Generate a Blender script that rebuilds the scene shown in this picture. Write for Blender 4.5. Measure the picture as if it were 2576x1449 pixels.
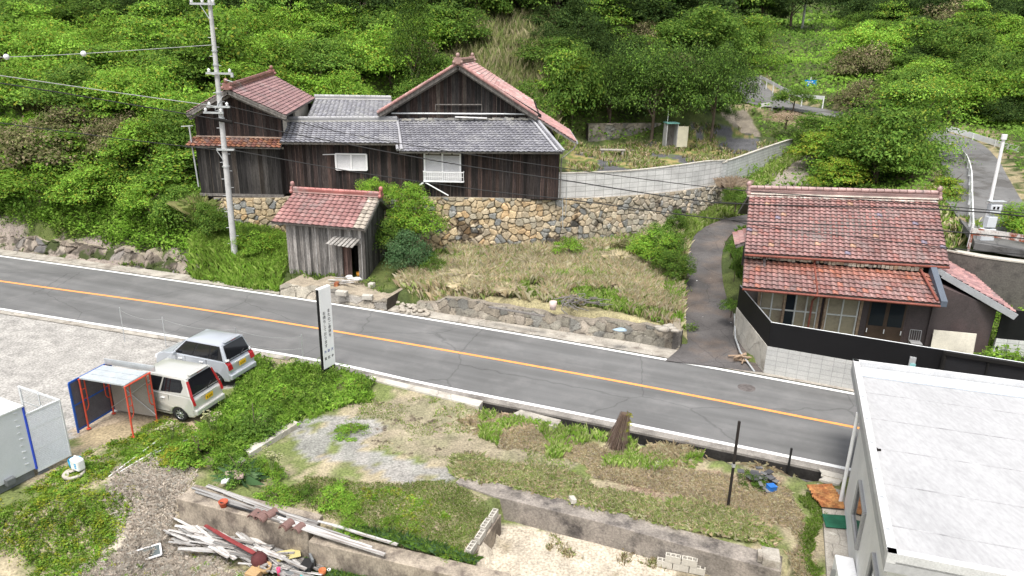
import bpy, math, random
import numpy as np
from mathutils import Vector
R = math.radians
for o in list(bpy.data.objects): bpy.data.objects.remove(o)
S = bpy.context.scene
COL = S.collection

# ------------------------------------------------------------ camera, sky, sun, exposure
FPX, PITCH, ROLL, HGT = 1786.0, 19.0, 1.2, 12.0     # focal length for a 2576 px wide picture
cam = bpy.data.objects.new('camera', bpy.data.cameras.new('camera')); COL.objects.link(cam)
S.camera = cam
cam.data.sensor_width = 36; cam.data.lens = FPX/2576*36
cam.data.clip_start = .1; cam.data.clip_end = 2000
_p, _r = R(PITCH), R(ROLL)
FW = np.array([0, math.cos(_p), -math.sin(_p)]); RT0 = np.array([1., 0, 0]); UP0 = np.cross(RT0, FW)
RT = RT0*math.cos(_r)+UP0*math.sin(_r); UP = -RT0*math.sin(_r)+UP0*math.cos(_r)
from mathutils import Matrix
cam.matrix_world = Matrix(((RT[0], UP[0], -FW[0], 0), (RT[1], UP[1], -FW[1], 0), (RT[2], UP[2], -FW[2], HGT), (0, 0, 0, 1)))
SUN_EL, SUN_AZ = R(66), R(196)      # azimuth of the sun, clockwise from +Y
w = bpy.data.worlds.new('World'); S.world = w; w.use_nodes = True
nt = w.node_tree; nt.nodes.clear()
sky = nt.nodes.new('ShaderNodeTexSky'); sky.sky_type = 'NISHITA'; sky.sun_disc = False
sky.sun_elevation = SUN_EL; sky.sun_rotation = SUN_AZ; sky.air_density = 1.0; sky.dust_density = 4.0; sky.ozone_density = 1.0
hs = nt.nodes.new('ShaderNodeHueSaturation'); hs.inputs['Saturation'].default_value = .35
bg = nt.nodes.new('ShaderNodeBackground'); bg.inputs[1].default_value = .15
ow = nt.nodes.new('ShaderNodeOutputWorld')
nt.links.new(sky.outputs[0], hs.inputs['Color']); nt.links.new(hs.outputs[0], bg.inputs[0]); nt.links.new(bg.outputs[0], ow.inputs[0])
sl = bpy.data.lights.new('sun', 'SUN'); sl.energy = 2.1; sl.angle = R(16); sl.color = (1, .96, .9)
sun = bpy.data.objects.new('sun', sl); COL.objects.link(sun)
sun.rotation_euler = (R(90)-SUN_EL, 0, -SUN_AZ+math.pi)
# light arrives from azimuth SUN_AZ
sd = Vector((math.sin(SUN_AZ)*math.cos(SUN_EL), math.cos(SUN_AZ)*math.cos(SUN_EL), math.sin(SUN_EL)))
sun.rotation_euler = sd.to_track_quat('Z', 'Y').to_euler()
S.view_settings.view_transform = 'Standard'; S.view_settings.look = 'None'
S.view_settings.exposure = .74; S.view_settings.gamma = 1
S.render.engine = 'CYCLES'
S.cycles.max_bounces = 6; S.cycles.diffuse_bounces = 3; S.cycles.transparent_max_bounces = 6

# ------------------------------------------------------------ pixel (2576x1449) -> world
CAMP = np.array([0, 0, HGT])
def ray(x, y): return FW*FPX + RT*(x-1288) - UP*(y-724.5)
def P(x, y, z=0.):                     # where the picture point lies at height z
    d = ray(x, y); return CAMP + d*((z-HGT)/d[2])
def D(x, y, Y):                        # where it lies on the vertical plane at distance Y
    d = ray(x, y); return CAMP + d*(Y/d[1])
def proj(p):
    v = np.asarray(p)-CAMP; k = FPX/np.maximum(v@FW, .01) if v.ndim > 1 else FPX/v.dot(FW)
    return 1288+k*(v@RT), 724.5-k*(v@UP)

# ------------------------------------------------------------ mesh helpers
rng = np.random.default_rng(7); random.seed(7)
def tag(o, label=None, cat=None, group=None, kind=None):
    if label: o['label'] = label
    if cat: o['category'] = cat
    if group: o['group'] = group
    if kind: o['kind'] = kind
    return o
def empty(name, loc=(0, 0, 0), rz=0, label=None, cat=None, group=None):
    o = bpy.data.objects.new(name, None); COL.objects.link(o)
    o.location = tuple(loc); o.rotation_euler = (0, 0, rz); o.empty_display_size = .2
    return tag(o, label, cat, group)
def copy_tree(o, parent=None):
    c = o.copy(); COL.objects.link(c); c.parent = parent
    for ch in list(o.children): copy_tree(ch, c)
    return c
class MB:
    """collects polygons; build() links them as one mesh object"""
    def __init__(s): s.v = []; s.f = []; s.m = []; s.c = []; s.uv = []; s.sm = []
    def add(s, vs, fs, mi=0, col=None, smooth=False):
        b = len(s.v); s.v.extend([tuple(map(float, q)) for q in vs])
        for i, f in enumerate(fs):
            s.f.append(tuple(b+k for k in f)); s.m.append(mi); s.sm.append(smooth)
            s.c.append(col[i] if (col is not None and isinstance(col, list)) else (col if col is not None else (1, 1, 1)))
        return s
    def box(s, c, size, rz=0, mi=0, col=None, taper=1):
        hx, hy, hz = size[0]/2, size[1]/2, size[2]/2; ca, sa = math.cos(rz), math.sin(rz); vs = []
        for dz in (-1, 1):
            t = taper if dz > 0 else 1
            for dx, dy in ((-1, -1), (1, -1), (1, 1), (-1, 1)):
                x, y = dx*hx*t, dy*hy*t; vs.append((c[0]+x*ca-y*sa, c[1]+x*sa+y*ca, c[2]+dz*hz))
        return s.add(vs, [(3, 2, 1, 0), (4, 5, 6, 7), (0, 1, 5, 4), (1, 2, 6, 5), (2, 3, 7, 6), (3, 0, 4, 7)], mi, col)
    def tube(s, p0, p1, r0, r1=None, n=8, mi=0, col=None, cap=True, smooth=True):
        p0, p1 = Vector(p0), Vector(p1); r1 = r0 if r1 is None else r1
        d = (p1-p0).normalized(); a = d.orthogonal().normalized(); b = d.cross(a); vs = []
        for p, r in ((p0, r0), (p1, r1)):
            for k in range(n):
                t = 2*math.pi*k/n; vs.append(p+(a*math.cos(t)+b*math.sin(t))*r)
        s.add(vs, [(k, (k+1) % n, n+(k+1) % n, n+k) for k in range(n)], mi, col, smooth)
        if cap: s.add(vs, [tuple(range(n-1, -1, -1)), tuple(range(n, 2*n))], mi, col)
        return s
    def path(s, pts, r, n=6, mi=0, col=None):
        for a, b in zip(pts[:-1], pts[1:]): s.tube(a, b, r, r, n, mi, col)
        return s
    def lathe(s, prof, c=(0, 0, 0), n=20, mi=0, col=None):
        vs = []
        for r, z in prof:
            for k in range(n):
                t = 2*math.pi*k/n; vs.append((c[0]+r*math.cos(t), c[1]+r*math.sin(t), c[2]+z))
        fs = [(j*n+k, j*n+(k+1) % n, (j+1)*n+(k+1) % n, (j+1)*n+k) for j in range(len(prof)-1) for k in range(n)]
        return s.add(vs, fs, mi, col, True)
    def bar(s, p0, p1, w, h, mi=0, col=None, up=(0, 0, 1)):
        p0, p1 = Vector(p0), Vector(p1); d = (p1-p0).normalized(); u = Vector(up)
        if abs(d.dot(u)) > .99: u = Vector((0, 1, 0))
        sd = d.cross(u).normalized(); u = sd.cross(d).normalized(); vs = []
        for p in (p0, p1):
            for a, b in ((-1, -1), (1, -1), (1, 1), (-1, 1)): vs.append(p+sd*(a*w/2)+u*(b*h/2))
        return s.add(vs, [(0, 1, 2, 3), (7, 6, 5, 4), (0, 4, 5, 1), (1, 5, 6, 2), (2, 6, 7, 3), (3, 7, 4, 0)], mi, col)
    def prism(s, poly, thick, mi=0, col=None):
        """poly: list of 3d points (planar); thick: vector"""
        n = len(poly); t = Vector(thick); vs = [Vector(p) for p in poly]+[Vector(p)+t for p in poly]
        return s.add(vs, [tuple(range(n-1, -1, -1)), tuple(range(n, 2*n))]+[(k, (k+1) % n, n+(k+1) % n, n+k) for k in range(n)], mi, col)
    def quad(s, a, b, c, d, mi=0, col=None): return s.add([a, b, c, d], [(0, 1, 2, 3)], mi, col)
    def blob(s, c, r, n=8, m=5, jit=.15, mi=0, col=None, seed=0, flat=0):
        rg = random.Random(seed); vs = [(c[0], c[1], c[2]+r[2])]
        for j in range(1, m):
            a = math.pi*j/m
            for k in range(n):
                t = 2*math.pi*(k+.5*(j % 2))/n; q = 1+rg.uniform(-jit, jit)
                vs.append((c[0]+r[0]*q*math.sin(a)*math.cos(t), c[1]+r[1]*q*math.sin(a)*math.sin(t), c[2]+r[2]*q*math.cos(a)))
        vs.append((c[0], c[1], c[2]-r[2])); L = len(vs)-1
        fs = [(0, 1+k, 1+(k+1) % n) for k in range(n)]
        for j in range(m-2):
            for k in range(n): fs.append((1+j*n+k, 1+(j+1)*n+k, 1+(j+1)*n+(k+1) % n, 1+j*n+(k+1) % n))
        fs += [(L, 1+(m-2)*n+(k+1) % n, 1+(m-2)*n+k) for k in range(n)]
        return s.add(vs, fs, mi, col, not flat)
    def build(s, name, mats, parent=None, bevel=0, uv=None):
        me = bpy.data.meshes.new(name); me.from_pydata(s.v, [], s.f)
        for m in (mats if isinstance(mats, (list, tuple)) else [mats]): me.materials.append(m)
        me.polygons.foreach_set('material_index', s.m); me.polygons.foreach_set('use_smooth', s.sm)
        a = me.attributes.new('col', 'FLOAT_COLOR', 'FACE')
        a.data.foreach_set('color', np.array([(c[0], c[1], c[2], 1) for c in s.c], dtype=np.float32).ravel())
        me.update()
        o = bpy.data.objects.new(name, me); COL.objects.link(o)
        if parent is not None: o.parent = parent
        if bevel:
            b = o.modifiers.new('bevel', 'BEVEL'); b.width = bevel; b.segments = 2; b.limit_method = 'ANGLE'
        return o
def mesh_np(name, V, F, mat, parent=None, col=None, smooth=False, vcol=None, mi=None, nrm=None):
    """V (n,3), F (m,k) numpy arrays; col per face (m,3); vcol per vertex"""
    V = np.asarray(V, np.float32); F = np.asarray(F, np.int32); m, k = F.shape
    me = bpy.data.meshes.new(name); me.vertices.add(len(V)); me.vertices.foreach_set('co', V.ravel())
    me.loops.add(m*k); me.loops.foreach_set('vertex_index', F.ravel())
    me.polygons.add(m); me.polygons.foreach_set('loop_start', np.arange(0, m*k, k, dtype=np.int32))
    try: me.polygons.foreach_set('loop_total', np.full(m, k, np.int32))
    except Exception: pass
    for q in (mat if isinstance(mat, (list, tuple)) else [mat]): me.materials.append(q)
    me.polygons.foreach_set('use_smooth', np.full(m, bool(smooth)))
    if mi is not None: me.polygons.foreach_set('material_index', np.asarray(mi, np.int32))
    me.update(calc_edges=True)
    if col is not None:
        a = me.attributes.new('col', 'FLOAT_COLOR', 'FACE'); c = np.ones((m, 4), np.float32); c[:, :3] = col; a.data.foreach_set('color', c.ravel())
    if vcol is not None:
        a = me.attributes.new('col', 'FLOAT_COLOR', 'POINT'); c = np.ones((len(V), 4), np.float32); c[:, :3] = vcol; a.data.foreach_set('color', c.ravel())
    if nrm is not None:
        me.polygons.foreach_set('use_smooth', np.ones(m, bool)); nn = np.asarray(nrm, np.float32); nn = nn/(np.linalg.norm(nn, axis=1)[:, None]+1e-9); me.normals_split_custom_set_from_vertices(nn)
    o = bpy.data.objects.new(name, me); COL.objects.link(o)
    if parent is not None: o.parent = parent
    return o

# ------------------------------------------------------------ numpy noise
def _hash(i, j, k=0):
    h = (i*374761393 + j*668265263 + k*2147483647) & 0xffffffff
    h = ((h ^ (h >> 13))*1274126177) & 0xffffffff
    return ((h ^ (h >> 16)) & 0xffffff)/float(0xffffff)
def vnoise(x, y, s=1., seed=0):
    x = np.asarray(x)/s; y = np.asarray(y)/s; i = np.floor(x).astype(np.int64); j = np.floor(y).astype(np.int64)
    u = x-i; v = y-j; u = u*u*(3-2*u); v = v*v*(3-2*v)
    a = _hash(i, j, seed); b = _hash(i+1, j, seed); c = _hash(i, j+1, seed); d = _hash(i+1, j+1, seed)
    return (a*(1-u)+b*u)*(1-v)+(c*(1-u)+d*u)*v
def fbm(x, y, s=1., seed=0, o=4):
    t = 0; a = .5
    for k in range(o): t = t+a*vnoise(x, y, s/2**k, seed+k*17); a *= .5
    return t/(1-.5**o)
def inpoly(x, y, poly):
    x = np.asarray(x, float); y = np.asarray(y, float); r = np.zeros(x.shape, bool); n = len(poly); j = n-1
    for i in range(n):
        xi, yi = poly[i][:2]; xj, yj = poly[j][:2]
        c = ((yi > y) != (yj > y)) & (x < (xj-xi)*(y-yi)/((yj-yi) if yj != yi else 1e-9)+xi); r ^= c; j = i
    return r
def polyline(pts, step=.5):
    """resample a polyline (Catmull-Rom) -> array"""
    p = np.array([np.asarray(q, float) for q in pts]); p = np.vstack([2*p[0]-p[1], p, 2*p[-1]-p[-2]]); out = []
    for i in range(1, len(p)-2):
        n = max(2, int(np.linalg.norm(p[i+1][:2]-p[i][:2])/step)+1)
        for t in np.linspace(0, 1, n, endpoint=False):
            a, b, c, d = p[i-1], p[i], p[i+1], p[i+2]
            out.append(.5*((2*b)+(-a+c)*t+(2*a-5*b+4*c-d)*t*t+(-a+3*b-3*c+d)*t**3))
    out.append(p[-2]); return np.array(out)
def offset(pl, d):
    """offset polyline to its left by d (scalar or array)"""
    t = np.gradient(pl[:, :2], axis=0); t /= np.linalg.norm(t, axis=1)[:, None]+1e-9
    o = pl.copy(); o[:, 0] += -t[:, 1]*d; o[:, 1] += t[:, 0]*d; return o
def dist_pl(x, y, pl):
    x = np.asarray(x, float); y = np.asarray(y, float)
    if len(pl) > 90: pl = np.vstack([pl[::4], pl[-1:]]); k_ = 4
    else: k_ = 1
    """distance to polyline and index of nearest sample, side sign (left +)"""
    sh = x.shape; X = np.stack([x.ravel(), y.ravel()], 1); best = np.full(len(X), 1e9); bi = np.zeros(len(X), int); sg = np.ones(len(X))
    for i in range(len(pl)-1):
        a = pl[i, :2]; b = pl[i+1, :2]; ab = b-a; L = ab@ab+1e-12
        t = np.clip(((X-a)@ab)/L, 0, 1); q = a+t[:, None]*ab; dd = np.hypot(*(X-q).T)
        m = dd < best; best[m] = dd[m]; bi[m] = i; cr = ab[0]*(X[:, 1]-a[1])-ab[1]*(X[:, 0]-a[0]); sg[m] = np.sign(cr[m])
    return best.reshape(sh), (bi*k_).reshape(sh), sg.reshape(sh)

# ------------------------------------------------------------ materials
def mat(name, col=(.5, .5, .5), rough=.85, var=.2, scale=2., fine=.12, fscale=30., attr=False, bump=.0, bscale=40., stretch=(1, 1, 1),
        metal=0., tint=None, tscale=.8, tlo=.5, thi=.65, spec=.3, coord='Object', trans=0., rot=0., rnd=0., streak=None):
    m = bpy.data.materials.new(name); m.use_nodes = True; t = m.node_tree; N = t.nodes; L = t.links; N.clear()
    out = N.new('ShaderNodeOutputMaterial'); b = N.new('ShaderNodeBsdfPrincipled')
    b.inputs['Roughness'].default_value = rough; b.inputs['Metallic'].default_value = metal
    b.inputs['Specular IOR Level'].default_value = spec
    tc = N.new('ShaderNodeTexCoord'); mp = N.new('ShaderNodeMapping'); mp.inputs['Scale'].default_value = stretch; mp.inputs['Rotation'].default_value = (0, 0, rot)
    L.new(tc.outputs[coord], mp.inputs[0])
    if attr:
        c = N.new('ShaderNodeAttribute'); c.attribute_name = 'col'; src = c.outputs['Color']
        if col != (1, 1, 1):
            mm = N.new('ShaderNodeMixRGB'); mm.blend_type = 'MULTIPLY'; mm.inputs[0].default_value = 1; L.new(src, mm.inputs[1]); mm.inputs[2].default_value = (*col, 1); src = mm.outputs[0]
    else:
        c = N.new('ShaderNodeRGB'); c.outputs[0].default_value = (*col, 1); src = c.outputs[0]
    if tint is not None:
        n = N.new('ShaderNodeTexNoise'); n.inputs['Scale'].default_value = tscale; n.inputs['Detail'].default_value = 6; n.inputs['Roughness'].default_value = .65; L.new(mp.outputs[0], n.inputs[0])
        r = N.new('ShaderNodeMapRange'); r.inputs[1].default_value = tlo; r.inputs[2].default_value = thi; L.new(n.outputs[0], r.inputs[0])
        mm = N.new('ShaderNodeMixRGB'); L.new(r.outputs[0], mm.inputs[0]); L.new(src, mm.inputs[1]); mm.inputs[2].default_value = (*tint, 1); src = mm.outputs[0]
    for v, sc, dt in ((var, scale, 5), (fine, fscale, 3)):
        if v <= 0: continue
        n = N.new('ShaderNodeTexNoise'); n.inputs['Scale'].default_value = sc; n.inputs['Detail'].default_value = dt; n.inputs['Roughness'].default_value = .6; L.new(mp.outputs[0], n.inputs[0])
        r = N.new('ShaderNodeMapRange'); r.inputs[1].default_value = .28; r.inputs[2].default_value = .72; r.inputs[3].default_value = 1-v*1.4; r.inputs[4].default_value = 1+v; L.new(n.outputs[0], r.inputs[0])
        mm = N.new('ShaderNodeMixRGB'); mm.blend_type = 'MULTIPLY'; mm.inputs[0].default_value = 1; L.new(src, mm.inputs[1]); L.new(r.outputs[0], mm.inputs[2]); src = mm.outputs[0]
    if streak is not None:                       # (scale xyz, rotation, strength): long soft bands such as wheel tracks
        m2 = N.new('ShaderNodeMapping'); m2.vector_type = 'TEXTURE'; m2.inputs['Rotation'].default_value = (0, 0, streak[1]); m2.inputs['Scale'].default_value = streak[0]; L.new(tc.outputs[coord], m2.inputs[0])
        n = N.new('ShaderNodeTexNoise'); n.inputs['Scale'].default_value = 1; n.inputs['Detail'].default_value = 4; L.new(m2.outputs[0], n.inputs[0])
        r = N.new('ShaderNodeMapRange'); r.inputs[1].default_value = .3; r.inputs[2].default_value = .7; r.inputs[3].default_value = 1-streak[2]; r.inputs[4].default_value = 1+streak[2]; L.new(n.outputs[0], r.inputs[0])
        mm = N.new('ShaderNodeMixRGB'); mm.blend_type = 'MULTIPLY'; mm.inputs[0].default_value = 1; L.new(src, mm.inputs[1]); L.new(r.outputs[0], mm.inputs[2]); src = mm.outputs[0]
    if rnd:
        oi = N.new('ShaderNodeObjectInfo'); r = N.new('ShaderNodeMapRange'); r.inputs[3].default_value = 1-rnd; r.inputs[4].default_value = 1+rnd*.5; L.new(oi.outputs['Random'], r.inputs[0])
        mm = N.new('ShaderNodeMixRGB'); mm.blend_type = 'MULTIPLY'; mm.inputs[0].default_value = 1; L.new(src, mm.inputs[1]); L.new(r.outputs[0], mm.inputs[2]); src = mm.outputs[0]
    L.new(src, b.inputs['Base Color'])
    if bump:
        n = N.new('ShaderNodeTexNoise'); n.inputs['Scale'].default_value = bscale; n.inputs['Detail'].default_value = 4; L.new(mp.outputs[0], n.inputs[0])
        bp = N.new('ShaderNodeBump'); bp.inputs['Strength'].default_value = bump; bp.inputs['Distance'].default_value = .02; L.new(n.outputs[0], bp.inputs['Height']); L.new(bp.outputs[0], b.inputs['Normal'])
    sh = b.outputs[0]
    if trans:
        tr = N.new('ShaderNodeBsdfTranslucent'); L.new(src, tr.inputs[0]); mx = N.new('ShaderNodeMixShader'); mx.inputs[0].default_value = trans
        L.new(sh, mx.inputs[1]); L.new(tr.outputs[0], mx.inputs[2]); sh = mx.outputs[0]
    L.new(sh, out.inputs[0])
    return m
def glass(name, col=(.02, .025, .03), rough=.06):
    m = mat(name, col, rough, .1, 2, 0, spec=.6); return m
def block_mat(name, c1, c2, mortar, bw=.4, bh=.2, ms=.012, offset=0., var=.2):
    m = mat(name, c1, .9, var, 1.2, .12, 25, bump=.2); t = m.node_tree; N = t.nodes; L = t.links
    b = next(n for n in N if n.type == 'BSDF_PRINCIPLED'); rgb = next(n for n in N if n.type == 'RGB'); dst = rgb.outputs[0].links[0].to_socket
    uv = N.new('ShaderNodeUVMap'); br = N.new('ShaderNodeTexBrick'); br.offset = offset; br.squash = 1
    br.inputs['Color1'].default_value = (*c1, 1); br.inputs['Color2'].default_value = (*c2, 1); br.inputs['Mortar'].default_value = (*mortar, 1)
    br.inputs['Scale'].default_value = 1; br.inputs['Mortar Size'].default_value = ms; br.inputs['Brick Width'].default_value = bw; br.inputs['Row Height'].default_value = bh
    L.new(uv.outputs[0], br.inputs[0]); L.new(br.outputs[0], dst); return m
# ------------------------------------------------------------ the lie of the land
def arr(*l): return np.array(l, float)
FAR = polyline([P(*q) for q in ((-900, 530), (-400, 590), (0, 644), (420, 703), (859, 768), (1290, 838), (1717, 912), (2150, 991), (2700, 1096))], .4)[:, :3]
NEAR = polyline([P(*q) for q in ((-900, 640), (-400, 712), (0, 777), (460, 850), (813, 909), (1076, 966), (1400, 1030), (1717, 1094), (2125, 1178), (2700, 1300))], .4)[:, :3]
MID = polyline([P(*q) for q in ((-900, 585), (-400, 648), (0, 707), (430, 767), (859, 836), (1500, 949), (2145, 1074), (2700, 1184))], .4)[:, :3]
def ext(pl, n0=60, n1=60):
    a = pl[0]-pl[3]; b = pl[-1]-pl[-4]; a /= np.linalg.norm(a); b /= np.linalg.norm(b)
    return np.vstack([pl[0]+a*n0, pl, pl[-1]+b*n1])
FAR, NEAR, MID = ext(FAR), ext(NEAR), ext(MID)
STONE = polyline([(-16.4, 38.1, 0), (-12, 38.1, 0), (-5.2, 38.3, 0), (.2, 38.5, 0), (3.7, 39.4, 0), (7.4, 41.2, 0), (10.5, 42.9, 0), (13, 45., 0), (13.7, 45.9, 0)], .4)
WHITE2 = polyline([(12.2, 44.4, 0), (14.66, 47.5, 0), (18.6, 53, 0), (22.2, 58, 0), (22.7, 59.8, 0), (21.8, 61.2, 0), (19.3, 61.8, 0)], .4)
def rbf(pts):
    pts = np.array(pts, float); n = len(pts); d = np.hypot(pts[:, None, 0]-pts[None, :, 0], pts[:, None, 1]-pts[None, :, 1])
    A = np.zeros((n+3, n+3)); A[:n, :n] = d; A[:n, n] = 1; A[:n, n+1:] = pts[:, :2]; A[n, :n] = 1; A[n+1:, :n] = pts[:, :2].T
    A[:n, :n] -= np.eye(n)*.15
    wt = np.linalg.solve(A, np.concatenate([pts[:, 2], [0, 0, 0]]))
    def f(x, y):
        x = np.asarray(x, float); y = np.asarray(y, float); r = wt[n]+wt[n+1]*x+wt[n+2]*y
        for i in range(n): r = r+wt[i]*np.hypot(x-pts[i, 0], y-pts[i, 1])
        return r
    return f
dd = lambda q: D(*q)
U = [dd(q) for q in ((-500, 500, 46), (-250, 530, 44), (0, 580, 40.2), (200, 610, 39.0), (400, 640, 37.6), (500, 640, 37.2),
     (-300, 400, 50), (0, 440, 44.5), (200, 440, 43.5), (400, 450, 42.3), (-400, 220, 60), (0, 260, 54), (250, 260, 52), (430, 300, 47),
     (-400, 30, 80), (0, 60, 70), (300, 60, 70), (600, 60, 70), (700, 170, 60), (900, 200, 60), (900, 60, 72), (1100, 60, 72),
     (1250, 150, 66), (1350, 60, 75), (1500, 180, 63), (1700, 180, 64), (1600, 60, 78), (1800, 60, 82),
     (0, -150, 95), (600, -150, 95), (1200, -150, 100), (1700, -120, 105), (-500, -150, 100))]
U += [arr(x, y, z) for x, y, z in ((-15.5, 38.6, 3.8), (-10, 39, 3.9), (-5, 39, 4), (0, 39, 4), (4, 40, 3.9), (8, 42.5, 3.75), (11, 44, 3.7), (13, 46, 3.7), (16, 50, 4.), (20, 56, 4.2),
     (22, 59, 4.3), (-16, 46, 4.2), (-10, 50, 4.2), (-2, 50, 4.2), (4, 48, 4.), (6, 55, 4.1), (11, 56, 4.2), (12.5, 60, 4.3), (6, 60, 4.6), (17, 60, 4.4), (-2, 54, 5.), (-12, 53, 5), (8, 62, 5.8), (14, 66, 6.),
     (-19, 44, 4.4), (-60, 60, 10), (-60, 100, 28), (-60, 40, 2.5))]
rbU = rbf(U)
L_ = [arr(x, y, z) for x, y, z in ((-14.5, 35.5, 1.), (-12, 34.3, .7), (-11.5, 36, .9), (-7, 34, .6), (-6, 37, 1.), (-16, 37.6, 2.2), (-13.5, 37.6, 1.9), (-11, 37.6, 1.2),
     (-4, 31.4, .6), (0, 30.2, .85), (5, 28.3, .9), (7, 28.2, .6), (-4, 37.8, 1.), (0, 38, 1.), (3.7, 38.8, 1.1), (7, 40.4, 1.3), (9.8, 41.5, 1.5), (11.5, 43, 2.), (12.6, 44, 2.3),
     (0, 34, .95), (5, 34, 1.), (8.3, 32, .5), (8.7, 35, .9), (9.9, 39, 1.35), (8.3, 28.5, .1), (9.6, 27, .05), (10.2, 31, .45), (11, 36, 1.1), (12.4, 40, 1.7), (14, 42, 2.1), (17, 43, 2.4), (20, 44, 2.6),
     (11.4, 26.6, .8), (20, 24.4, .85), (12.4, 33, .95), (18, 33, 1.0), (16, 29, .85), (14, 25.2, .8), (22, 30, 1.2), (15, 38, 1.8), (15, 45, 2.7), (17, 49, 3.1), (20, 53, 3.6), (24, 58, 4.2), (23, 63, 4.6), (-17.2, 36.6, 1.6),
     (23., 32.8, 3.72), (26, 32.2, 3.75), (30, 31.2, 3.6), (20.3, 29.0, 1.2), (24, 28.3, 1.3), (28, 27.3, 1.3), (24, 36, 4.), (27, 41, 4.4), (30.5, 48, 5), (32.5, 55, 5.5), (31, 62, 6.), (26, 69, 6.8), (23.5, 72, 7.), (19.5, 66, 5.3), (16.5, 64, 4.7),
     (20, 38, 2.2), (22, 43, 3.2), (25, 50, 4.2), (27, 57, 5.), (22, 48, 3.3), (26, 80, 7.8), (28, 90, 9.), (28, 24, 1.4), (40, 40, 4.9), (22.3, 28, 1.3), (24, 24, 1.2), (20, 14, 0))]
L_ += [dd(q) for q in ((2450, 250, 68), (2576, 290, 62), (2300, 170, 82), (2576, 150, 84), (2100, 160, 88), (2200, 80, 110), (2400, 40, 112), (2576, 30, 112), (2030, 100, 115), (2035, 62, 135), (2100, 40, 145),
     (2000, -30, 170), (2400, -100, 170), (2800, 0, 130), (2800, 200, 75), (1900, 130, 105), (1850, 20, 115), (3000, -200, 180), (2100, -60, 220))]
rbL = rbf(L_)
UPOLY = [(-300, 300), (-300, 120)]+[tuple(q[:2]) for q in offset(FAR, 1.35) if -70 < q[0] < -17.3][::1]+[(-16.9, 37.4)]+[tuple(q[:2]) for q in offset(STONE, .42)]+[tuple(q[:2]) for q in offset(WHITE2[4:], .1)]+[(19.5, 66), (21, 74), (22, 85), (23, 100), (30, 130), (40, 300)]
sm = lambda t: np.clip(t, 0, 1)**2*(3-2*np.clip(t, 0, 1))
# lower yards on the near side
YARD1 = [(-9.25, 16.75), (-5.0, 15.6), (-.1, 14.1), (-.05, 5), (-9.6, 5)]
YARD2 = [(-.75, 14.3), (-.15, 17.1), (3.4, 16.1), (7.1, 14.7), (7.2, 5), (-.1, 5), (-.1, 13.75)]
def H(x, y):
    x = np.asarray(x, float); y = np.asarray(y, float); sh = x.shape; x = x.ravel(); y = y.ravel()
    u = inpoly(x, y, UPOLY); z = np.where(u, rbU(x, y), rbL(x, y)); hill = np.where(y > 60, np.clip((y-60)/60, 0, 1), 0)
    z = z+(fbm(x, y, 9, 3)-.5)*1.2*np.maximum(hill, np.where(x < -20, .5, 0))
    near = (y < 60)
    df, fi, fs = dist_pl(x, y, FAR); dn, ni, ns = dist_pl(x, y, NEAR)
    north = fs > 0; south = ns < 0
    st_ = np.where(x < -17, 1.35, np.where((x > -5) & (x < 7.6), 1.4, .9)); k = sm((df-st_)/.45); z = np.where(north, z*k-.03*(1-k), z)
    # near side
    zs = -.03-.12*sm((dn-1.0)/.5)*((x > -9)) + (fbm(x, y, 2.5, 5)-.5)*.12*sm((dn-1)/2)
    slope = sm((18.2-(y-.55*(x+9)))/2.2)*sm((-x-8.2)/.8); zs = zs-.85*np.where(x < -8.8, slope, 0)
    gch = (x > -1.2) & (x < 9.7) & (dn > .42) & (dn < .98); zs = np.where(gch, -.95, zs); zs = np.where(inpoly(x, y, YARD1), -1.0, zs); zs = np.where(inpoly(x, y, YARD2), -.78+(fbm(x, y, 1.2, 6)-.5)*.1, zs)
    z = np.where(south, zs, z); z = np.where((~north) & (~south), -.05, z)
    return z.reshape(sh)
def hz(x, y): return float(H(np.array([x]), np.array([y]))[0])
def hit(px, py, lo=8., hi=260.):
    """where the line of sight through a picture point meets the ground"""
    Y = np.arange(lo, hi, .15); d = ray(px, py); t = Y/d[1]; pts = CAMP+d[None, :]*t[:, None]; below = pts[:, 2] < H(pts[:, 0], pts[:, 1])
    i = int(np.argmax(below)) if below.any() else len(Y)-1
    return pts[i]
PATHC = polyline([P(*q) for q in ((1800, 935, 0), (1797, 850, .15), (1780, 760, .4), (1770, 700, .8), (1772, 640, 1.2), (1795, 590, 1.6), (1850, 560, 2.0))]+[arr(16, 43, 2.3), arr(19, 44, 2.5)], .4)
UPR = polyline([arr(44, 30.5, 3.4), arr(36, 31.5, 3.5), arr(30, 32.6, 3.65), arr(26.6, 34.6, 3.9), arr(26.0, 38, 4.15), arr(28.6, 44, 4.7), arr(31.5, 50, 5.2), arr(33.4, 56, 5.7), arr(31.8, 62, 6.2), arr(28, 67.5, 6.6), arr(25.0, 73, 7.0), arr(24.6, 80, 7.9), arr(26.3, 90, 9.4)], .6)
def near_road(x, y):
    d, i, s = dist_pl(x, y, UPR); return d, i
_Hraw = H
def H(x, y):
    x = np.asarray(x, float); y = np.asarray(y, float); z = _Hraw(x, y); d, i, s = dist_pl(x.ravel(), y.ravel(), UPR); d = d.reshape(x.shape); zr = UPR[i, 2].reshape(x.shape)
    k = 1-sm((d-np.where(y > 66, 3.3, 2.5))/1.6); z = z*(1-k)+(zr-.05)*k
    d, i, s = dist_pl(x.ravel(), y.ravel(), PATHC); d = d.reshape(x.shape); zr = PATHC[i, 2].reshape(x.shape)
    k = (1-sm((d-1.0)/.5))*(y > 25)*(dist_pl(x, y, FAR)[2] > 0); return z*(1-k)+(zr-.03)*k

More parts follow.
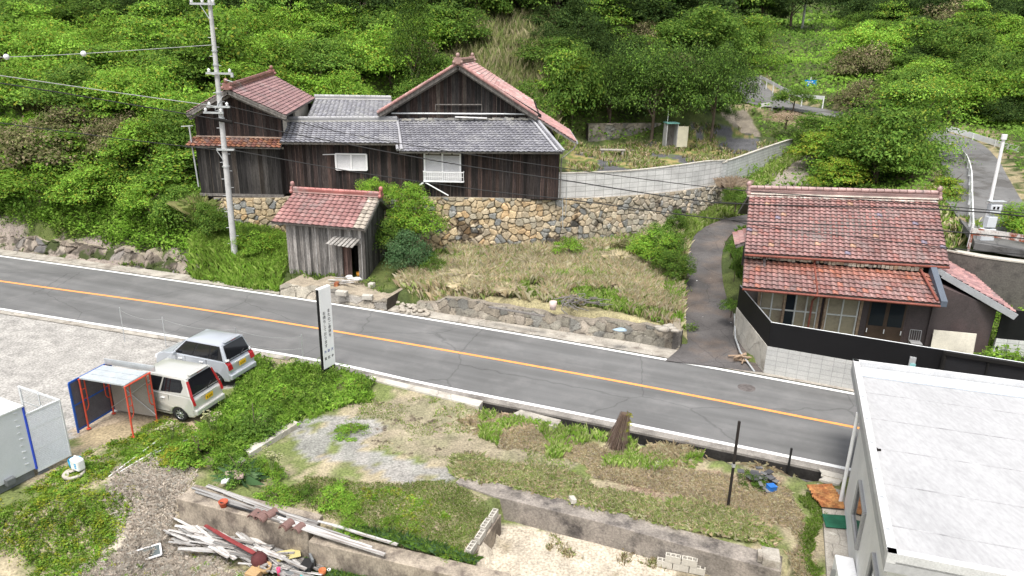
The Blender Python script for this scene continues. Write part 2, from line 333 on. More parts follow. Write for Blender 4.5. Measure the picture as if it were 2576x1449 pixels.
# ground colours
GRASS = (.10, .125, .035); DKGRASS = (.055, .075, .022); DRY = (.33, .26, .16); DIRT = (.36, .28, .20); GRAVEL = (.36, .345, .32); PALE = (.50, .44, .35)
def ppoly(l, z=-.1): return [tuple(P(a, b, z)[:2]) for a, b in l]
GRAVEL_LOT = ppoly([(-600, 700), (0, 777), (460, 852), (640, 893), (600, 960), (420, 1010), (330, 1060), (200, 1100), (150, 1130), (0, 1180), (-600, 1300)], 0)
GRAVELY = ppoly([(690, 1075), (760, 1040), (860, 1025), (930, 1040), (960, 1080), (900, 1110), (870, 1130), (1000, 1150), (1100, 1165), (1120, 1190), (1000, 1215), (880, 1180), (760, 1140)])
CONCY = ppoly([(1180, 1410), (1260, 1310), (1400, 1330), (1700, 1390), (1960, 1440), (1960, 1600), (1000, 1600)], -.75)
DRYL = ppoly([(300, 1230), (440, 1180), (520, 1215), (440, 1330), (760, 1449), (760, 1700), (0, 1700), (90, 1449), (300, 1330)], -.6)
DIRTR = ppoly([(1650, 1150), (1750, 1180), (1900, 1190), (2000, 1210), (1960, 1330), (1820, 1320), (1640, 1270), (1500, 1210)])
DIRTS = ppoly([(200, 1080), (280, 1050), (480, 1050), (560, 1040), (600, 1075), (460, 1085), (330, 1110), (230, 1130)])
DIRTY = ppoly([(900, 1000), (1200, 1010), (1330, 1060), (1500, 1130), (1420, 1180), (1150, 1170), (900, 1120)])
def gcol(x, y, z):
    n1 = (fbm(x, y, 3, 11)-.5)*1.6; n2 = (fbm(x, y, 3, 12)-.5)*1.6; xx, yy = x+n1, y+n2
    c = np.empty(x.shape+(3,)); g = fbm(x, y, 1.6, 21)[..., None]; g2 = fbm(x, y, .5, 22)[..., None]
    t = sm((g*.7+g2*.3-.42)/.16)
    c[:] = np.array(DKGRASS)*(1-t)+np.array(GRASS)*t
    south = dist_pl(x, y, NEAR)[2] < 0
    m2 = sm((fbm(x, y, 1.1, 31)[..., None]*.65+g2*.35-.46)/.1); mix = np.array((.35, .30, .20))*m2+np.array((.15, .18, .06))*(1-m2)
    c = np.where(south[..., None], mix, c)
    def put(poly, col, amt=1.):
        nonlocal c
        m = inpoly(xx, yy, poly)[..., None]*amt; c = c*(1-m)+np.array(col)*m
    put(GRAVEL_LOT, GRAVEL); put(DIRTS, (.40, .31, .21), .8); put(DRYL, (.50, .44, .37), .9); put(DIRTR, DIRT, .8); put(DIRTY, (.29, .25, .18), .7); put(GRAVELY, (.30, .292, .28), .85*(fbm(x, y, .8, 66)[..., None] > .34))
    m = inpoly(x, y, CONCY)[..., None]; cc = np.array(PALE)*(1-(q4 := sm((.53-fbm(x, y, 1.3, 41)[..., None])/.07)))*(.78+.4*g2)+np.array((.25, .21, .14))*q4; c = np.where(m, cc, c)
    # garden, terrace yard
    gd = (x > -4) & (x < 9.6) & (y > 28) & (y < 37) & ~south; c = np.where(gd[..., None], np.array((.34, .30, .17)), c)
    ty = inpoly(x, y, [(3, 40), (12, 45), (21, 57), (20, 63), (12, 60), (4, 56)]); tc = np.where(g2 > .52, np.array((.30, .24, .10)), np.array((.12, .16, .04)))
    tc = np.where(fbm(x, y, 2.2, 44)[..., None] > .58, np.array((.10, .10, .105)), tc); c = np.where(ty[..., None], tc, c)
    wl = inpoly(x, y, [(19, 62), (21.5, 62), (22, 70), (19.6, 69), (18, 64)]); c = np.where(wl[..., None], np.array((.19, .165, .13)), c)
    dp = inpoly(xx, yy, [tuple(P(a, b, 3)[:2]) for a, b in ((1950, 430), (2060, 425), (2030, 470), (1890, 475))]); c = np.where(dp[..., None], np.array((.30, .26, .22)), c)
    shade_ = 0; bank = (x < -16.6) & (dist_pl(x, y, FAR)[0] < 2.3) & ~south & (fbm(x, y, 2, 51) > .40); rc = np.array((.25, .21, .18))*(.6+.8*g2); c = np.where(bank[..., None], rc, c)
    c = np.where((np.abs(dist_pl(x, y, UPR)[0]) < 4.2)[..., None] & (y > 22)[..., None] & (g2 > .45), np.array((.30, .25, .15)), c)
    return c
def axis(segs):
    out = []
    for a, b, st in segs: out += list(np.arange(a, b, st))
    out.append(segs[-1][1]); return np.array(out)
gx = axis([(-500, -100, 40), (-100, -45, 2.5), (-45, -27, .6), (-27, 26, .2), (26, 45, .6), (45, 100, 2.5), (100, 500, 40)])
gy = axis([(-40, 6, 3), (6, 12, .4), (12, 48, .2), (48, 75, .5), (75, 150, 1.6), (150, 600, 30)])
X, Y = np.meshgrid(gx, gy)
Z = H(np.clip(X, -150, 150), np.clip(Y, 4, 240)); C = gcol(X, Y, Z)
Z = Z+np.where((X > -27) & (X < 26) & (Y > 11), (fbm(X, Y, .7, 61)-.5)*.05*(dist_pl(X, Y, NEAR)[0] > .9), 0)
bankm = (X < -16.6) & (dist_pl(X, Y, FAR)[0] < 2.6) & (dist_pl(X, Y, FAR)[0] > 1.0) & (dist_pl(X, Y, FAR)[2] > 0); Z = Z+np.where(bankm, (fbm(X, Y, 1.1, 62)-.5)*.9, 0)
V = np.stack([X, Y, Z], -1).reshape(-1, 3); nx_, ny_ = len(gx), len(gy)
idx = np.arange(nx_*ny_).reshape(ny_, nx_); F = np.stack([idx[:-1, :-1], idx[:-1, 1:], idx[1:, 1:], idx[1:, :-1]], -1).reshape(-1, 4)
# leave the terrain out under the road-side gutter
m_ground = mat('earth_and_turf', (1, 1, 1), .95, .22, 1.4, .35, 14, attr=True, bump=.8, bscale=9)
tag(mesh_np('ground', V, F, m_ground, vcol=C.reshape(-1, 3), smooth=True), kind='structure')

# ------------------------------------------------------------ roads
m_asph = mat('asphalt', (.148, .148, .146), .88, .10, .35, .16, 60, stretch=(1, 1, 1), tint=(.185, .183, .18), tscale=.45, bump=.3, bscale=120, streak=((9, .55, 1), R(-21), .17))
m_asph2 = mat('old_asphalt', (.16, .158, .155), .9, .2, .5, .2, 40, tint=(.10, .095, .09), tscale=.35, tlo=.52, thi=.6)
m_path = mat('lane_asphalt', (.105, .098, .096), .92, .28, .7, .25, 30, tint=(.135, .11, .095), tscale=.4, tlo=.5, thi=.62, bump=.3)
m_conc = mat('weathered_concrete', (.40, .37, .32), .9, .25, 1.3, .18, 22, tint=(.20, .17, .14), tscale=1.2, tlo=.5, thi=.68, bump=.3, bscale=30)
m_dconc = mat('stained_concrete_and_gutter_shade', (.17, .155, .14), .9, .3, 1.5, .2, 20, tint=(.07, .065, .06), tscale=1.5, tlo=.42, thi=.62, bump=.3)
m_lconc = mat('pale_concrete', (.52, .49, .43), .9, .15, 1.2, .12, 25, tint=(.36, .33, .28), tscale=1.5, tlo=.5, thi=.65, bump=.2)
m_white = mat('white_road_paint', (.86, .86, .84), .6, .08, 2, .14, 40, tint=(.45, .45, .44), tscale=6, tlo=.58, thi=.70)
m_orange = mat('orange_road_paint', (.92, .35, .10), .6, .12, 2, .18, 30, tint=(.55, .32, .18), tscale=6, tlo=.60, thi=.72)
def cracks(m, sc, wd, dark, wob=.35):
    t = m.node_tree; N = t.nodes; L = t.links; b = next(n for n in N if n.type == 'BSDF_PRINCIPLED'); src = b.inputs['Base Color'].links[0].from_socket; tc = N.new('ShaderNodeTexCoord')
    ns_ = N.new('ShaderNodeTexNoise'); ns_.inputs['Scale'].default_value = 1.6; ns_.inputs['Detail'].default_value = 5; L.new(tc.outputs['Object'], ns_.inputs[0])
    ad = N.new('ShaderNodeMixRGB'); ad.blend_type = 'ADD'; ad.inputs[0].default_value = wob; L.new(tc.outputs['Object'], ad.inputs[1]); L.new(ns_.outputs['Color'], ad.inputs[2])
    v = N.new('ShaderNodeTexVoronoi'); v.feature = 'DISTANCE_TO_EDGE'; v.inputs['Scale'].default_value = sc; L.new(ad.outputs[0], v.inputs['Vector'])
    r = N.new('ShaderNodeMapRange'); r.inputs[1].default_value = 0; r.inputs[2].default_value = wd; r.inputs[3].default_value = dark; r.inputs[4].default_value = 1; L.new(v.outputs['Distance'], r.inputs[0])
    mm = N.new('ShaderNodeMixRGB'); mm.blend_type = 'MULTIPLY'; mm.inputs[0].default_value = 1; L.new(src, mm.inputs[1]); L.new(r.outputs[0], mm.inputs[2]); L.new(mm.outputs[0], b.inputs['Base Color'])
cracks(m_asph, .16, .006, .72); cracks(m_asph2, .3, .010, .65); cracks(m_path, .5, .012, .6); cracks(m_conc, .7, .012, .55); cracks(m_lconc, .6, .012, .6)
def strip(name, a, b, z, m, kind='structure', parent=None, vz=False):
    n = min(len(a), len(b)); 
    if len(a) != len(b):
        from_ = lambda pl, k: np.array([[np.interp(t, np.linspace(0, 1, len(pl)), pl[:, c]) for c in range(3)] for t in np.linspace(0, 1, k)])
        n = max(len(a), len(b)); a = from_(a, n); b = from_(b, n)
    V = np.vstack([a[:, :3], b[:, :3]]).copy()
    if not vz: V[:, 2] = z
    else: V[:, 2] += z
    i = np.arange(n-1); F = np.stack([i, i+n, i+n+1, i+1], -1)
    # make faces look up
    v0, v1, v2 = V[F[0][0]], V[F[0][1]], V[F[0][2]]
    if np.cross(v1-v0, v2-v0)[2] < 0: F = F[:, ::-1]
    o = mesh_np(name, V, F, m, parent)
    return tag(o, kind=kind) if parent is None else o
strip('road', offset(FAR, .12), offset(NEAR, -.12), .0, m_asph)
def bands(name, pl, wd, z, m, parent): return strip(name, offset(pl, wd/2), offset(pl, -wd/2), z, m, parent=parent)
mk = empty('road_marking'); tag(mk, kind='structure')
bands('edge_line', FAR, .17, .005, m_white, mk); bands('edge_line', NEAR, .17, .005, m_white, mk); bands('centre_line', MID, .15, .005, m_orange, mk)
# shoulders
wv = np.interp(FAR[:, 0], [-12, -5, -3.5, 7.4, 8.2], [.95, .95, 1.45, 1.45, .95]); sf = strip('pavement', offset(FAR, .12), offset(FAR, wv), .03, m_conc)
nk = NEAR[(NEAR[:, 0] > -9) | (NEAR[:, 0] < -200)]; nl = NEAR[NEAR[:, 0] <= -8.6]
strip('pavement', offset(nl, -.12), offset(nl, -.42), .004, m_conc)
# kerb with an open gutter beside it
kb = MB(); m_kerb = mat('kerb_concrete', (.27, .25, .225), .9, .25, 1.3, .2, 22, tint=(.15, .135, .12), tscale=1.2, tlo=.5, thi=.66, bump=.3); m_gut = mat('stained_gutter_painted_shade', (.035, .032, .03), .9, .4, 1.5, .2, 12)
def extrude_line(pl, prof, mi=0, m=None, name='kerb', kind='structure', parent=None):
    """sweep a closed section (offset, z) along a line"""
    n = len(prof); Vs = []
    for (d, z) in prof:
        q = offset(pl, d); q[:, 2] = q[:, 2]+z; Vs.append(q)
    V = np.vstack(Vs); k = len(pl); F = []
    for a in range(n):
        b = (a+1) % n; i = np.arange(k-1); F.append(np.stack([a*k+i, a*k+i+1, b*k+i+1, b*k+i], -1))
    o = mesh_np(name, V, np.vstack(F)[:, ::-1], m, parent); return tag(o, kind=kind) if (parent is None and kind) else o
ns = NEAR[(NEAR[:, 0] > -8.6) & (NEAR[:, 0] < 11)].copy(); ns[:, 2] = 0
extrude_line(ns, [(-.12, .02), (-.12, -.8), (-.44, -.8), (-.44, .02)], m=m_kerb, name='kerb')
g1 = ns[ns[:, 0] < -1]; strip('gutter', offset(g1, -.5), offset(g1, -.62), .022, m_dconc)  # flat dark strip painted in place of the narrow channel's shade
gt = ns[ns[:, 0] > -1.2]; extrude_line(gt, [(-.442, -.05), (-.442, -.95), (-.475, -.95), (-.475, -.05)], m=m_gut, name='gutter')  # near-black kerb face: real stain plus channel shade put into the colour
extrude_line(gt, [(-.97, -.1), (-.97, -1.), (-1.05, -1.), (-1.05, -.1)], m=m_dconc, name='gutter')
PG = PATHC.copy(); wdt = np.interp(np.arange(len(PG)), [0, 8, 18, len(PG)], [1.25, 1.1, .95, .8])[:, None]
t_ = np.gradient(PG[:, :2], axis=0); t_ /= np.linalg.norm(t_, axis=1)[:, None]; nn = np.stack([-t_[:, 1], t_[:, 0], 0*t_[:, 0]], 1)
PG2 = PG[2:]; 
w0 = np.interp(np.arange(len(PG)), [0, 4, 10, 20, len(PG)], [2.1, 1.5, 1.2, .95, .9])[:, None]
strip('path', (PG+nn*w0)[1:], (PG-nn*w0)[1:], .02, m_path, vz=True)
UP_ = UPR.copy(); uw = np.interp(UP_[:, 1], [60, 72], [1.75, 2.7]); strip('upper_road', offset(UP_, uw), offset(UP_, -uw), .03, m_asph2, vz=True)
apq = [P(2447, 596, 3.83), P(2452, 612, 3.78), P(2576, 632, 3.72), arr(27.5, 30.4, 3.68), arr(36, 29.3, 3.55), arr(36, 33.4, 3.6), arr(28, 36, 4.), arr(24.3, 40, 4.3)]
MBA = MB(); MBA.prism([tuple(p_+[0, 0, .02]) for p_ in map(lambda q_: np.asarray(q_, float), apq)], (0, 0, -.3)); tag(MBA.build('road_apron', m_asph2), kind='structure')
FR = polyline([D(1960, 118, 118), D(2005, 82, 130), D(2060, 72, 138), D(2120, 78, 150)], 1.)
strip('far_road', FR+[0, 0, .8], FR+[1.5, 5, 1.9], 0, m_asph2, vz=True)
# ------------------------------------------------------------ building kit
m_tile = mat('glazed_roof_tile', (1, 1, 1), .42, .22, 1.2, .18, 30, attr=True, spec=.5, tint=(.24, .20, .19), tscale=.9, tlo=.55, thi=.72)
m_slate = mat('old_grey_roof_tile', (1, 1, 1), .7, .15, .9, .12, 25, attr=True, spec=.3, tint=(.27, .27, .265), tscale=.9, tlo=.52, thi=.75)
m_board = mat('weathered_boards', (.86, .84, .82), .9, .45, 2.2, .4, 14, attr=True, stretch=(6, 6, .5), bump=.3, bscale=25)
m_timber = mat('grey_timber', (.20, .185, .17), .9, .35, 3, .3, 16, stretch=(3, 3, 1), bump=.2)
m_darkw = mat('blackened_timber', (.03, .026, .024), .9, .3, 3, .2, 16)
m_void = mat('dark_interior', (.012, .011, .01), .95, .1, 2, 0)
m_plaster = mat('pale_plaster', (.62, .58, .49), .9, .15, 1.2, .08, 20, tint=(.35, .31, .25), tscale=1.5, tlo=.55, thi=.7)
m_alu = mat('white_aluminium', (.80, .80, .80), .45, .06, 3, .05, 30, spec=.5)
m_galv = mat('galvanised_steel', (.55, .57, .58), .45, .12, 3, .1, 30, metal=.5)
m_rust = mat('rusty_steel', (.30, .10, .05), .85, .35, 3, .3, 20, tint=(.45, .20, .08), tscale=4)
def V3(*a): return np.array(a, float)
def tile_roof(name, A, B, C, Dd, m, pal, parent, tw=.27, tl=.24, amp=.035, step=.042, thick=.10, seed=0, wear=None, slab=None):
    """A,B along the ridge, C,D along the eave (B above C); pan tiles with a wave across and a lap down the slope"""
    A, B, C, Dd = [np.asarray(q, float) for q in (A, B, C, Dd)]; W = max(np.linalg.norm(B-A), np.linalg.norm(C-Dd)); Ln = .5*(np.linalg.norm(Dd-A)+np.linalg.norm(C-B))
    nu = max(2, int(round(W/tw))); nv = max(2, int(round(Ln/tl))); rg = np.random.default_rng(seed)
    N = np.cross(B-A, Dd-A); N /= np.linalg.norm(N); N = N if N[2] > 0 else -N
    prof = np.array([.0, .75, 1., .55, .05, -.15]); q = len(prof)
    u = np.linspace(0, 1, nu*q+1); h = np.tile(prof, nu); h = np.append(h, prof[0])*amp
    Vs, Fs, Cs = [], [], []; base = 0; tc = np.array([pal[i] for i in rg.integers(0, len(pal), nu*nv)]).reshape(nv, nu, 3)*rg.uniform(.9, 1.1, (nv, nu, 1))
    if wear is not None: tc = wear(tc, nv, nu, rg)
    nU = len(u)
    for j in range(nv):
        jit = np.repeat(rg.normal(0, .004, nu), q); jit = np.append(jit, jit[-1])
        rows = []
        for (v, off) in ((j/nv, 0.), ((j+1)/nv, step), ((j+1)/nv, -.004)):
            p = ((1-u)[:, None]*A+u[:, None]*B)*(1-v)+((1-u)[:, None]*Dd+u[:, None]*C)*v; rows.append(p+N*(h+off+(jit if off > 0 else 0))[:, None])
        Vs += rows; i = np.arange(nU-1)
        for r in (0, 1):
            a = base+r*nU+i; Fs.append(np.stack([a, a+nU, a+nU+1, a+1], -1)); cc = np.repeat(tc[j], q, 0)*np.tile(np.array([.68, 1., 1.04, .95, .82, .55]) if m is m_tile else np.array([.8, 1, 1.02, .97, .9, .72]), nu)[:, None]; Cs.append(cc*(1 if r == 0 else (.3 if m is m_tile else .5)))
        base += 3*nU
    o = mesh_np(name, np.vstack(Vs), np.vstack(Fs), m, parent, col=np.clip(np.vstack(Cs), 0, 1))
    mb = MB(); mb.prism([tuple(A-N*.02), tuple(B-N*.02), tuple(C-N*.02), tuple(Dd-N*.02)], tuple(-N*thick)); mb.build('roof_deck', slab or m_timber, o)
    return o
def ridge_cap(name, p0, p1, m, col, parent, w=.34, h=.26, white=None, ends=True, seg=.3):
    p0, p1 = np.asarray(p0, float), np.asarray(p1, float); d = p1-p0; L = np.linalg.norm(d); d /= L; s = np.cross(d, [0, 0, 1]); s /= np.linalg.norm(s); up = np.cross(s, d); mb = MB(); wc = white or col
    for k, (ww, z0, hh) in enumerate(((w, 0, .07), (w*.86, .07, .06), (w*.74, .13, .06))):
        a = p0+up*(z0+hh/2); b = p1+up*(z0+hh/2); mb.bar(a, b, ww, hh*.82, col=tuple((wc if k == 0 else np.array(col)*.75)), up=up)
    n = int(L/seg); rgg = np.random.default_rng(3)
    for i in range(n):
        a = p0+d*(L*i/n); b = p0+d*(L*(i+1)/n-.02); c = tuple(np.array(col)*rgg.uniform(.85, 1.15)); mb.tube(a+up*(h-.07), b+up*(h-.07), .095, .085, 8, col=c)
    if ends:
        for e, sg in ((p0, -1), (p1, 1)):
            c = e+up*.16+d*sg*.05; mb.bar(c-s*.2-up*.02, c+s*.2-up*.02, .09, .34, col=col); mb.blob(tuple(c+up*.26), (.12, .09, .13), col=col); mb.blob(tuple(c+s*.2-up*.1), (.1, .1, .1), col=col); mb.blob(tuple(c-s*.2-up*.1), (.1, .1, .1), col=col)
    return mb.build(name, m, parent)
def boards(name, p0, p1, zb, ztop, pal, parent, m=None, w=.2, out=.0, seed=0, batten=True, thick=.025, holes=()):
    """vertical boards from p0 to p1 (plan points); ztop(t) gives the top; holes = (t0,t1,z0,z1)"""
    rg = random.Random(seed); p0, p1 = V3(*p0[:2], 0), V3(*p1[:2], 0); L = np.linalg.norm(p1-p0); d = (p1-p0)/L; nrm = np.array([d[1], -d[0], 0]); mb = MB(); n = max(1, int(round(L/w)))
    if not callable(ztop): zt_ = ztop; ztop = lambda t: zt_
    if not callable(zb): zb_ = zb; zb = lambda t: zb_
    for i in range(n):
        t0, t1 = i/n, (i+1)/n; c = np.array(rg.choice(pal))*rg.uniform(.5, 1.6); o = rg.uniform(0, .012)+out; g = .004
        tm = (t0+t1)/2; spans = [(None, None)]
        for (a, b, z0, z1) in holes:
            if a-1e-6 < tm*L < b+1e-6: spans = [(None, z0), (z1, None)]
        for (s0, s1) in spans:
            za0 = zb(t0) if s0 is None else s0; za1 = zb(t1) if s0 is None else s0; zc0 = ztop(t0) if s1 is None else s1; zc1 = ztop(t1) if s1 is None else s1
            if zc0-za0 < .02 and zc1-za1 < .02: continue
            A = p0+d*(t0*L+g)+nrm*o; B = p0+d*(t1*L-g)+nrm*o
            mb.prism([(A[0], A[1], za0), (B[0], B[1], za1), (B[0], B[1], zc1), (A[0], A[1], zc0)], tuple(-nrm*(thick+o)), col=tuple(c))
            if batten and i and rg.random() < .8:
                c2 = np.array(rg.choice(pal))*rg.uniform(1., 2.3); Q = p0+d*(t0*L)+nrm*(out+.02); Q1 = Q-d*.014; Q2 = Q+d*.014
                mb.prism([(Q1[0], Q1[1], za0), (Q2[0], Q2[1], za0), (Q2[0], Q2[1], zc0-.01), (Q1[0], Q1[1], zc0-.01)], tuple(-nrm*.018), col=tuple(np.clip(c2, 0, .5)))
    return mb.build(name, m or m_board, parent)
def wall_poly(name, pts, back, m, parent):
    return MB().prism([tuple(p) for p in pts], tuple(back)).build(name, m, parent)
CHAR = [(.045, .033, .031), (.060, .042, .038), (.030, .026, .026), (.075, .052, .045), (.036, .030, .029), (.055, .045, .042)]
CHARL = [(.060, .056, .053), (.048, .045, .044), (.085, .072, .062), (.038, .036, .036)]
GREYW = [(.22, .215, .21), (.27, .26, .25), (.17, .165, .16), (.32, .31, .30), (.23, .22, .21)]
REDT = [(0.425, 0.238, 0.221), (0.459, 0.255, 0.238), (0.391, 0.212, 0.196), (0.476, 0.281, 0.255), (0.374, 0.23, 0.212), (0.425, 0.187, 0.17), (0.408, 0.264, 0.246)]
REDF = [(0.295, 0.168, 0.164), (0.328, 0.184, 0.176), (0.271, 0.152, 0.152), (0.344, 0.2, 0.188)]
SLATE = [(.225, .225, .25), (.255, .255, .28), (.205, .205, .23), (.28, .28, .30), (.24, .24, .265)]
LSLATE = [(.38, .38, .41), (.42, .42, .44), (.35, .35, .38), (.44, .44, .45)]

# ------------------------------------------------------------ farmhouse on the stone wall
FH = empty('farmhouse', D(1200, 497, 40), 0, 'dark charred-timber farmhouse with a wide gable above the tall stone wall', 'house')
FH.location = (0, 0, 0)
ZB = 3.98
def xw(px, py, Y): return D(px, py, Y)[0]
yA, yB, yG = 38.75, 38.55, 40.7
xl, xm, xr = xw(702, 430, yA), xw(1001, 430, yB), xw(1405, 440, yB)
zeL, zeR = D(850, 362, yA)[2]+.02, D(1200, 386, yB)[2]+.02
w1 = [D(847, 426, yA), D(922, 388, yA)]; w2 = [D(1069, 432, yB), D(1158, 386, yB)]
LA = xm-xl; LB = xr-xm
boards('wall', (xl, yA), (xm, yA), ZB-.05, zeL, CHAR, FH, seed=3, w=.19)
boards('wall', (xm, yB), (xr, yB), ZB-.05, zeR, CHAR, FH, seed=4, w=.19)
# body behind the boards
wall_poly('wall', [(xl, yA+.03, ZB-.1), (xm, yA+.03, ZB-.1), (xm, yA+.03, zeL), (xl, yA+.03, zeL)], (0, 8, 0), m_darkw, FH)
wall_poly('wall', [(xm+.01, yB+.03, ZB-.1), (xr, yB+.03, ZB-.1), (xr, yB+.03, zeR-.05), (xm+.01, yB+.03, zeR-.05)], (0, 11.5, 0), m_darkw, FH)
boards('wall', (xr, yB), (xr, yB+11), ZB-.05, zeR+.3, CHAR, FH, seed=5, out=.02)
boards('wall', (xm, yB), (xm, yA+.1), zeL-.5, zeR+.25, CHAR, FH, seed=6, batten=False)
# gable
gl, gr, ga = D(985, 296, yG), D(1362, 296, yG), D(1150, 171, yG); zg0 = D(1150, 306, yG)[2]
wall_poly('gable_wall', [(gl[0]-.5, yG+.05, zg0-1.2), (gr[0], yG+.05, zg0-1.2), (gr[0], yG+.05, gr[2]+.15), (ga[0], yG+.05, ga[2]+.3), (gl[0]-.5, yG+.05, gl[2])], (0, .3, 0), m_darkw, FH)
tA = (ga[0]-gl[0])/(gr[0]-gl[0])
gtop = lambda t: .12+gl[2]+(ga[2]-gl[2])*(t/tA if t < tA else (1-t)/(1-tA))
gb = boards('gable_boards', (gl[0], yG), (gr[0], yG), zg0-.2, gtop, CHAR+CHARL, FH, seed=8, w=.21)
mb = MB(); a, b = D(1096, 263, yG-.1), D(1212, 263, yG-.1); mb.bar(a, b, .05, .05); mb.bar(D(1096, 263, yG-.05), D(1096, 278, yG-.05), .04, .04); mb.bar(D(1212, 263, yG-.05), D(1212, 278, yG-.05), .04, .04); mb.build('rail', m_timber, FH)
mb = MB(); mb.tube(D(985, 285, yG-.2), D(1335, 287, yG-.2), .045, n=8); mb.build('gutter', m_galv, FH)
mb = MB(); a, b = D(1145, 294, yG-.25), D(1225, 297, yG-.25); mb.bar(a, b, .25, .05); mb.build('loose_board', m_alu, FH)
# main gable roof
yv, yk = yG-.55, 53.
rf = D(1152, 160, yv); el, er = D(950, 284, yv), D(1352, 292, yv); rb = rf+[0, yk-yv, -.15]; elb = el+[0, yk-yv, -.1]; erb = er+[0, yk-yv, -.1]
REDP = [(0.432, 0.229, 0.211), (0.46, 0.255, 0.229), (0.405, 0.211, 0.194), (0.46, 0.282, 0.255)]
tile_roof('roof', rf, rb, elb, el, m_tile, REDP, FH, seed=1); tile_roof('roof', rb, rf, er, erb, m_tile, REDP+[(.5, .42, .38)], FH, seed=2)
rc = ridge_cap('ridge', rf+[0, -.12, .02], rb+[0, 0, .02], m_tile, (.38, .24, .21), FH)
mb = MB()
for e in (el, er):
    mb.bar(rf+[0, .02, -.12], e+[0, .02, -.12], .05, .26); mb.bar(rf+[0, .3, -.3], e+[0, .3, -.3], .12, .12)
mb.build('barge_board', m_timber, FH)
t_ = (er-rf); n = 26
for e in (el, er):
    mb = MB()
    for k in range(n):
        p = rf+(e-rf)*(k+.5)/n; mb.tube(p+(e-rf)/n*-.48+[0, -.05, .05], p+(e-rf)/n*.48+[0, -.05, .03], .09, .08, 6, col=random.choice(REDP))
    mb.build('verge_tiles', m_tile, FH)
# right-hand lower red roof
a0 = D(1343, 290, yv+.2); b0 = D(1449, 357, yv+.2)
tile_roof('side_roof', a0+[0, 6, 0], a0, b0, b0+[0, 6, 0], m_tile, REDP, FH, seed=5)
mb = MB(); mb.tube(b0+[.07, -.1, -.05], b0+[.07, 6, -.05], .06); mb.build('gutter', m_galv, FH)
mb = MB(); c0 = b0+[.05, .1, -.1]; mb.path([c0, c0+[-.2, -.2, -.3], (xr+.12, yB-.05, zeR-.2), (xr+.12, yB-.05, 5.4), (xr+.12, yB-.05, 4.)], .035); mb.build('downpipe', m_timber, FH)
boards('wall', (gr[0]-.1, yG), (gr[0]-.1, yG+11), zg0-1, er[2], CHAR, FH, seed=15, batten=False)
# front grey lean-to roofs
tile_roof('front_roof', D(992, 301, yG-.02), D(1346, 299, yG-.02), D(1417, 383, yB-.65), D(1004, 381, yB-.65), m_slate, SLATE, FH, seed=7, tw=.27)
mb = MB(); Aq, Bq = D(1346, 299, yG-.02), D(1417, 383, yB-.65); mb.bar(Aq+[0, 0, .07], Bq+[0, 0, .07], .16, .12, col=(.34, .34, .36)); mb.tube(Aq+[-.25, 0, .06], Bq+[-.3, 0, .06], .07, col=(.40, .40, .42))
mb.build('verge_tiles', m_slate, FH)
for sx, q0, q1 in ((0, D(994, 301, yG-.02), D(1006, 381, yB-.65)),):
    mb = MB()
    mb.tube(q0+[.1, 0, .08], q1+[.1, 0, .08], .09, col=(.36, .36, .38)); mb.tube(q0+[-.12, 0, .08], q1+[-.12, 0, .08], .08, col=(.30, .30, .32))
mb.build('verge_tiles', m_slate, FH)
mb = MB(); q0, q1 = D(990, 303, yG-.12), D(1344, 301, yG-.12)
for k in range(46):
    t = k/46+random.uniform(-.005, .005); p = q0+(q1-q0)*t; mb.box(p+[0, random.uniform(-.05, .05), .05+random.uniform(-.02, .03)], (random.uniform(.15, .34), .2, random.uniform(.06, .14)), random.uniform(-.1, .1), col=random.choice([(.42, .40, .35), (.30, .29, .27), (.22, .22, .23), (.5, .48, .43)]))
mb.build('flashing_mortar', m_slate, FH)
rA, rB = D(722, 306, yA+1.6), D(1000, 305, yA+1.6); eA, eB = D(703, 358, yA-.55), D(1003, 361, yA-.55)
tile_roof('front_roof', rA, rB, eB, eA, m_slate, SLATE+[(.31, .31, .335), (.29, .29, .315)], FH, seed=9)
ridge_cap('ridge', rA+[0, .05, 0], rB+[0, .05, 0], m_slate, (.36, .36, .37), FH, white=(.55, .54, .5), ends=False)
tile_roof('back_roof', rA+[0, .05, 0], rB+[0, .05, 0], rB+[0, 2.3, -.9], rA+[0, 2.3, -.9], m_slate, SLATE, FH, seed=10)
hA, hB = D(792, 249, 45.6), D(985, 252, 45.6); lA, lB = D(770, 299, 42.2), D(985, 299, 42.2)
tile_roof('rear_roof', hA, hB, lB, lA, m_slate, LSLATE, FH, seed=11)
tile_roof('rear_roof', hB, hA, hA+[0, 3, -1.3], hB+[0, 3, -1.3], m_slate, LSLATE, FH, seed=12)
ridge_cap('ridge', hA, hB, m_slate, (.42, .42, .42), FH, white=(.62, .61, .57), ends=False)
wall_poly('wall', [(lA[0]+.1, 42.6, 5), (lB[0], 42.6, 5), (lB[0], 42.6, lA[2]), (lA[0]+.1, 42.6, lA[2])], (0, 5.5, 0), m_plaster, FH)
for (A_, B_, yy) in ((eA, eB, yA), (D(1004, 381, yB-.65), D(1417, 383, yB-.65), yB)):
    n = int(np.linalg.norm(B_-A_)/.6)
    for k in range(n): p = A_+(B_-A_)*(k+.5)/n; MB().bar(p+[0, .05, -.16], (p[0], yy+.05, p[2]+.12), .06, .08).build('rafter', m_darkw, FH)
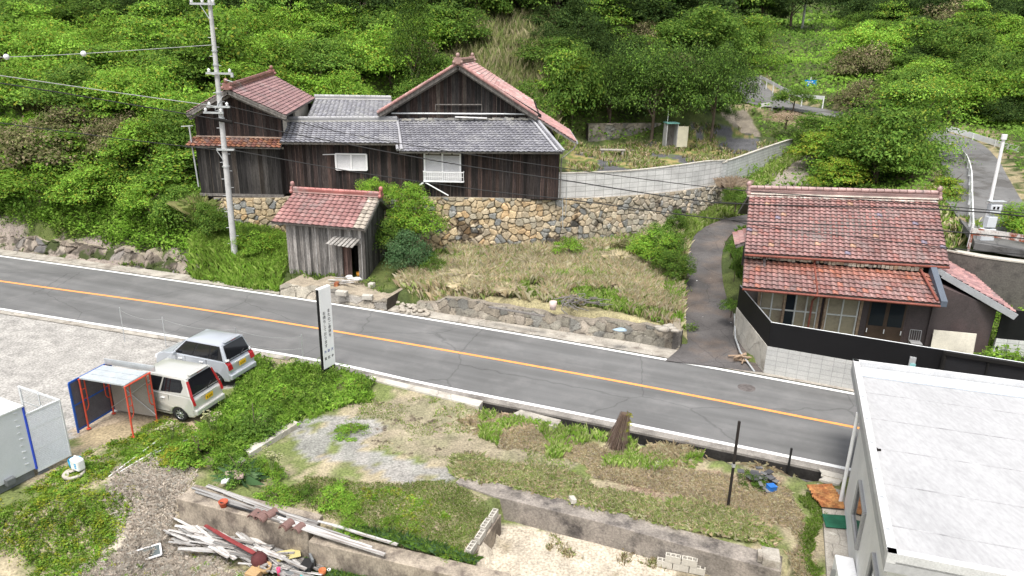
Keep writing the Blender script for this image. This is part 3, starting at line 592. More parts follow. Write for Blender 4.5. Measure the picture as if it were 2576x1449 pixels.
# windows with white louvred shutters
def shutter_window(x0, x1, z0, z1, y, parent, rail=False, split=True):
    f = MB(); t = .05
    for (a, b) in (((x0, z0), (x1, z0)), ((x0, z1), (x1, z1)), ((x0, z0), (x0, z1)), ((x1, z0), (x1, z1)), (((x0+x1)/2, z0), ((x0+x1)/2, z1))):
        f.bar((a[0], y-.05, a[1]), (b[0], y-.05, b[1]), .09, t+.02)
    fo = f.build('window', m_alu, parent); m = MB(); m.prism([(x0, y-.01, z0), (x1, y-.01, z0), (x1, y-.01, z1), (x0, y-.01, z1)], (0, .01, 0)); m.build('pane', glass('shaded_glass', (.10, .085, .08), .2), fo)
    s = MB(); n = int((z1-z0)/.055); top = n if not rail else int(n*.93)
    for k in range(1, top):
        z = z0+(z1-z0)*k/n; s.prism([(x0+.03, y-.04, z), (x1-.03, y-.04, z), (x1-.03, y-.015, z+.03), (x0+.03, y-.015, z+.03)], (0, .004, -.004))
    s.build('louvre', m_alu, fo); return fo
shutter_window(w1[0][0], w1[1][0], w1[0][2], w1[1][2], yA-.02, FH)
W2 = shutter_window(w2[0][0], w2[1][0], w2[0][2]-.45, w2[1][2], yB-.02, FH, rail=True)
mb = MB(); x0, x1, z0, z1 = D(1066, 455, yB-.3)[0], D(1166, 455, yB-.3)[0], D(1066, 456, yB-.3)[2], D(1066, 432, yB-.3)[2]
for z in (z0, z1): mb.bar((x0, yB-.3, z), (x1, yB-.3, z), .05, .05); mb.bar((x1, yB-.3, z), (x1, yB, z), .05, .05); mb.bar((x0, yB-.3, z), (x0, yB, z), .05, .05)
for k in range(22): x = x0+(x1-x0)*k/21; mb.bar((x, yB-.3, z0), (x, yB-.3, z1), .022, .022)
mb.bar((x0, yB-.3, (z0+z1)/2), (x1, yB-.3, (z0+z1)/2), .02, .02)
for k in range(8): mb.bar((x0, yB-.3+.035*k, z0), (x1, yB-.3+.035*k, z0), .02, .02)
mb.build('window_railing', m_alu, FH)
mb = MB(); mb.bar(D(812, 389, yA-.06), D(848, 388, yA-.06), .05, .04); mb.build('shutter_rail', m_alu, FH)
mb = MB(); mb.tube(D(1066, 457, yB-.35), D(1128, 492, yB-.5), .035); mb.bar(D(1056, 466, yB-.3), D(1068, 456, yB-.3), .1, .08); mb.build('drain_pipe', m_alu, FH)

# ------------------------------------------------------------ storehouse with the gable end, left
BN = empty('storehouse', (0, 0, 0), 0, 'tall dark plank storehouse with red-brown tiled gable roof behind the big utility pole', 'storehouse')
yb = 38.3
x0, x1 = xw(506, 480, yb), xw(711, 480, yb); zbb = D(600, 487, yb)[2]; zsk = D(600, 366, yb)[2]; zsk2 = D(600, 352, yb)[2]
ux0, ux1 = xw(492, 320, yb+.35), xw(708, 320, yb+.35); apx = D(571, 236, yb+.35); zue = D(486, 289, yb+.35)[2]; zur = D(712, 291, yb+.35)[2]
boards('lower_wall', (x0, yb), (x1, yb), zbb, zsk+.05, CHARL, BN, seed=20, w=.24)
wall_poly('wall', [(x0, yb+.03, zbb-.3), (x1, yb+.03, zbb-.3), (x1, yb+.03, zsk), (x0, yb+.03, zsk)], (0, 7.5, 0), m_darkw, BN)
mb = MB(); mb.bar((x0-.05, yb-.02, zbb-.08), (x1+.05, yb-.02, zbb-.08), .12, .14); mb.build('sill_beam', m_timber, BN)
ta = (apx[0]-ux0)/(ux1-ux0); bt = lambda t: zue+(apx[2]-zue)*t/ta if t < ta else zur+(apx[2]-zur)*(1-t)/(1-ta)
boards('upper_wall', (ux0, yb+.35), (ux1, yb+.35), zsk2, bt, CHAR, BN, seed=21, w=.2)
wall_poly('wall', [(ux0, yb+.4, zsk-.1), (ux1, yb+.4, zsk-.1), (ux1, yb+.4, zur), (apx[0], yb+.4, apx[2]), (ux0, yb+.4, zue)], (0, .25, 0), m_darkw, BN)
BRN = [(.26, .11, .07), (.30, .13, .08), (.22, .10, .08), (.34, .17, .10), (.25, .15, .12)]
tile_roof('skirt_roof', (ux0-.2, yb+.36, zsk2+.06), (ux1+.05, yb+.36, zsk2+.06), (ux1+.1, yb-.45, zsk-.02), (ux0-.35, yb-.45, zsk-.02), m_tile, BRN, BN, seed=22, thick=.06, amp=.05)
mb = MB(); mb.bar((ux0, yb+.3, zsk2+.12), (ux1, yb+.3, zsk2+.12), .12, .07, col=(.5, .36, .28)); mb.build('mortar_line', m_tile, BN)
rF, rK = D(571, 224, yb-.45), D(683, 187, 46.6); eF, eK = D(719, 290, yb-.45), D(793, 247, 45.6); lF = D(468, 284, yb-.45); lK = lF+(rK-rF)
tile_roof('roof', rF, rK, eK, eF, m_tile, REDF, BN, seed=23, tw=.26); tile_roof('roof', rK, rF, lF, lK, m_tile, REDF, BN, seed=24)
ridge_cap('ridge', rF, rK, m_tile, (.27, .13, .11), BN, w=.4)
mb = MB()
for e in (eF, lF): mb.bar(rF+[0, .05, -.14], e+[0, .05, -.14], .06, .22); mb.bar(rF+[0, .35, -.34], e+[0, .35, -.34], .1, .12)
mb.build('barge_board', m_timber, BN)
# right flank: plaster with a dark opening
fr = np.array([ux1, yb+.4]); bk = np.array([D(776, 280, 45.)[0], 45.])
def side(t): return fr+(bk-fr)*t
mb = MB()
for (a, b, lo, hi) in ((0, .18, 0, 1), (.18, .48, 0, .45), (.48, 1, 0, 1)):
    p, q = side(a), side(b); zt0 = zur+.15+.2*a; zt1 = zur+.15+.2*b; z0 = zsk-.2; h0 = z0+(zt0-z0)*hi; h1 = z0+(zt1-z0)*hi; mb.prism([(p[0], p[1], z0), (q[0], q[1], z0), (q[0], q[1], h1), (p[0], p[1], h0)], (-.2, 0, 0))
mb.build('side_wall', m_plaster, BN)
mb = MB(); p, q = side(.16)-[.12, 0], side(.5)-[.12, 0]; mb.prism([(p[0], p[1], zsk), (q[0], q[1], zsk), (q[0], q[1], zur+.2), (p[0], p[1], zur+.2)], (-.02, 0, 0)); mb.build('opening', m_void, BN)
wall_poly('wall', [(ux0, 45.4, zsk-.1), (ux1, 45.4, zsk-.1), (ux1, 45.4, zur), (apx[0]-2, 45.4, apx[2]), (ux0, 45.4, zue)], (0, .2, 0), m_darkw, BN)
wall_poly('wall', [(ux0, yb+.4, zsk-.1), (ux0, 45.4, zsk-.1), (ux0, 45.4, zue), (ux0, yb+.4, zue)], (.2, 0, 0), m_darkw, BN)
mb = MB(); p = D(484, 372, yb-.1); mb.path([D(500, 470, yb-.1), D(492, 420, yb-.1), p, D(476, 318, yb-.1)], .045); mb.bar(D(456, 318, yb-.1), D(486, 316, yb-.1), .06, .05); mb.build('downpipe', m_galv, BN)

# ------------------------------------------------------------ grey plank shed by the road
SH = empty('shed', (0, 0, 0), 0, 'small weathered grey plank shed with a pink-red tiled roof beside the road', 'shed')
s0, s1 = np.array([-11.37, 34.45]), np.array([-7.35, 33.95]); dv = (s1-s0)/np.linalg.norm(s1-s0); nb = np.array([-dv[1], dv[0]]); Ls = np.linalg.norm(s1-s0); DP = 3.3
zs0 = .62; zfe = 3.42; hzr = 4.45
q = lambda a, b, z=0: V3(*(s0+dv*a+nb*b), z)
dx0, dx1, dz1 = 2.85, 3.75, zs0+1.75
boards('wall', q(0, 0), q(Ls, 0), zs0-.1, zfe, GREYW, SH, seed=30, w=.17, holes=((dx0, dx1, zs0-.1, dz1),))
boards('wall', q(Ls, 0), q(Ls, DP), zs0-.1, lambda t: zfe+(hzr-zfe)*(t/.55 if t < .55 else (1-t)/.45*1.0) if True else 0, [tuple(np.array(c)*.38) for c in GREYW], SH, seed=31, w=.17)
boards('wall', q(0, DP), q(0, 0), zs0-.1, lambda t: zfe+(hzr-zfe)*((t)/.45 if t < .45 else (1-t)/.55), GREYW, SH, seed=32, w=.17)
boards('wall', q(Ls, DP), q(0, DP), zs0-.1, zfe, GREYW, SH, seed=33, w=.17)
sr0, sr1 = q(-.25, 1.8, hzr+.08), q(Ls+.3, 1.8, hzr+.02); se0, se1 = q(-.55, -.4, zfe+.02), q(Ls+.15, -.35, zfe-.12); sb0, sb1 = q(-.3, DP+.45, zfe+.05), q(Ls+.3, DP+.5, zfe-.02)
PINK = [(0.348, 0.183, 0.17), (0.373, 0.199, 0.183), (0.324, 0.166, 0.154), (0.373, 0.219, 0.203), (0.34, 0.178, 0.166)]
def wearR(tc, nv, nu, rg):
    tc[:, -2:] = np.array((.46, .40, .33))*rg.uniform(.8, 1.1, (nv, 2, 1)); return tc
tile_roof('roof', sr0, sr1, se1, se0, m_tile, PINK, SH, seed=34, tw=.3, tl=.27, amp=.035, wear=wearR); tile_roof('roof', sr1, sr0, sb0, sb1, m_tile, BRN, SH, seed=35)
ridge_cap('ridge', sr0, sr1, m_tile, (.42, .16, .14), SH, white=(.55, .35, .32), w=.36)
mb = MB()
for a, b in ((sr1, se1), (sr1, sb1)): mb.bar(a+V3(0, 0, -.1), b+V3(0, 0, -.1), .05, .16)
mb.build('barge_board', m_timber, SH)
mb = MB(); mb.bar(q(dx0-.04, -.02, zs0-.1), q(dx0-.04, -.02, dz1), .08, .08); mb.bar(q(dx1+.04, -.02, zs0-.1), q(dx1+.04, -.02, dz1+.1), .08, .08); mb.bar(q(dx0-.1, -.02, dz1+.04), q(dx1+.1, -.02, dz1+.04), .08, .08); mb.build('door_frame', m_timber, SH)
boards('door', q(dx0-.02, .05), q(dx0+.45, .12), zs0, dz1, [(.15, .09, .075), (.12, .08, .07)], SH, seed=36, w=.12)
mb = MB(); mb.box(q(Ls/2, DP/2, zs0-.05), (Ls-.1, DP-.1, .1), math.atan2(dv[1], dv[0])); mb.prism([tuple(q(dx0+.3, .9, zs0)), tuple(q(Ls-.05, .9, zs0)), tuple(q(Ls-.05, .9, zfe)), tuple(q(dx0+.3, .9, zfe))], (0, .02, 0)); mb.build('floor', m_void, SH)
mb = MB()
for k in range(7):
    a = .12*k; c = random.choice([(.42, .41, .39), (.34, .33, .31), (.5, .49, .46)]); mb.bar(q(dx0-.25+.2*k, .0, dz1+.42-.01*k), q(dx0-.5+.2*k, -.62-.04*(k % 2), dz1+.16-.02*k), .17, .02, col=c)
mb.build('canopy', m_board, SH)
bag = MB(); bag.blob(q(3.45, -.15, zs0-.02), (.42, .2, .12), jit=.3, seed=2); bag.blob(q(3.2, -.05, zs0+.05), (.2, .16, .14), jit=.3, seed=3); tag(bag.build('sack', m_alu), 'crumpled white plastic sack at the doorway of the grey plank shed', 'sack')
bb = MB(); bb.lathe([(.0, 0), (.12, 0), (.14, .22), (.12, .22), (.1, .02)], q(3.55, .35, zs0)); tag(bb.build('bucket', mat('orange_plastic', (.75, .33, .04), .5, .1)), 'orange bucket inside the open doorway of the grey plank shed', 'bucket')
# ------------------------------------------------------------ stone walls with real relief
m_stone = mat('field_stone', (1, 1, 1), .9, .22, 3, .25, 18, attr=True, bump=.4, bscale=25)
def stone_wall(name, pl, zb, zt, cell, pal, label, cat, batter=.1, cap=.5, step=.045, depth=.07, joint=.055, seed=0, aspect=1.15, jointcol=(.06, .05, .04), capcol=(.30, .26, .20), moss=None, topjag=0.):
    """pl: plan polyline, the face looks to its right; zb, zt arrays along it"""
    s = np.concatenate([[0], np.cumsum(np.hypot(*np.diff(pl[:, :2], axis=0).T))]); Ln = s[-1]; ns_ = int(Ln/step); ss = np.linspace(0, Ln, ns_)
    px = np.interp(ss, s, pl[:, 0]); py = np.interp(ss, s, pl[:, 1]); b = np.interp(ss, s, zb); t = np.interp(ss, s, zt)+(vnoise(ss, 0*ss, .45, seed+5)-.5)*topjag
    tx = np.gradient(px); ty = np.gradient(py); l = np.hypot(tx, ty); nx = ty/l; ny = -tx/l
    nv = max(3, int((t-b).max()/step)); v = np.linspace(0, 1, nv+1)
    Sg = np.repeat(ss[None], nv+1, 0); Zg = b[None]+(t-b)[None]*v[:, None]
    u = Sg/(cell*aspect)+(fbm(Sg, Zg, cell*2, seed+1)-.5)*.8; w = Zg/cell+(fbm(Sg, Zg, cell*2, seed+2)-.5)*.8; i = np.floor(u).astype(int); j = np.floor(w).astype(int)
    d1 = np.full(u.shape, 9.); d2 = d1.copy(); ci = np.zeros(u.shape)
    for di in (-1, 0, 1):
        for dj in (-1, 0, 1):
            a, c = i+di, j+dj; fx = a+.08+.84*_hash(a, c, seed); fy = c+.08+.84*_hash(a, c, seed+9); sz = .0+.35*_hash(a, c, seed+3); dd_ = np.hypot(u-fx, w-fy)-sz*.25
            m1 = dd_ < d1; d2 = np.where(m1, d1, np.minimum(d2, dd_)); ci = np.where(m1, _hash(a, c, seed+4), ci); d1 = np.where(m1, dd_, d1)
    e = (d2-d1)*cell; hgt = np.clip(e/(joint*1.6), 0, 1)**.5*depth*(.6+.8*_hash((ci*9973).astype(int), 0*i, 3)); inj = e < joint*.36
    off = hgt-batter*v[:, None]
    Xg = px[None]+nx[None]*off; Yg = py[None]+ny[None]*off
    pal = np.array(pal); c = pal[(ci*9999).astype(int) % len(pal)]*(.75+.5*_hash((ci*99991).astype(int), 0*i, 1))[..., None]
    c = np.where(inj[..., None], np.array(jointcol), c)
    if moss is not None: c = moss(c, Sg, Zg, v)
    Vv = np.stack([Xg, Yg, Zg], -1).reshape(-1, 3); id_ = np.arange((nv+1)*ns_).reshape(nv+1, ns_); Ff = np.stack([id_[:-1, :-1], id_[:-1, 1:], id_[1:, 1:], id_[1:, :-1]], -1).reshape(-1, 4)
    fc = .25*(c[:-1, :-1]+c[1:, :-1]+c[:-1, 1:]+c[1:, 1:]).reshape(-1, 3)
    # top, ends and back
    n0 = len(Vv); T0 = np.stack([Xg[-1], Yg[-1], Zg[-1]], -1); T1 = T0-np.stack([nx, ny, 0*nx], -1)*cap; B1 = T1.copy(); B1[:, 2] = b
    k = np.arange(ns_-1); Vv = np.vstack([Vv, T0, T1, B1]); Ft = np.vstack([np.stack([n0+k, n0+k+1, n0+ns_+k+1, n0+ns_+k], -1), np.stack([n0+ns_+k, n0+ns_+k+1, n0+2*ns_+k+1, n0+2*ns_+k], -1)])
    Fe = []
    for kk in (0, ns_-1):
        n1 = len(Vv); Vv = np.vstack([Vv, [Xg[0, kk], Yg[0, kk], Zg[0, kk]]]); q4 = [n1, n0+kk, n0+ns_+kk, n0+2*ns_+kk]; Fe.append(q4 if kk else q4[::-1])
    Fa = np.vstack([Ff, Ft, np.array(Fe)]); fc = np.vstack([fc, np.tile(capcol, (len(Ft), 1)), np.tile(jointcol, (2, 1))])
    o = mesh_np(name, Vv, Fa, m_stone, col=fc); return tag(o, label, cat)
TAN = [(0.56, 0.428, 0.256), (0.52, 0.4, 0.248), (0.6, 0.465, 0.288), (0.5, 0.409, 0.28), (0.42, 0.372, 0.28), (0.306, 0.306, 0.284), (0.54, 0.437, 0.296), (0.56, 0.391, 0.216), (0.46, 0.391, 0.288), (0.52, 0.428, 0.296), (0.27, 0.275, 0.267), (0.54, 0.428, 0.272), (0.58, 0.465, 0.304), (0.48, 0.4, 0.272)]
zt = []
for p in STONE[:, :2]:
    # top line read off the picture
    px_, _ = proj((p[0], p[1], 4)); py_ = np.interp(px_, [540, 640, 1050, 1397, 1500, 1600, 1700, 1785, 1830], [498, 498, 496, 500, 498, 492, 483, 470, 462])
    d = ray(px_, py_); zt.append(HGT+d[2]*p[1]/d[1])
zt = np.array(zt); zt = np.convolve(np.pad(zt, 3, 'edge'), np.ones(7)/7, 'valid')
zb = _Hraw(STONE[:, 0]+.25, STONE[:, 1]-.6)-.5
def moss1(c, s, z, v):
    m = (fbm(s, z, .8, 71) > .52+.5*np.clip(v, 0, 1)[:, None]*.6)[..., None]; c = np.where(m, c*np.array((.30, .28, .27)), c)
    g = sm((s-14)/14)[..., None]*.55; return c*(1-g)+g*(c.mean(-1, keepdims=True)*np.array((1.15, 1.08, .96)))
stone_wall('stone_retaining_wall', STONE, zb, zt, .32, TAN, 'tall curving retaining wall of rounded tan and grey field stones under the farmhouse', 'stone wall', seed=5, moss=moss1, joint=.045, step=.04, depth=.11, jointcol=(.075, .065, .05))
GRYS = [(.27, .25, .205), (.31, .28, .23), (.23, .215, .18), (.33, .29, .24), (.28, .245, .195), (.21, .205, .185)]
LW = polyline([P(1045, 780, 0), P(1250, 812, 0), P(1450, 842, 0), P(1600, 865, 0), P(1709, 884, 0)], .4)
LW = offset(LW, .1)
lt = np.interp(np.linspace(0, 1, len(LW)), [0, .05, .12, .48, .52, .66, .70, 1], [.3, .42, .80, .82, .66, .66, .80, .86])
stone_wall('low_stone_wall', LW, np.full(len(LW), -.1), lt, .36, GRYS, 'low mortared grey stone wall along the far edge of the road in front of the dry garden', 'stone wall', seed=8, joint=.03, depth=.05, topjag=.16, cap=.3, jointcol=(.09, .08, .07), capcol=(.24, .21, .17), batter=.12)
# end face of the low wall
e0 = LW[-1]; e1 = e0+np.array([.35, 1.5, 0]); EW = polyline([e0, e1], .3)
stone_wall('low_stone_wall', EW, np.full(len(EW), -.1), np.full(len(EW), .85), .42, GRYS, 'short stone wall end turning up beside the asphalt lane', 'stone wall', seed=12, joint=.03, depth=.05, topjag=.1, cap=.3, jointcol=(.12, .11, .10), batter=.1)
# stone wall behind the terrace yard
BW = polyline([arr(6, 59.3, 0), arr(9, 60.2, 0), arr(12.3, 61.2, 0)], .5)
stone_wall('stone_wall', BW, np.full(len(BW), 3.8), np.full(len(BW), 5.9), .45, GRYS, 'grey stone retaining wall in the shade at the back of the terrace yard', 'stone wall', seed=15, step=.09, depth=.07)

# ------------------------------------------------------------ pale block walls
m_block = block_mat('pale_concrete_block', (.70, .69, .67), (.62, .61, .59), (.30, .29, .27), .6, .3, .012, 0, .16)
m_block2 = block_mat('whitewashed_block', (.66, .66, .65), (.58, .58, .57), (.30, .30, .29), .4, .2, .01, 0, .12)
def sheet_wall(name, pl, zb, zt, th, m, label=None, cat=None, cap=None, parent=None):
    s = np.concatenate([[0], np.cumsum(np.hypot(*np.diff(pl[:, :2], axis=0).T))]); n = len(pl); a = offset(pl, 0); b = offset(pl, th)
    V = np.vstack([np.c_[a[:, :2], zb], np.c_[a[:, :2], zt], np.c_[b[:, :2], zt], np.c_[b[:, :2], zb]]); i = np.arange(n-1); F = []
    for r0, r1 in ((0, 1), (1, 2), (2, 3)): F.append(np.stack([r0*n+i, r0*n+i+1, r1*n+i+1, r1*n+i], -1))
    F.append(np.array([[0, n, 2*n, 3*n], [n-1, 4*n-1, 3*n-1, 2*n-1]])); F = np.vstack(F); o = mesh_np(name, V, F, m, parent)
    uv = o.data.uv_layers.new(name='UVMap'); L = np.array([l.vertex_index for l in o.data.loops]); S4 = np.tile(s, 4); u = np.stack([S4[L], V[L, 2]], -1)
    uv.data.foreach_set('uv', u.astype(np.float32).ravel())
    if label: tag(o, label, cat)
    if cap:
        c = extrude_line(np.c_[pl[:, :2], zt], [(-.025, 0), (-.025, cap), (th+.025, cap), (th+.025, 0)], m=m_lconc, name='coping', parent=o)
    return o
k = [i for i in range(len(STONE)) if proj((STONE[i, 0], STONE[i, 1], 4))[0] > 1392]; WP = offset(STONE[k], .16); zt0 = zt[k]
zw = []
for p in WP[:, :2]:
    px_, _ = proj((p[0], p[1], 5)); py_ = np.interp(px_, [1397, 1500, 1600, 1700, 1785], [437, 435, 430, 418, 405]); d = ray(px_, py_); zw.append(HGT+d[2]*p[1]/d[1])
zw = np.convolve(np.pad(np.array(zw), 3, 'edge'), np.ones(7)/7, 'valid')
sheet_wall('block_wall', WP, zt0-.1, zw, .15, m_block, 'pale grey concrete block wall curving along the top of the tall stone wall', 'block wall', cap=.05)
WQ = np.vstack([WP[-1:], WHITE2[4:]]); s2 = np.linspace(0, 1, len(WQ)); zq = []
for p in WQ[:, :2]:
    px_, _ = proj((p[0], p[1], 5)); py_ = np.interp(px_, [1785, 1850, 1930, 1990], [418, 400, 371, 351]); d = ray(px_, py_); zq.append(HGT+d[2]*p[1]/d[1])
zq = np.minimum(np.array(zq), 5.4); zq[-8:] = zq[-9]; zq = np.convolve(np.pad(zq, 3, 'edge'), np.ones(7)/7, 'valid')
sheet_wall('block_wall', WQ, zq-1.9, zq, .15, m_block2, 'lower stepped-down pale block wall that climbs and curls round the terrace driveway', 'block wall', cap=.05)
tag(MB().tube((2.9, 38.7, 3.), (2.9, 38.7, 4.6), .02).tube(D(1415, 490, 38.2), D(1416, 575, 38.2), .025).build('thin_pipe', m_galv), 'thin pale pipe running down the tall stone wall below the block wall corner', 'pipe')

# ------------------------------------------------------------ concrete walls of the lower yards
def slab_wall(name, pts, th, ztops, zbot, m, label, cat='concrete wall', back=True):
    """front top edge pts (x,y); thickness towards the back"""
    pl = np.array([(x, y, 0) for x, y in pts], float); a = offset(pl, 0); b = offset(pl, th if back else -th); mb = MB(); n = len(pl)
    vs = [(a[i, 0], a[i, 1], ztops[i]) for i in range(n)]+[(b[i, 0], b[i, 1], ztops[i]) for i in range(n)]+[(a[i, 0], a[i, 1], zbot) for i in range(n)]+[(b[i, 0], b[i, 1], zbot) for i in range(n)]; fs = []
    for i in range(n-1): fs += [(i, i+1, n+i+1, n+i), (2*n+i, 2*n+i+1, i+1, i), (n+i, n+i+1, 3*n+i+1, 3*n+i)]
    fs += [(0, n, 3*n, 2*n), (n-1, 3*n-1, 4*n-1, 2*n-1)]; mb.add(vs, fs); return tag(mb.build(name, m, bevel=.02), label, cat)
WA0, WA1 = P(444, 1254, .0), P(774, 1336, .0)
m_yard = mat('stained_yard_concrete', (.34, .29, .23), .92, .3, 1.6, .22, 20, tint=(.17, .14, .115), tscale=2.2, tlo=.46, thi=.62, bump=.4, bscale=25, stretch=(1, 1, .7))
slab_wall('concrete_wall', [WA0[:2], WA1[:2]], .72, [.0, .0], -1.15, m_yard, 'thick tan concrete wall with roof tiles and a red pot standing on its top')
WB0, WB1 = P(775, 1362, -.12), P(1270, 1480, -.12)
slab_wall('concrete_wall', [WB0[:2], WB1[:2]], .52, [-.12, -.12], -1.15, m_yard, 'low brownish concrete wall carrying white planks beyond the thick tan wall')
CW = [P(1146, 1213, -.1)[:2], P(1242, 1249, -.1)[:2], P(1526, 1319, -.1)[:2], P(1718, 1373, -.1)[:2], P(1965, 1440, -.1)[:2]]
slab_wall('retaining_wall', CW, .62, [-.08]*5, -.95, mat('mottled_old_concrete', (.27, .24, .21), .92, .3, 1.5, .25, 18, tint=(.09, .08, .075), tscale=1.4, tlo=.5, thi=.66, bump=.5, bscale=25), 'long mottled dark concrete retaining wall crossing the foreground yard', 'retaining wall')
mb = MB(); c_ = P(1938, 1405, 0); mb.box((c_[0], c_[1], .02), (.42, .5, .26), -.25); mb.box((c_[0]-.25, c_[1]+.05, .04), (.12, .3, .2), -.3); tag(mb.build('concrete_post_base', m_conc, bevel=.02), 'squat concrete block at the right end of the mottled retaining wall', 'concrete block')
# strips and slabs by the gutter
def slab(name, quadpx, z, th, m, label, cat):
    pts = [P(a, b, z) for a, b in quadpx]; mb = MB(); mb.prism([tuple(p) for p in pts], (0, 0, -th)); return tag(mb.build(name, m, bevel=.015), label, cat)
slab('concrete_strip', [(925, 952), (935, 944), (1215, 1008), (1205, 1022)], .04, .3, m_lconc, 'narrow pale concrete strip on the near side of the roadside gutter', 'concrete strip')
slab('concrete_slab', [(1290, 1040), (1310, 1030), (1412, 1056), (1400, 1076)], .06, .2, m_conc, 'rectangular concrete slab lying beside the roadside gutter', 'concrete slab')
slab('concrete_kerbstone', [(612, 1128), (735, 1056), (752, 1062), (628, 1140)], .02, .25, m_lconc, 'narrow pale concrete edging running from the road bushes to the flowering plant', 'edging')
slab('concrete_apron', [(2070, 1290), (2055, 1215), (2125, 1235), (2165, 1600), (2090, 1600)], -.05, .2, m_conc, 'grey concrete apron beside the wall of the white building', 'concrete apron')
slab('concrete_slab', [(1735, 1310), (1760, 1304), (1835, 1330), (1810, 1341)], -.04, .12, m_lconc, 'flat pale slab half hidden in the grass behind the retaining wall', 'concrete slab')
slab('drain_slab', [(2060, 1205), (2075, 1197), (2120, 1205), (2112, 1218)], .03, .1, m_lconc, 'pale drain slab at the corner of the white building by the road', 'concrete slab')
mb = MB(); g0, g1 = P(2066, 1190, .02), P(2120, 1203, .02); mb.bar(g0, g1, .36, .03); n = 18
for i in range(n): p = g0+(g1-g0)*i/n; mb.bar(p+[0, -.16, .03], p+[0, .16, .03], .03, .03)
tag(mb.build('drain_grate', m_lconc), 'pale slotted grate over the gutter next to the white building', 'drain grate')
mh = P(1878, 975, .006); mb = MB(); mb.lathe([(0, .0), (.3, .0), (.33, -.01)], (mh[0], mh[1], .008), 28); tag(mb.build('manhole_cover', mat('manhole_iron', (.13, .115, .11), .8, .3, 6, .3, 40)), 'round worn manhole cover in the asphalt road', 'manhole cover')

# ------------------------------------------------------------ white building, near right
m_wroof = mat('weathered_white_roof', (.40, .40, .405), .75, .07, .5, .10, 12, tint=(.345, .345, .35), tscale=1.1, tlo=.50, thi=.74, stretch=(1, .35, 1), streak=((.5, 2.5, 1), R(20), .04))
m_seam = mat('roof_seam', (.375, .375, .38), .8, .3, 3)
m_wwall = mat('white_render', (.66, .655, .64), .8, .08, .9, .05, 20)
WBD = empty('white_building', (0, 0, 0), 0, 'flat-roofed white building cut off by the right edge of the photo', 'building')
zr = 3.2; c0 = P(2145, 907, zr); c1 = P(2232, 1396, zr); c2 = P(2576, 963, zr); bd = (c2-c0)/np.linalg.norm(c2-c0); ld = (c1-c0)/np.linalg.norm(c1-c0)
w0_ = c0+bd*9; c3 = c1+bd*9; th = .34
mb = MB(); z0 = zr-.14
# roof slab with raised rim
mb.prism([tuple(c0+[0, 0, -.12]), tuple(c1+[0, 0, -.12]), tuple(c3+[0, 0, -.12]), tuple(w0_+[0, 0, -.12])], (0, 0, -.24)); mb.build('roof_slab', m_wroof, WBD)
mb = MB(); rw = .16
for a, b in ((c0, c1), (c0, w0_), (c1, c3)):
    d_ = (b-a)/np.linalg.norm(b-a); inn = np.cross([0, 0, 1], d_); mid = (c0+c3)/2; inn = inn if np.dot(mid-a, inn) > 0 else -inn
    mb.bar(a+inn*rw/2+[0, 0, -.05], b+inn*rw/2+[0, 0, -.05], rw, .22)
mb.build('roof_rim', mat('painted_rim', (.56, .56, .56), .6, .08), WBD)
inn = bd
for t in (.28, .42, .55, .68, .8, .92): p = c0+(c1-c0)*t+bd*.02+[0, 0, .065]; MB().box(p+bd*.06, (.06, .05, .02)).build('roof_clip', m_galv, WBD)
mb = MB(); p0 = c0+bd*.35+ld*.75; p1 = c0+bd*8.9+ld*.75; mb.prism([tuple(c0+bd*.17+ld*.2+[0, 0, -.115]), tuple(c0+bd*.17+ld*.85+[0, 0, -.115]), tuple(w0_+ld*.85+[0, 0, -.115]), tuple(w0_+ld*.2+[0, 0, -.115])], (0, 0, .03)); mb.build('gutter_strip', mat('pale_blue_sheet', (.50, .54, .58), .6, .08), WBD)
for k in range(5):
    y_ = 1.9+1.55*k; a_ = c0+ld*y_+bd*.2+[0, 0, -.117]; b_ = a_+bd*8.6; MB().bar(a_, b_, .035, .006).build('roof_seam', m_seam, WBD)
for (a, b) in ((2158, 952), (2202, 1131)):
    mb = MB(); q_ = P(a, b, zr-.1); mb.blob((q_[0], q_[1], zr-.09), (.07, .06, .05), seed=3); mb.tube((q_[0], q_[1], zr-.12), (q_[0]+.12, q_[1]-.02, zr-.09), .03)
    mb.build('roof_vent', m_void, WBD)
wz = zr-.36; A = P(2155, 1025, wz); A = c0+ld*2.75+bd*.12; A[2] = wz; E_ = c1-ld*.25+bd*.12; E_[2] = wz; F_ = E_+bd*9; G_ = A+bd*9
mb = MB(); mb.prism([tuple(A), tuple(E_), tuple(F_), tuple(G_)], (0, 0, -(wz+1.1))); mb.build('wall', m_wwall, WBD)
m_fr = mat('grey_frame', (.33, .33, .33), .5, .08); wd = -bd
def side_opening(t0, t1, z0, z1, nm):
    L_e = np.linalg.norm(E_-A); a = A+ld*(L_e*t0)-bd*.03; b = A+ld*(L_e*t1)-bd*.03; m = MB()
    for (p, q_) in (((a, z0), (b, z0)), ((a, z1), (b, z1)), ((a, z0), (a, z1)), ((b, z0), (b, z1))): m.bar((p[0][0], p[0][1], p[1]), (q_[0][0], q_[0][1], q_[1]), .1, .07)
    o = m.build(nm, m_fr, WBD); m = MB(); m.prism([(a[0], a[1], z0), (b[0], b[1], z0), (b[0], b[1], z1), (a[0], a[1], z1)], tuple(bd*.02)); m.build('pane', m_gl, o)
m_gl = glass('dark_window_glass')
side_opening(.30, .52, .9, 1.9, 'window'); side_opening(.80, .96, -.3, 2.1, 'door')
mb = MB(); a = A-bd*.1; mb.tube((a[0], a[1], wz), (a[0], a[1], -.1), .05); mb.build('downpipe', m_alu, WBD)
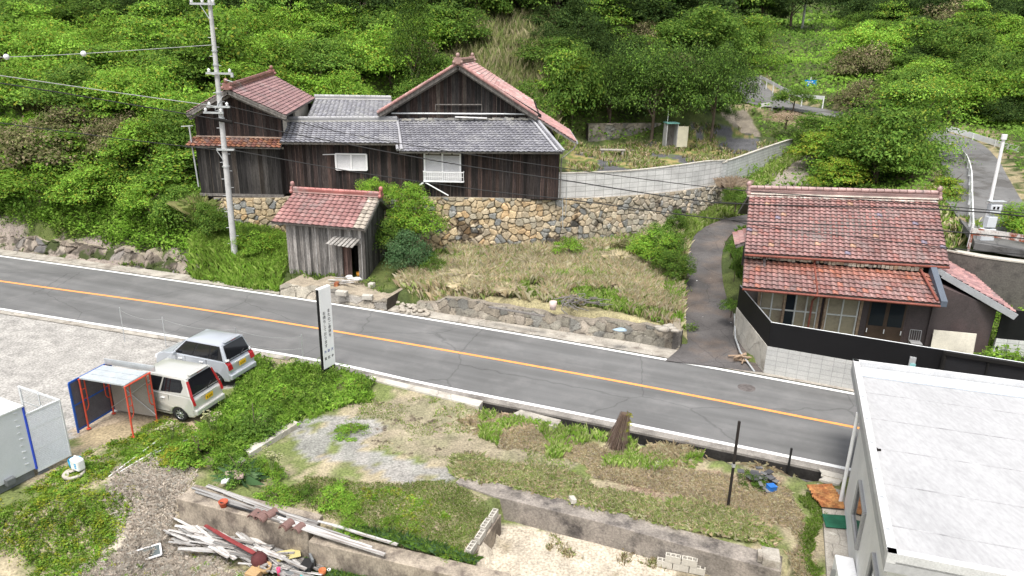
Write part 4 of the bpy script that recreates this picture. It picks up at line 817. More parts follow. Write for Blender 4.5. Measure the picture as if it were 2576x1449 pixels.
ac = P(2118, 1405, .55); mb = MB(); mb.box((ac[0], ac[1]-.25, .05), (.42, .8, .95), -.3); acu = mb.build('casing', m_alu, bevel=.03); acu.name = 'outdoor_unit'; tag(acu, 'boxy white outdoor unit standing against the white building at the bottom edge', 'outdoor unit')
mb = MB(); ang = -.3; mb.tube((ac[0]-.2, ac[1]-.3, .15), (ac[0]-.225, ac[1]-.3, .15), .26, n=20); mb.build('fan_grille', m_fr, acu)

# ------------------------------------------------------------ right-hand house behind the black fence
m_dsheet = mat('dark_corrugated_cladding', (.075, .060, .060), .7, .2, .8, .15, 20, tint=(.10, .07, .068), tscale=.5, spec=.3)
H2 = empty('tiled_house', (0, 0, 0), 0, 'single-storey house with two tiers of pink-red tiled roof behind the black fence', 'house')
z1, z2, z3, z3r = 3.08, 4.19, 5.93, 6.1
e0 = P(1868, 722, z1); e1 = P(2365, 765, z1); u0 = P(1873, 636, z2); u1 = P(2388, 668, z2); r0 = P(1885, 486, z3); r1 = P(2357, 500, z3r)
dh = (e1-e0)/np.linalg.norm(e1-e0); nh = np.array([-dh[1], dh[0], 0])
l0 = P(1872, 652, 3.82); l1 = P(2335, 688, 3.82)
def wearH(tc, nv, nu, rg):
    k = rg.random((nv, nu)); tc[k < .015] = (.27, .23, .29); tc[k > .985] = (.52, .32, .22); tc[:, -1] *= .9; return tc
def wearL(tc, nv, nu, rg):
    g = np.clip(1-np.arange(nv)/(nv*.45), 0, 1)[:, None, None]*rg.uniform(.5, 1, (nv, nu, 1)); g = g*.65; tc = tc*(1-g)+g*np.array((.42, .14, .07)); return tc
PK2 = [(0.355, 0.203, 0.186), (0.381, 0.215, 0.199), (0.326, 0.186, 0.174), (0.389, 0.236, 0.215), (0.326, 0.199, 0.186), (0.355, 0.174, 0.153), (0.347, 0.22, 0.203)]
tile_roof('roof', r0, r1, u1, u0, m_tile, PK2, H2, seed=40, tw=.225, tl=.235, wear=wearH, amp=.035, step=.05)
rk0, rk1 = r0+nh*4+[0, 0, -1.7], r1+nh*4+[0, 0, -1.7]
tile_roof('roof', r1, r0, rk0, rk1, m_tile, PK2, H2, seed=41)
ridge_cap('ridge', r0+[0, 0, 0], r1+[0, 0, 0], m_tile, (.42, .28, .26), H2, white=(.75, .68, .60), w=.5, h=.34, ends=True)
mb = MB()
for k in range(60):
    t = k/60; p = r0+(r1-r0)*t+(u0-r0)*.075; mb.box(p+[0, 0, .06], (random.uniform(.08, .22), random.uniform(.08, .16), .035), random.uniform(-.3, .3), col=random.choice([(.75, .70, .63), (.66, .56, .50), (.55, .40, .36)]))
mb.build('flaking_mortar', m_tile, H2)
tile_roof('lower_roof', l0, l1, e1, e0, m_tile, PK2+[(.46, .20, .15)], H2, seed=42, tw=.225, tl=.235, wear=wearL, amp=.035, step=.05)
mb = MB()
for a, b in ((u0, u1), (e0, e1)): mb.tube(a-nh*.06+[0, 0, -.07], b-nh*.06+[0, 0, -.07], .05)
for t in (.39,): p = l0+(l1-l0)*t; q_ = e0+(e1-e0)*t; mb.path([p+(u0-l0)*0+[0, -.1, .25], p+[0, 0, .1], q_+[0, 0, .1], q_+[0, -.05, -.1], q_+nh*.6+[0, 0, -.5], q_+nh*.6+[0, 0, -2.4]], .04)
pa = l0+(l1-l0)*.955; mb.tube(pa+[0, 0, .15], e0+(e1-e0)*.985+[0, 0, .12], .05)
mb.build('gutter', mat('rust_red_metal', (.22, .07, .05), .6, .25, 3), H2)
# wall strip between the roofs, with patched white blocks
bz = np.array([0, 0, 1.])
us0 = u0+nh*.55; us1 = u1+nh*.55
mb = MB(); mb.prism([tuple(V3(us0[0], us0[1], 3.5)), tuple(V3(us1[0], us1[1], 3.5)), tuple(V3(us1[0], us1[1], z2+.15)), tuple(V3(us0[0], us0[1], z2+.15))], tuple(nh*.1)); mb.build('wall', m_darkw, H2)
mb = MB()
for k in range(44):
    t = (k+.5)/44*.97; p = l0+(l1-l0)*t+nh*.05; mb.box(p+[0, 0, .13+random.uniform(-.02, .02)], (random.uniform(.1, .16), .1, random.uniform(.09, .16)), random.uniform(-.1, .1), col=random.choice([(.55, .47, .37), (.45, .33, .22), (.30, .27, .24), (.60, .55, .46)]))
mb.build('eave_mortar', m_tile, H2)
# front wall with glazed screens
f0 = e0+nh*.85+dh*.8; f1 = e1+nh*.85+dh*.1; zy = .85; ztw = z1+.28
LW_ = np.linalg.norm((f1-f0)[:2]); q2 = lambda a, o=0, z=0: V3(*(f0+dh*a+nh*o)[:2], z)
m_wood = mat('house_timber', (.30, .22, .15), .85, .3, 3, .2, 15)
mb = MB(); mb.prism([tuple(q2(0, .12, zy-.5)), tuple(q2(LW_, .12, zy-.5)), tuple(q2(LW_, .12, ztw+.2)), tuple(q2(0, .12, ztw+.2))], tuple(nh*.1)); mb.build('wall', m_dsheet, H2)
boards('wall', q2(3.9), q2(LW_), zy-.5, ztw, [(.085, .062, .062), (.07, .062, .062), (.10, .07, .068)], H2, m=m_dsheet, w=.9, seed=50, batten=False, out=.0)
mb = MB(); mb.prism([tuple(V3(*(f0)[:2], zy-.5)), tuple(V3(*(f0+nh*6)[:2], zy-.5)), tuple(V3(*(f0+nh*6)[:2], z2-.2)), tuple(V3(*(f0+nh*3.3)[:2], z3-.35)), tuple(V3(*(f0+nh*.5)[:2], z2-.1)), tuple(V3(*f0[:2], ztw))], tuple(dh*.1)); mb.build('wall', m_dsheet, H2)
m_scr = mat('sun_bleached_screen', (.30, .265, .185), .75, .15, 1.2, .08, 12, tint=(.17, .14, .10), tscale=1.2)
def screen(a0_, a1_, z0, z1_, nx, dark=()):
    fo = MB()
    for k in range(nx+1): a = a0_+(a1_-a0_)*k/nx; fo.bar(q2(a, 0, z0), q2(a, 0, z1_), .05, .05)
    for z in (z0, z0+(z1_-z0)*.48, z1_): fo.bar(q2(a0_, 0, z), q2(a1_, 0, z), .05, .05)
    o = fo.build('window', mat('pale_window_frame', (.55, .56, .53), .5, .1), H2); m = MB()
    for k in range(nx):
        a, b = a0_+(a1_-a0_)*k/nx, a0_+(a1_-a0_)*(k+1)/nx; m.prism([tuple(q2(a, .03, z0)), tuple(q2(b, .03, z0)), tuple(q2(b, .03, z1_)), tuple(q2(a, .03, z1_))], tuple(nh*.02), mi=1 if k in dark else 0)
    m.build('pane', [m_scr, m_gl], o)
zt2 = ztw-.25
screen(.05, .95, zy+.1, zt2, 2); screen(1.0, 2.25, zy+.1, zt2, 3, (0,)); screen(2.62, 3.75, zy+.1, zt2, 2)
mb = MB()
for a in (.0, .975, 2.32, 2.55, 3.85): mb.bar(q2(a, .0, zy-.3), q2(a, .0, ztw), .1, .1)
mb.bar(q2(0, 0, zt2+.12), q2(4, 0, zt2+.12), .08, .14); mb.bar(q2(0, 0, zy), q2(4, 0, zy), .12, .12); mb.build('posts', m_wood, H2)
mb = MB(); mb.prism([tuple(q2(4.15, -.03, zy)), tuple(q2(5.5, -.03, zy)), tuple(q2(5.5, -.03, zt2-.1)), tuple(q2(4.15, -.03, zt2-.1))], tuple(nh*.03))
dor = mb.build('door', mat('brown_door', (.075, .05, .035), .8, .2), H2); mb = MB()
for a in (4.22, 4.9): mb.prism([tuple(q2(a, -.045, zy+.85)), tuple(q2(a+.53, -.045, zy+.85)), tuple(q2(a+.53, -.045, zt2-.18)), tuple(q2(a, -.045, zt2-.18))], tuple(nh*.012))
mb.build('pane', m_gl, dor); mb = MB()
for a in (4.2, 4.83, 5.45): mb.bar(q2(a, -.06, zy+.55), q2(a, -.06, zy+.72), .03, .03)
mb.build('handle', m_alu, dor)
# right wing: side lean-to roof falling to the right
s0_ = u1+dh*(-.55)+[0, 0, -.05]; g0_ = P(2556, 788, 2.75); sB = s0_+nh*7; gB = P(2396, 632, 2.75); gB = g0_+nh*7.2+dh*.3
tile_roof('side_roof', sB, s0_, g0_, gB, m_tile, REDF+REDT[:2], H2, seed=44)
mb = MB(); hd = (g0_-s0_); mb.bar(s0_+hd*.12+[0, -.05, -.14], g0_+[0, -.05, -.14], .06, .24); mb.bar(s0_+[0, -.02, -.08], s0_+hd*.2+[0, -.02, -.1], .05, .2); mb.build('barge_board', mat('pale_grey_board', (.36, .37, .38), .7, .1), H2)
sl = e1+nh*.75+dh*.05; gl_ = g0_-dh*.45+nh*.5
mb = MB(); mb.prism([tuple(V3(sl[0], sl[1], zy-.5)), tuple(V3(gl_[0], gl_[1], zy-.5)), tuple(V3(gl_[0], gl_[1], 2.72)), tuple(V3(sl[0], sl[1], s0_[2]-.55))], tuple(nh*6)); mb.build('wing_wall', m_dsheet, H2)
mb = MB(); p = l1; mb.prism([tuple(l1+[0, 0, .35]), tuple(e1+dh*.02+[0, 0, .12]), tuple(e1+dh*.02+[0, 0, -.1]), tuple(l1+[0, 0, 0])], tuple(dh*.22)); mb.build('roof_cheek', mat('blue_grey_flashing', (.10, .12, .15), .6, .1), H2)
# small left roof piece
ll = l0+dh*.02+nh*.9; tile_roof('side_roof', ll+dh*.9+nh*1.8+[0, 0, .95], ll+dh*.9+[0, 0, .95], ll-dh*.35+[0, 0, .3], ll-dh*.35+nh*1.8+[0, 0, .4], m_tile, PK2, H2, seed=47)
pn = MB(); pn.prism([tuple(q2(6.55, -.3, zy-.1)), tuple(q2(8.05, -.35, zy-.1)), tuple(q2(8.05, -.2, zy+.95)), tuple(q2(6.55, -.2, zy+.95))], tuple(nh*.03)); tag(pn.build('panel', m_plaster), 'long cream board leaning on the dark house wall behind the fence', 'board')
ch = empty('garden_chair', tuple(q2(5.95, -.35, zy)), math.atan2(dh[1], dh[0]), 'thin metal garden chair by the dark wall of the tiled house', 'chair')
mb = MB(); mb.box((0, 0, .42), (.4, .38, .03)); mb.build('seat', m_fr, ch)
mb = MB(); mb.path([(-.2, .18, .42), (-.2, .22, .85), (.2, .22, .85), (.2, .18, .42)], .015)
for k in range(4): mb.tube((-.12+.08*k, .19, .44), (-.12+.08*k, .22, .85), .008)
mb.build('backrest', m_fr, ch)
for sx in (-1, 1):
    for sy in (-1, 1): MB().tube((sx*.18, sy*.17, 0), (sx*.18, sy*.17, .42), .014).build('leg', m_fr, ch)
mb = MB()
for k, (a, w_, z_) in enumerate(((.35, 1.5, .62), (.5, 1.3, .54), (.45, 1.35, .47))): mb.bar(q2(a, -.35, z_+.1), q2(a+w_, -.38, z_+.08), .22, .03)
tag(mb.build('planks', m_timber), 'stack of old boards under the left windows behind the fence', 'boards')

cracks(m_wwall, .35, .004, .8)
# fence: white block base and black panels
BC = P(1920, 939, 0); BR = P(2576, 1062, 0); BL = V3(9.72, 28.0, 0)
fd = (BR-BC)/np.linalg.norm(BR-BC)
pf = polyline([BC, BC+fd*9], .5); ps = polyline([BC+(BL-BC)*1.25, BC], .5); rz_ = np.linspace(.32, 0, len(ps))
sheet_wall('block_base_wall', pf, np.full(len(pf), -.1), np.full(len(pf), 1.15), .12, block_mat('white_block', (.50, .50, .48), (.46, .46, .445), (.33, .33, .32), .4, .2, .01, .0, .1), 'white block base wall below the black fence, facing the road', 'block wall')
sheet_wall('block_base_wall', ps, np.full(len(ps), -.1), 1.15+rz_, .12, m_lconc, 'grey rendered base wall below the black fence, running up beside the lane', 'wall')
m_bl = mat('black_panel', (.007, .007, .008), .6, .1, 2, .05, spec=.25)
bf = empty('black_fence', (0, 0, 0), 0, 'solid black panel fence standing on the white block wall in front of the tiled house', 'fence')
sheet_wall('panel', offset(pf, .02), np.full(len(pf), 1.13), np.full(len(pf), 2.12), .05, m_bl, parent=bf)
sheet_wall('panel', offset(ps, .02), 1.13+rz_, 2.12+rz_, .05, m_bl, parent=bf)
mb = MB()
for pl_ in (pf, ps):
    q_ = offset(pl_, .045); mb.path([(p[0], p[1], 2.135+(rz_[i] if pl_ is ps else 0)) for i, p in enumerate(q_)], .022, 4)
mb.build('top_rail', m_galv, bf)
gp = BC+fd*5.75; gt_ = empty('sliding_gate', (0, 0, 0), 0, 'black sliding gate with a heavy top rail at the right end of the black fence', 'gate')
mb = MB(); mb.prism([tuple(gp-[0, .12, -.1]+[0, 0, 0]), tuple(gp+fd*4-[0, .12, -.1]), tuple(gp+fd*4+[0, -.12, 2.05]), tuple(gp+[0, -.12, 2.05])], (0, .05, 0)); mb.build('panel', mat('charcoal_panel', (.018, .018, .02), .5, .1), gt_)
mb = MB(); mb.bar(gp+[0, -.14, 2.1], gp+fd*4+[0, -.14, 2.1], .14, .12); mb.bar(gp+[0, -.14, 0], gp+[0, -.14, 2.15], .1, .1); mb.bar(gp+fd*1.3+[0, -.16, .1], gp+fd*1.3+[0, -.16, 2.05], .05, .05); mb.build('frame', m_void, gt_)
mbx = MB(); c_ = BC+fd*4.85+[0, -.09, 1.55]; mbx.box(c_, (.2, .12, .34), math.atan2(fd[1], fd[0])); mo = mbx.build('post_box', m_galv); tag(mo, 'small grey meter box with a pale teal flap on the black fence', 'post box'); mb = MB(); mb.box(c_+[0, -.07, -.12], (.18, .02, .16), math.atan2(fd[1], fd[0])); mb.build('flap', mat('teal_label', (.25, .50, .50), .5, .05), mo)
# block wall and black screen right of the house
bq = g0_+dh*(-.1); mb_pl = polyline([V3(*(gl_+dh*.15+nh*-.2)[:2], 0), V3(*(gl_+dh*6+nh*-.2)[:2], 0)], .5)
sheet_wall('garden_wall', mb_pl, np.full(len(mb_pl), 0), np.full(len(mb_pl), 1.55), .12, m_block2, 'pale block garden wall behind the sliding gate right of the tiled house', 'block wall')
sheet_wall('black_screen', offset(mb_pl, .03), np.full(len(mb_pl), 1.56), np.full(len(mb_pl), 2.75), .05, m_bl, 'black screen on top of the pale block garden wall at the right edge', 'fence')
# retaining wall and guard rail of the upper road
RW = polyline([P(2383, 632, 3.6), P(2400, 637, 3.6), P(2576, 664, 3.6)]+[P(2576, 664, 3.6)+V3(6, -2.2, 0)], .5)
sheet_wall('retaining_wall', RW, np.full(len(RW), 0.3), np.full(len(RW), 3.62), .4, m_dconc, 'dark stained concrete retaining wall under the upper road at the right edge', 'retaining wall', cap=.06)

# pale rock cutting along the road, far left
RK = offset(FAR, 1.25); RK = RK[(RK[:, 0] > -60) & (RK[:, 0] < -17.2)]; rt = []
for p in RK:
    px_, _ = proj((p[0], p[1], 1.5)); py_ = np.interp(px_, [-600, 0, 130, 330, 420, 545], [520, 592, 604, 625, 655, 665]); d = ray(px_, py_); rt.append(max(.3, .82*(HGT+d[2]*p[1]/d[1])))
ROCKC = [(.27, .23, .19), (.22, .20, .18), (.31, .26, .21), (.18, .17, .165), (.24, .20, .16), (.32, .28, .23)]
def rockc(c, s, z, v):
    m = (fbm(s, z, .5, 171) > .56)[..., None]; c = np.where(m, c*.45, c); g = (fbm(s, z, 1.3, 172) > .63)[..., None]; return np.where(g, np.array((.05, .065, .02)), c)
ro = stone_wall('rock_cutting', RK, np.full(len(RK), -.2), np.array(rt), .62, ROCKC, None, None, batter=.45, cap=.8, joint=.05, depth=.20, seed=77, jointcol=(.13, .11, .09), step=.06, moss=rockc, topjag=.5); ro['kind'] = 'structure'
# ------------------------------------------------------------ utility pole with its wires
m_pole = mat('pale_pole_concrete', (.52, .52, .51), .8, .10, 2, .08, 20, tint=(.36, .36, .35), tscale=2)
PX, PY, PZ = -14.5, 35.5, .7
UP_O = empty('utility_pole', (PX, PY, PZ), 0, 'tall pale concrete utility pole with crossarms standing in front of the storehouse', 'utility pole')
def rel(p, o=(PX, PY, PZ)): return np.asarray(p, float)-np.array(o)
tp = D(528, -14, PY-.0); tp = V3(PX+.15, PY, tp[2])
MB().tube((0, 0, 0), rel(tp), .165, .09, 20).build('shaft', m_pole, UP_O)
def pz(y): return D(560, y, PY)[2]
def pxl(z): t = (z-PZ)/(tp[2]-PZ); return PX+.15*t
def arm(px0, px1, y, th=.09, dy=-.16, dz=0):
    a = D(px0, y, PY+dy); b = D(px1, y, PY+dy); b[2] = a[2]+dz; return MB().bar(rel(a), rel(b), th, th).build('crossarm', m_galv, UP_O), a, b
for (x0_, x1_, y_, n_) in ((478, 540, 9, 3), (518, 586, 184, 2), (520, 578, 268, 2), (512, 562, 283, 2), (545, 590, 376, 0)):
    o_, a, b = arm(x0_, x1_, y_)
    for k in range(n_):
        p = a+(b-a)*((k+.15)/(n_-.7) if n_ > 1 else .5); MB().lathe([(0, 0), (.05, 0), (.075, .04), (.05, .07), (.08, .11), (.05, .15), (0, .2)], rel(p)+[0, 0, .04], 10).build('insulator', m_alu, o_)
for (a, b) in (((503, 12), (527, 48)), ((541, 275), (560, 242)), ((545, 378), (568, 412))): MB().tube(rel(D(a[0], a[1], PY-.18)), rel(D(b[0], b[1], PY-.1)), .022).build('brace', m_galv, UP_O)
MB().tube(rel(D(544, 300, PY-.25)), rel(D(584, 308, PY-.2)), .085, .085, 12).build('cable_closure', m_void, UP_O)
MB().tube(rel(D(565, 200, PY-.1)), rel(D(585, 206, PY-.2)), .02).build('bracket', m_galv, UP_O)
MB().box(rel(D(584, 190, PY-.15)), (.12, .1, .16)).build('fitting', m_galv, UP_O)
for k in range(26):
    z = 1.9+k*.42
    if z > tp[2]-.8: break
    s_ = 1 if k % 2 else -1; r_ = .185-.08*(z-PZ)/(tp[2]-PZ); MB().tube(rel((pxl(z)+s_*r_*.9, PY, z)), rel((pxl(z)+s_*(r_+.13), PY-.02, z)), .011).build('step_bolt', m_galv, UP_O)
for y_ in (130, 165, 235, 300, 420): z = pz(y_); r_ = .19-.08*(z-PZ)/(tp[2]-PZ); MB().tube(rel((pxl(z), PY, z)), rel((pxl(z), PY, z+.07)), r_+.012, r_+.012, 16).build('band', m_galv, UP_O)
m_wire = mat('black_cable', (.03, .03, .03), .7, .1); m_wirel = mat('grey_cable', (.35, .36, .35), .6, .1)
def wire(label, pts, r, m=None, group=None, balls=()):
    w_ = polyline([D(*q_) for q_ in pts], 1.2); mb = MB(); mb.path([tuple(p) for p in w_], r, 5); o = mb.build('wire', m or m_wire); tag(o, label, 'wire', group)
    for (a, b, Yy) in balls: p = D(a, b, Yy); MB().blob(tuple(p), (.13, .13, .13), 10, 7, 0).build('marker_ball', m_alu, o)
    return o
wire('thin pale wire with white marker balls leaving the left side of the pole', [(-300, 152, 34), (0, 144, 34.5), (205, 135, 34.9), (535, 113, 35.4)], .016, m_wirel, balls=((16, 143, 34.5), (210, 135, 34.9)))
wire('cable reaching the upper middle crossarm from the left edge', [(-300, 148, 30), (0, 190, 32), (330, 238, 34), (536, 266, 35.3)], .022, m_wirel)
wire('lower of two neighbouring cables coming to the black sleeve from the left edge', [(-300, 172, 30), (0, 209, 32), (330, 263, 34), (546, 300, 35.2)], .028)
wire('lowest cable reaching the pole from the left edge', [(-300, 262, 30), (0, 309, 32), (330, 352, 34), (545, 377, 35.2)], .022)
wire('cable crossing the farmhouse window and the white block wall', [(590, 308, 35.2), (859, 360, 33), (1140, 412, 31), (1410, 452, 29), (1720, 500, 27), (1877, 513, 26), (2367, 527, 23.2), (2576, 544, 22), (2900, 576, 20)], .024)
wire('topmost of the cables sagging right from the pole across the grey roofs', [(578, 268, 35.2), (859, 333, 33), (1070, 371, 31), (1416, 423, 29), (1718, 463, 27), (1880, 480, 26), (2300, 512, 23.4), (2576, 536, 22), (2900, 560, 20)], .016)
wire('cable passing just below the shuttered farmhouse window', [(588, 378, 35.2), (859, 427, 33), (1059, 457, 31), (1259, 484, 29.5), (1430, 502, 28.5), (1717, 540, 27), (1877, 556, 26), (2200, 570, 24.3), (2367, 580, 23), (2576, 600, 22), (2900, 625, 20)], .022)
wire('lowest cable crossing the right-hand tiled roof', [(1820, 545, 26.5), (1877, 563, 26), (2100, 590, 24.8), (2367, 622, 23.0), (2576, 640, 22), (2900, 665, 20)], .016)

# ------------------------------------------------------------ signboard
sA, sB_ = P(812, 932, 0), P(845, 927, 0); sA = V3(-7.00, 24.20, 0); sB_ = V3(-6.71, 24.74, 0); su = (sB_-sA)/np.linalg.norm(sB_-sA); sw = np.linalg.norm(sB_-sA); ang = math.atan2(su[1], su[0])
SG = empty('signboard', tuple(sA), ang, 'narrow tall white signboard with vertical Japanese writing beside the road', 'sign'); hs_ = 3.42
MB().box((sw/2, .07, hs_/2), (sw, .13, hs_)).build('case', m_bl, SG)
m_sf = mat('white_sign_face', (.86, .86, .86), .5, .04, 2, .02)
MB().box((sw/2, -.002, (hs_+.27)/2), (sw-.01, .014, hs_-.27)).build('face', m_sf, SG)
MB().box((sw/2, .07, hs_+.012), (sw+.004, .15, .024)).build('top_cap', m_sf, SG)
def text(s, x, z, size, m, parent, name='lettering', y=-.013, rot=(R(90), 0, 0), sx=1, align='CENTER'):
    c = bpy.data.curves.new('t', 'FONT'); c.body = s; c.size = size; c.align_x = align; c.align_y = 'CENTER'; c.resolution_u = 2; c.offset = size*.012
    o = bpy.data.objects.new('t', c); COL.objects.link(o); dg = bpy.context.evaluated_depsgraph_get(); me = bpy.data.meshes.new_from_object(o.evaluated_get(dg)); bpy.data.objects.remove(o)
    me.materials.clear(); me.materials.append(m); n = bpy.data.objects.new(name, me); COL.objects.link(n); n.parent = parent; n.location = (x, y, z); n.rotation_euler = rot; n.scale = (sx, 1, 1); return n
m_ink = mat('black_lettering', (.02, .02, .022), .6, 0, fine=0); m_inkb = mat('blue_lettering', (.05, .08, .30), .6, 0, fine=0)
for s_, x_, z0_ in (('またのご参拝を', sw*.70, 2.50), ('お待ちしております', sw*.30, 2.46)):
    for k, c_ in enumerate(s_): text(c_, x_, z0_-k*.163, .155, m_ink, SG)
for k, c_ in enumerate('弁財天'): text(c_, sw*(.2+.3*k), .93, .125, m_inkb, SG)
for k, c_ in enumerate('誓願寺'): text(c_, sw*(.2+.3*k), .66, .125, m_ink, SG)

# ------------------------------------------------------------ cars
def silver(name, c): 
    m = mat(name, c, .28, .03, 1, 0, metal=.25, spec=.6); b = next(n for n in m.node_tree.nodes if n.type == 'BSDF_PRINCIPLED'); b.inputs['Coat Weight'].default_value = .6; b.inputs['Coat Roughness'].default_value = .08; return m
m_sil = silver('silver_paint', (.56, .555, .52)); m_silb = silver('blue_silver_paint', (.47, .50, .54)); m_tyre = mat('tyre_rubber', (.02, .02, .02), .85, .1); m_rim = mat('alloy_wheel', (.55, .56, .58), .3, .05, metal=.7)
m_trim = mat('black_trim', (.02, .02, .021), .6, .1); m_red = mat('red_lamp', (.35, .01, .012), .2, .05, spec=.6); m_plate = mat('yellow_plate', (.85, .52, .02), .5, .03); m_cgl = glass('tinted_car_glass', (.012, .013, .016), .04); m_seat = mat('seat_fabric', (.18, .19, .17), .9)
def lerp(a, b, t): return tuple(a[i]+(b[i]-a[i])*t for i in range(3))
def bil(q_, u, v): return np.array(lerp(lerp(q_[0], q_[1], u), lerp(q_[3], q_[2], u), v))
def panel(mb, q_, u0, u1, v0, v1, off, n=4, rnd=None):
    """patch on a bilinear quad, set off from it"""
    N = np.cross(np.array(q_[1])-np.array(q_[0]), np.array(q_[3])-np.array(q_[0])); N /= np.linalg.norm(N)
    pts = rnd or [(u0, v0), (u1, v0), (u1, v1), (u0, v1)]; P3 = [bil(q_, *p)+N*off for p in pts]; mb.prism([tuple(p) for p in P3], tuple(-N*abs(off)*.8))
def make_car(kind, loc, rz, label, paint):
    t = empty('parked_car', loc, rz, label, 'car', 'silver cars parked on the gravel'); L_, hw, belt = 3.4, .735, .93
    def arch(xc, r=.33, n=10): return [(xc-r*math.cos(math.pi*k/n), .20+r*math.sin(math.pi*k/n)*1.02) for k in range(n+1)]
    xr_, xf = .62, 2.80
    if kind == 0: side = [(.06, .22)]+arch(xr_)+arch(xf)+[(3.28, .22), (3.38, .34), (3.38, .62), (3.30, .80), (2.98, .92), (2.6, .97), (1.5, .96), (.14, .94), (.04, .80), (.02, .52), (.0, .46), (.0, .34)]
    else: side = [(.06, .22)]+arch(xr_)+arch(xf)+[(3.28, .22), (3.38, .34), (3.38, .62), (3.26, .84), (2.90, .95), (2.5, 1.0), (1.4, 1.0), (.16, .98), (.05, .84), (.03, .54), (.0, .48), (.0, .34)]
    belt = .94 if kind == 0 else .99; ht = 1.60 if kind == 0 else 1.62
    mb = MB(); n = len(side)
    def hwf(z): return hw-.035*max(0, (.45-z)/.25)-.02*max(0, (z-.6)/.35)
    vs = []
    for sg in (-1, 1):
        for (x, z) in side:
            k = 1-.10*max(0, (x-2.9)/.5)**1.5-.05*max(0, (.25-x)/.25); vs.append((x, sg*hwf(z)*k, z))
    fs = [tuple(range(n)), tuple(range(2*n-1, n-1, -1))]+[((k+1) % n, k, n+k, n+(k+1) % n) for k in range(n)]
    mb.add(vs, fs); body = mb.build('body', paint, t, bevel=.035)
    # greenhouse
    xb0, xb1 = .10, (2.72 if kind == 0 else 2.62); xt0, xt1 = (.30, 2.10) if kind == 0 else (.34, 1.95); hb, hr = hw-.03, .585
    B = [(xb0, -hb, belt-.03), (xb1, -hb+.03, belt-.03), (xb1, hb-.03, belt-.03), (xb0, hb, belt-.03)]; T = [(xt0, -hr, ht-.06), (xt1, -hr+.02, ht-.07), (xt1, hr-.02, ht-.07), (xt0, hr, ht-.06)]
    mid = [((a[0]+.02), a[1], a[2]) for a in T]
    mb = MB(); mb.add(B+T, [(3, 2, 1, 0), (4, 5, 6, 7), (0, 1, 5, 4), (1, 2, 6, 5), (2, 3, 7, 6), (3, 0, 4, 7)]); mb.build('cabin', paint, t, bevel=.06)
    # crowned roof panel
    mb = MB(); nx, ny = 8, 6; vs = []
    for i in range(nx+1):
        for j in range(ny+1):
            u, v = i/nx, j/ny; p = bil([T[0], T[1], T[2], T[3]], u, v); vs.append((p[0], p[1]*.985, p[2]-.01+.075*(1-(2*u-1)**4)*(1-(2*v-1)**4)))
    mb.add(vs, [(i*(ny+1)+j, (i+1)*(ny+1)+j, (i+1)*(ny+1)+j+1, i*(ny+1)+j+1) for i in range(nx) for j in range(ny)], smooth=True); mb.build('roof', paint, t)
    rear = [B[3], B[0], T[0], T[3]]; front = [B[1], B[2], T[2], T[1]]; right = [B[0], B[1], T[1], T[0]]; left = [B[2], B[3], T[3], T[2]]
    mb = MB(); panel(mb, rear, .07, .93, .12, .93, .012); rw_ = mb.build('rear_window', m_cgl, t)
    mb = MB(); p = bil(rear, .55, .10); mb.bar(p+[-.03, 0, 0], bil(rear, .75, .30)+[-.035, 0, 0], .02, .015); mb.build('wiper', m_trim, rw_)
    mb = MB(); panel(mb, front, .06, .94, .08, .92, .012); mb.build('windscreen', m_cgl, t)
    for q_, flip in ((right, False), (left, True)):
        segs = ((.08, .27), (.30, .60), (.63, .92)) if kind else ((.09, .47), (.50, .90))
        for k, (a, b) in enumerate(segs):
            u0, u1 = (1-b, 1-a) if flip else (a, b); v0, v1 = .14, .90
            if k == 0: pts = [(a+.05, v0+.08), (b, v0), (b, v1), (a+.02, v1), (a, (v0+v1)/2)] if not kind else [(a+.06, v0), (b, v0), (b, v1), (a, v1)]
            elif k == len(segs)-1: pts = [(a, v0), (b+.04, v0), (b-.06, v1), (a, v1)]
            else: pts = None
            if pts and flip: pts = [(1-x, y) for x, y in pts][::-1]
            mb = MB(); panel(mb, q_, u0, u1, v0, v1, .010, rnd=pts); mb.build('side_window', m_cgl, t)
        mb = MB(); panel(mb, q_, .05 if not flip else .05, .95 if not flip else .95, .09, .94, .004); mb.build('window_surround', m_trim if kind else paint, t)
    mb = MB(); mb.bar((xb0-.0, -hb+.02, belt+.0), (xb0-.0, hb-.02, belt+.0), .02, .02); mb.build('tailgate_seam', m_trim, t)
    mb = MB(); mb.bar((xt0+.02, -.42, ht+.0), (xt0+.02, .42, ht+.0), .16, .035); mb.build('roof_spoiler', paint, t, bevel=.012)
    mb = MB(); mb.bar((xt0-.05, -.12, ht-.02), (xt0-.05, .12, ht-.02), .02, .02); mb.build('brake_light', m_red, t)
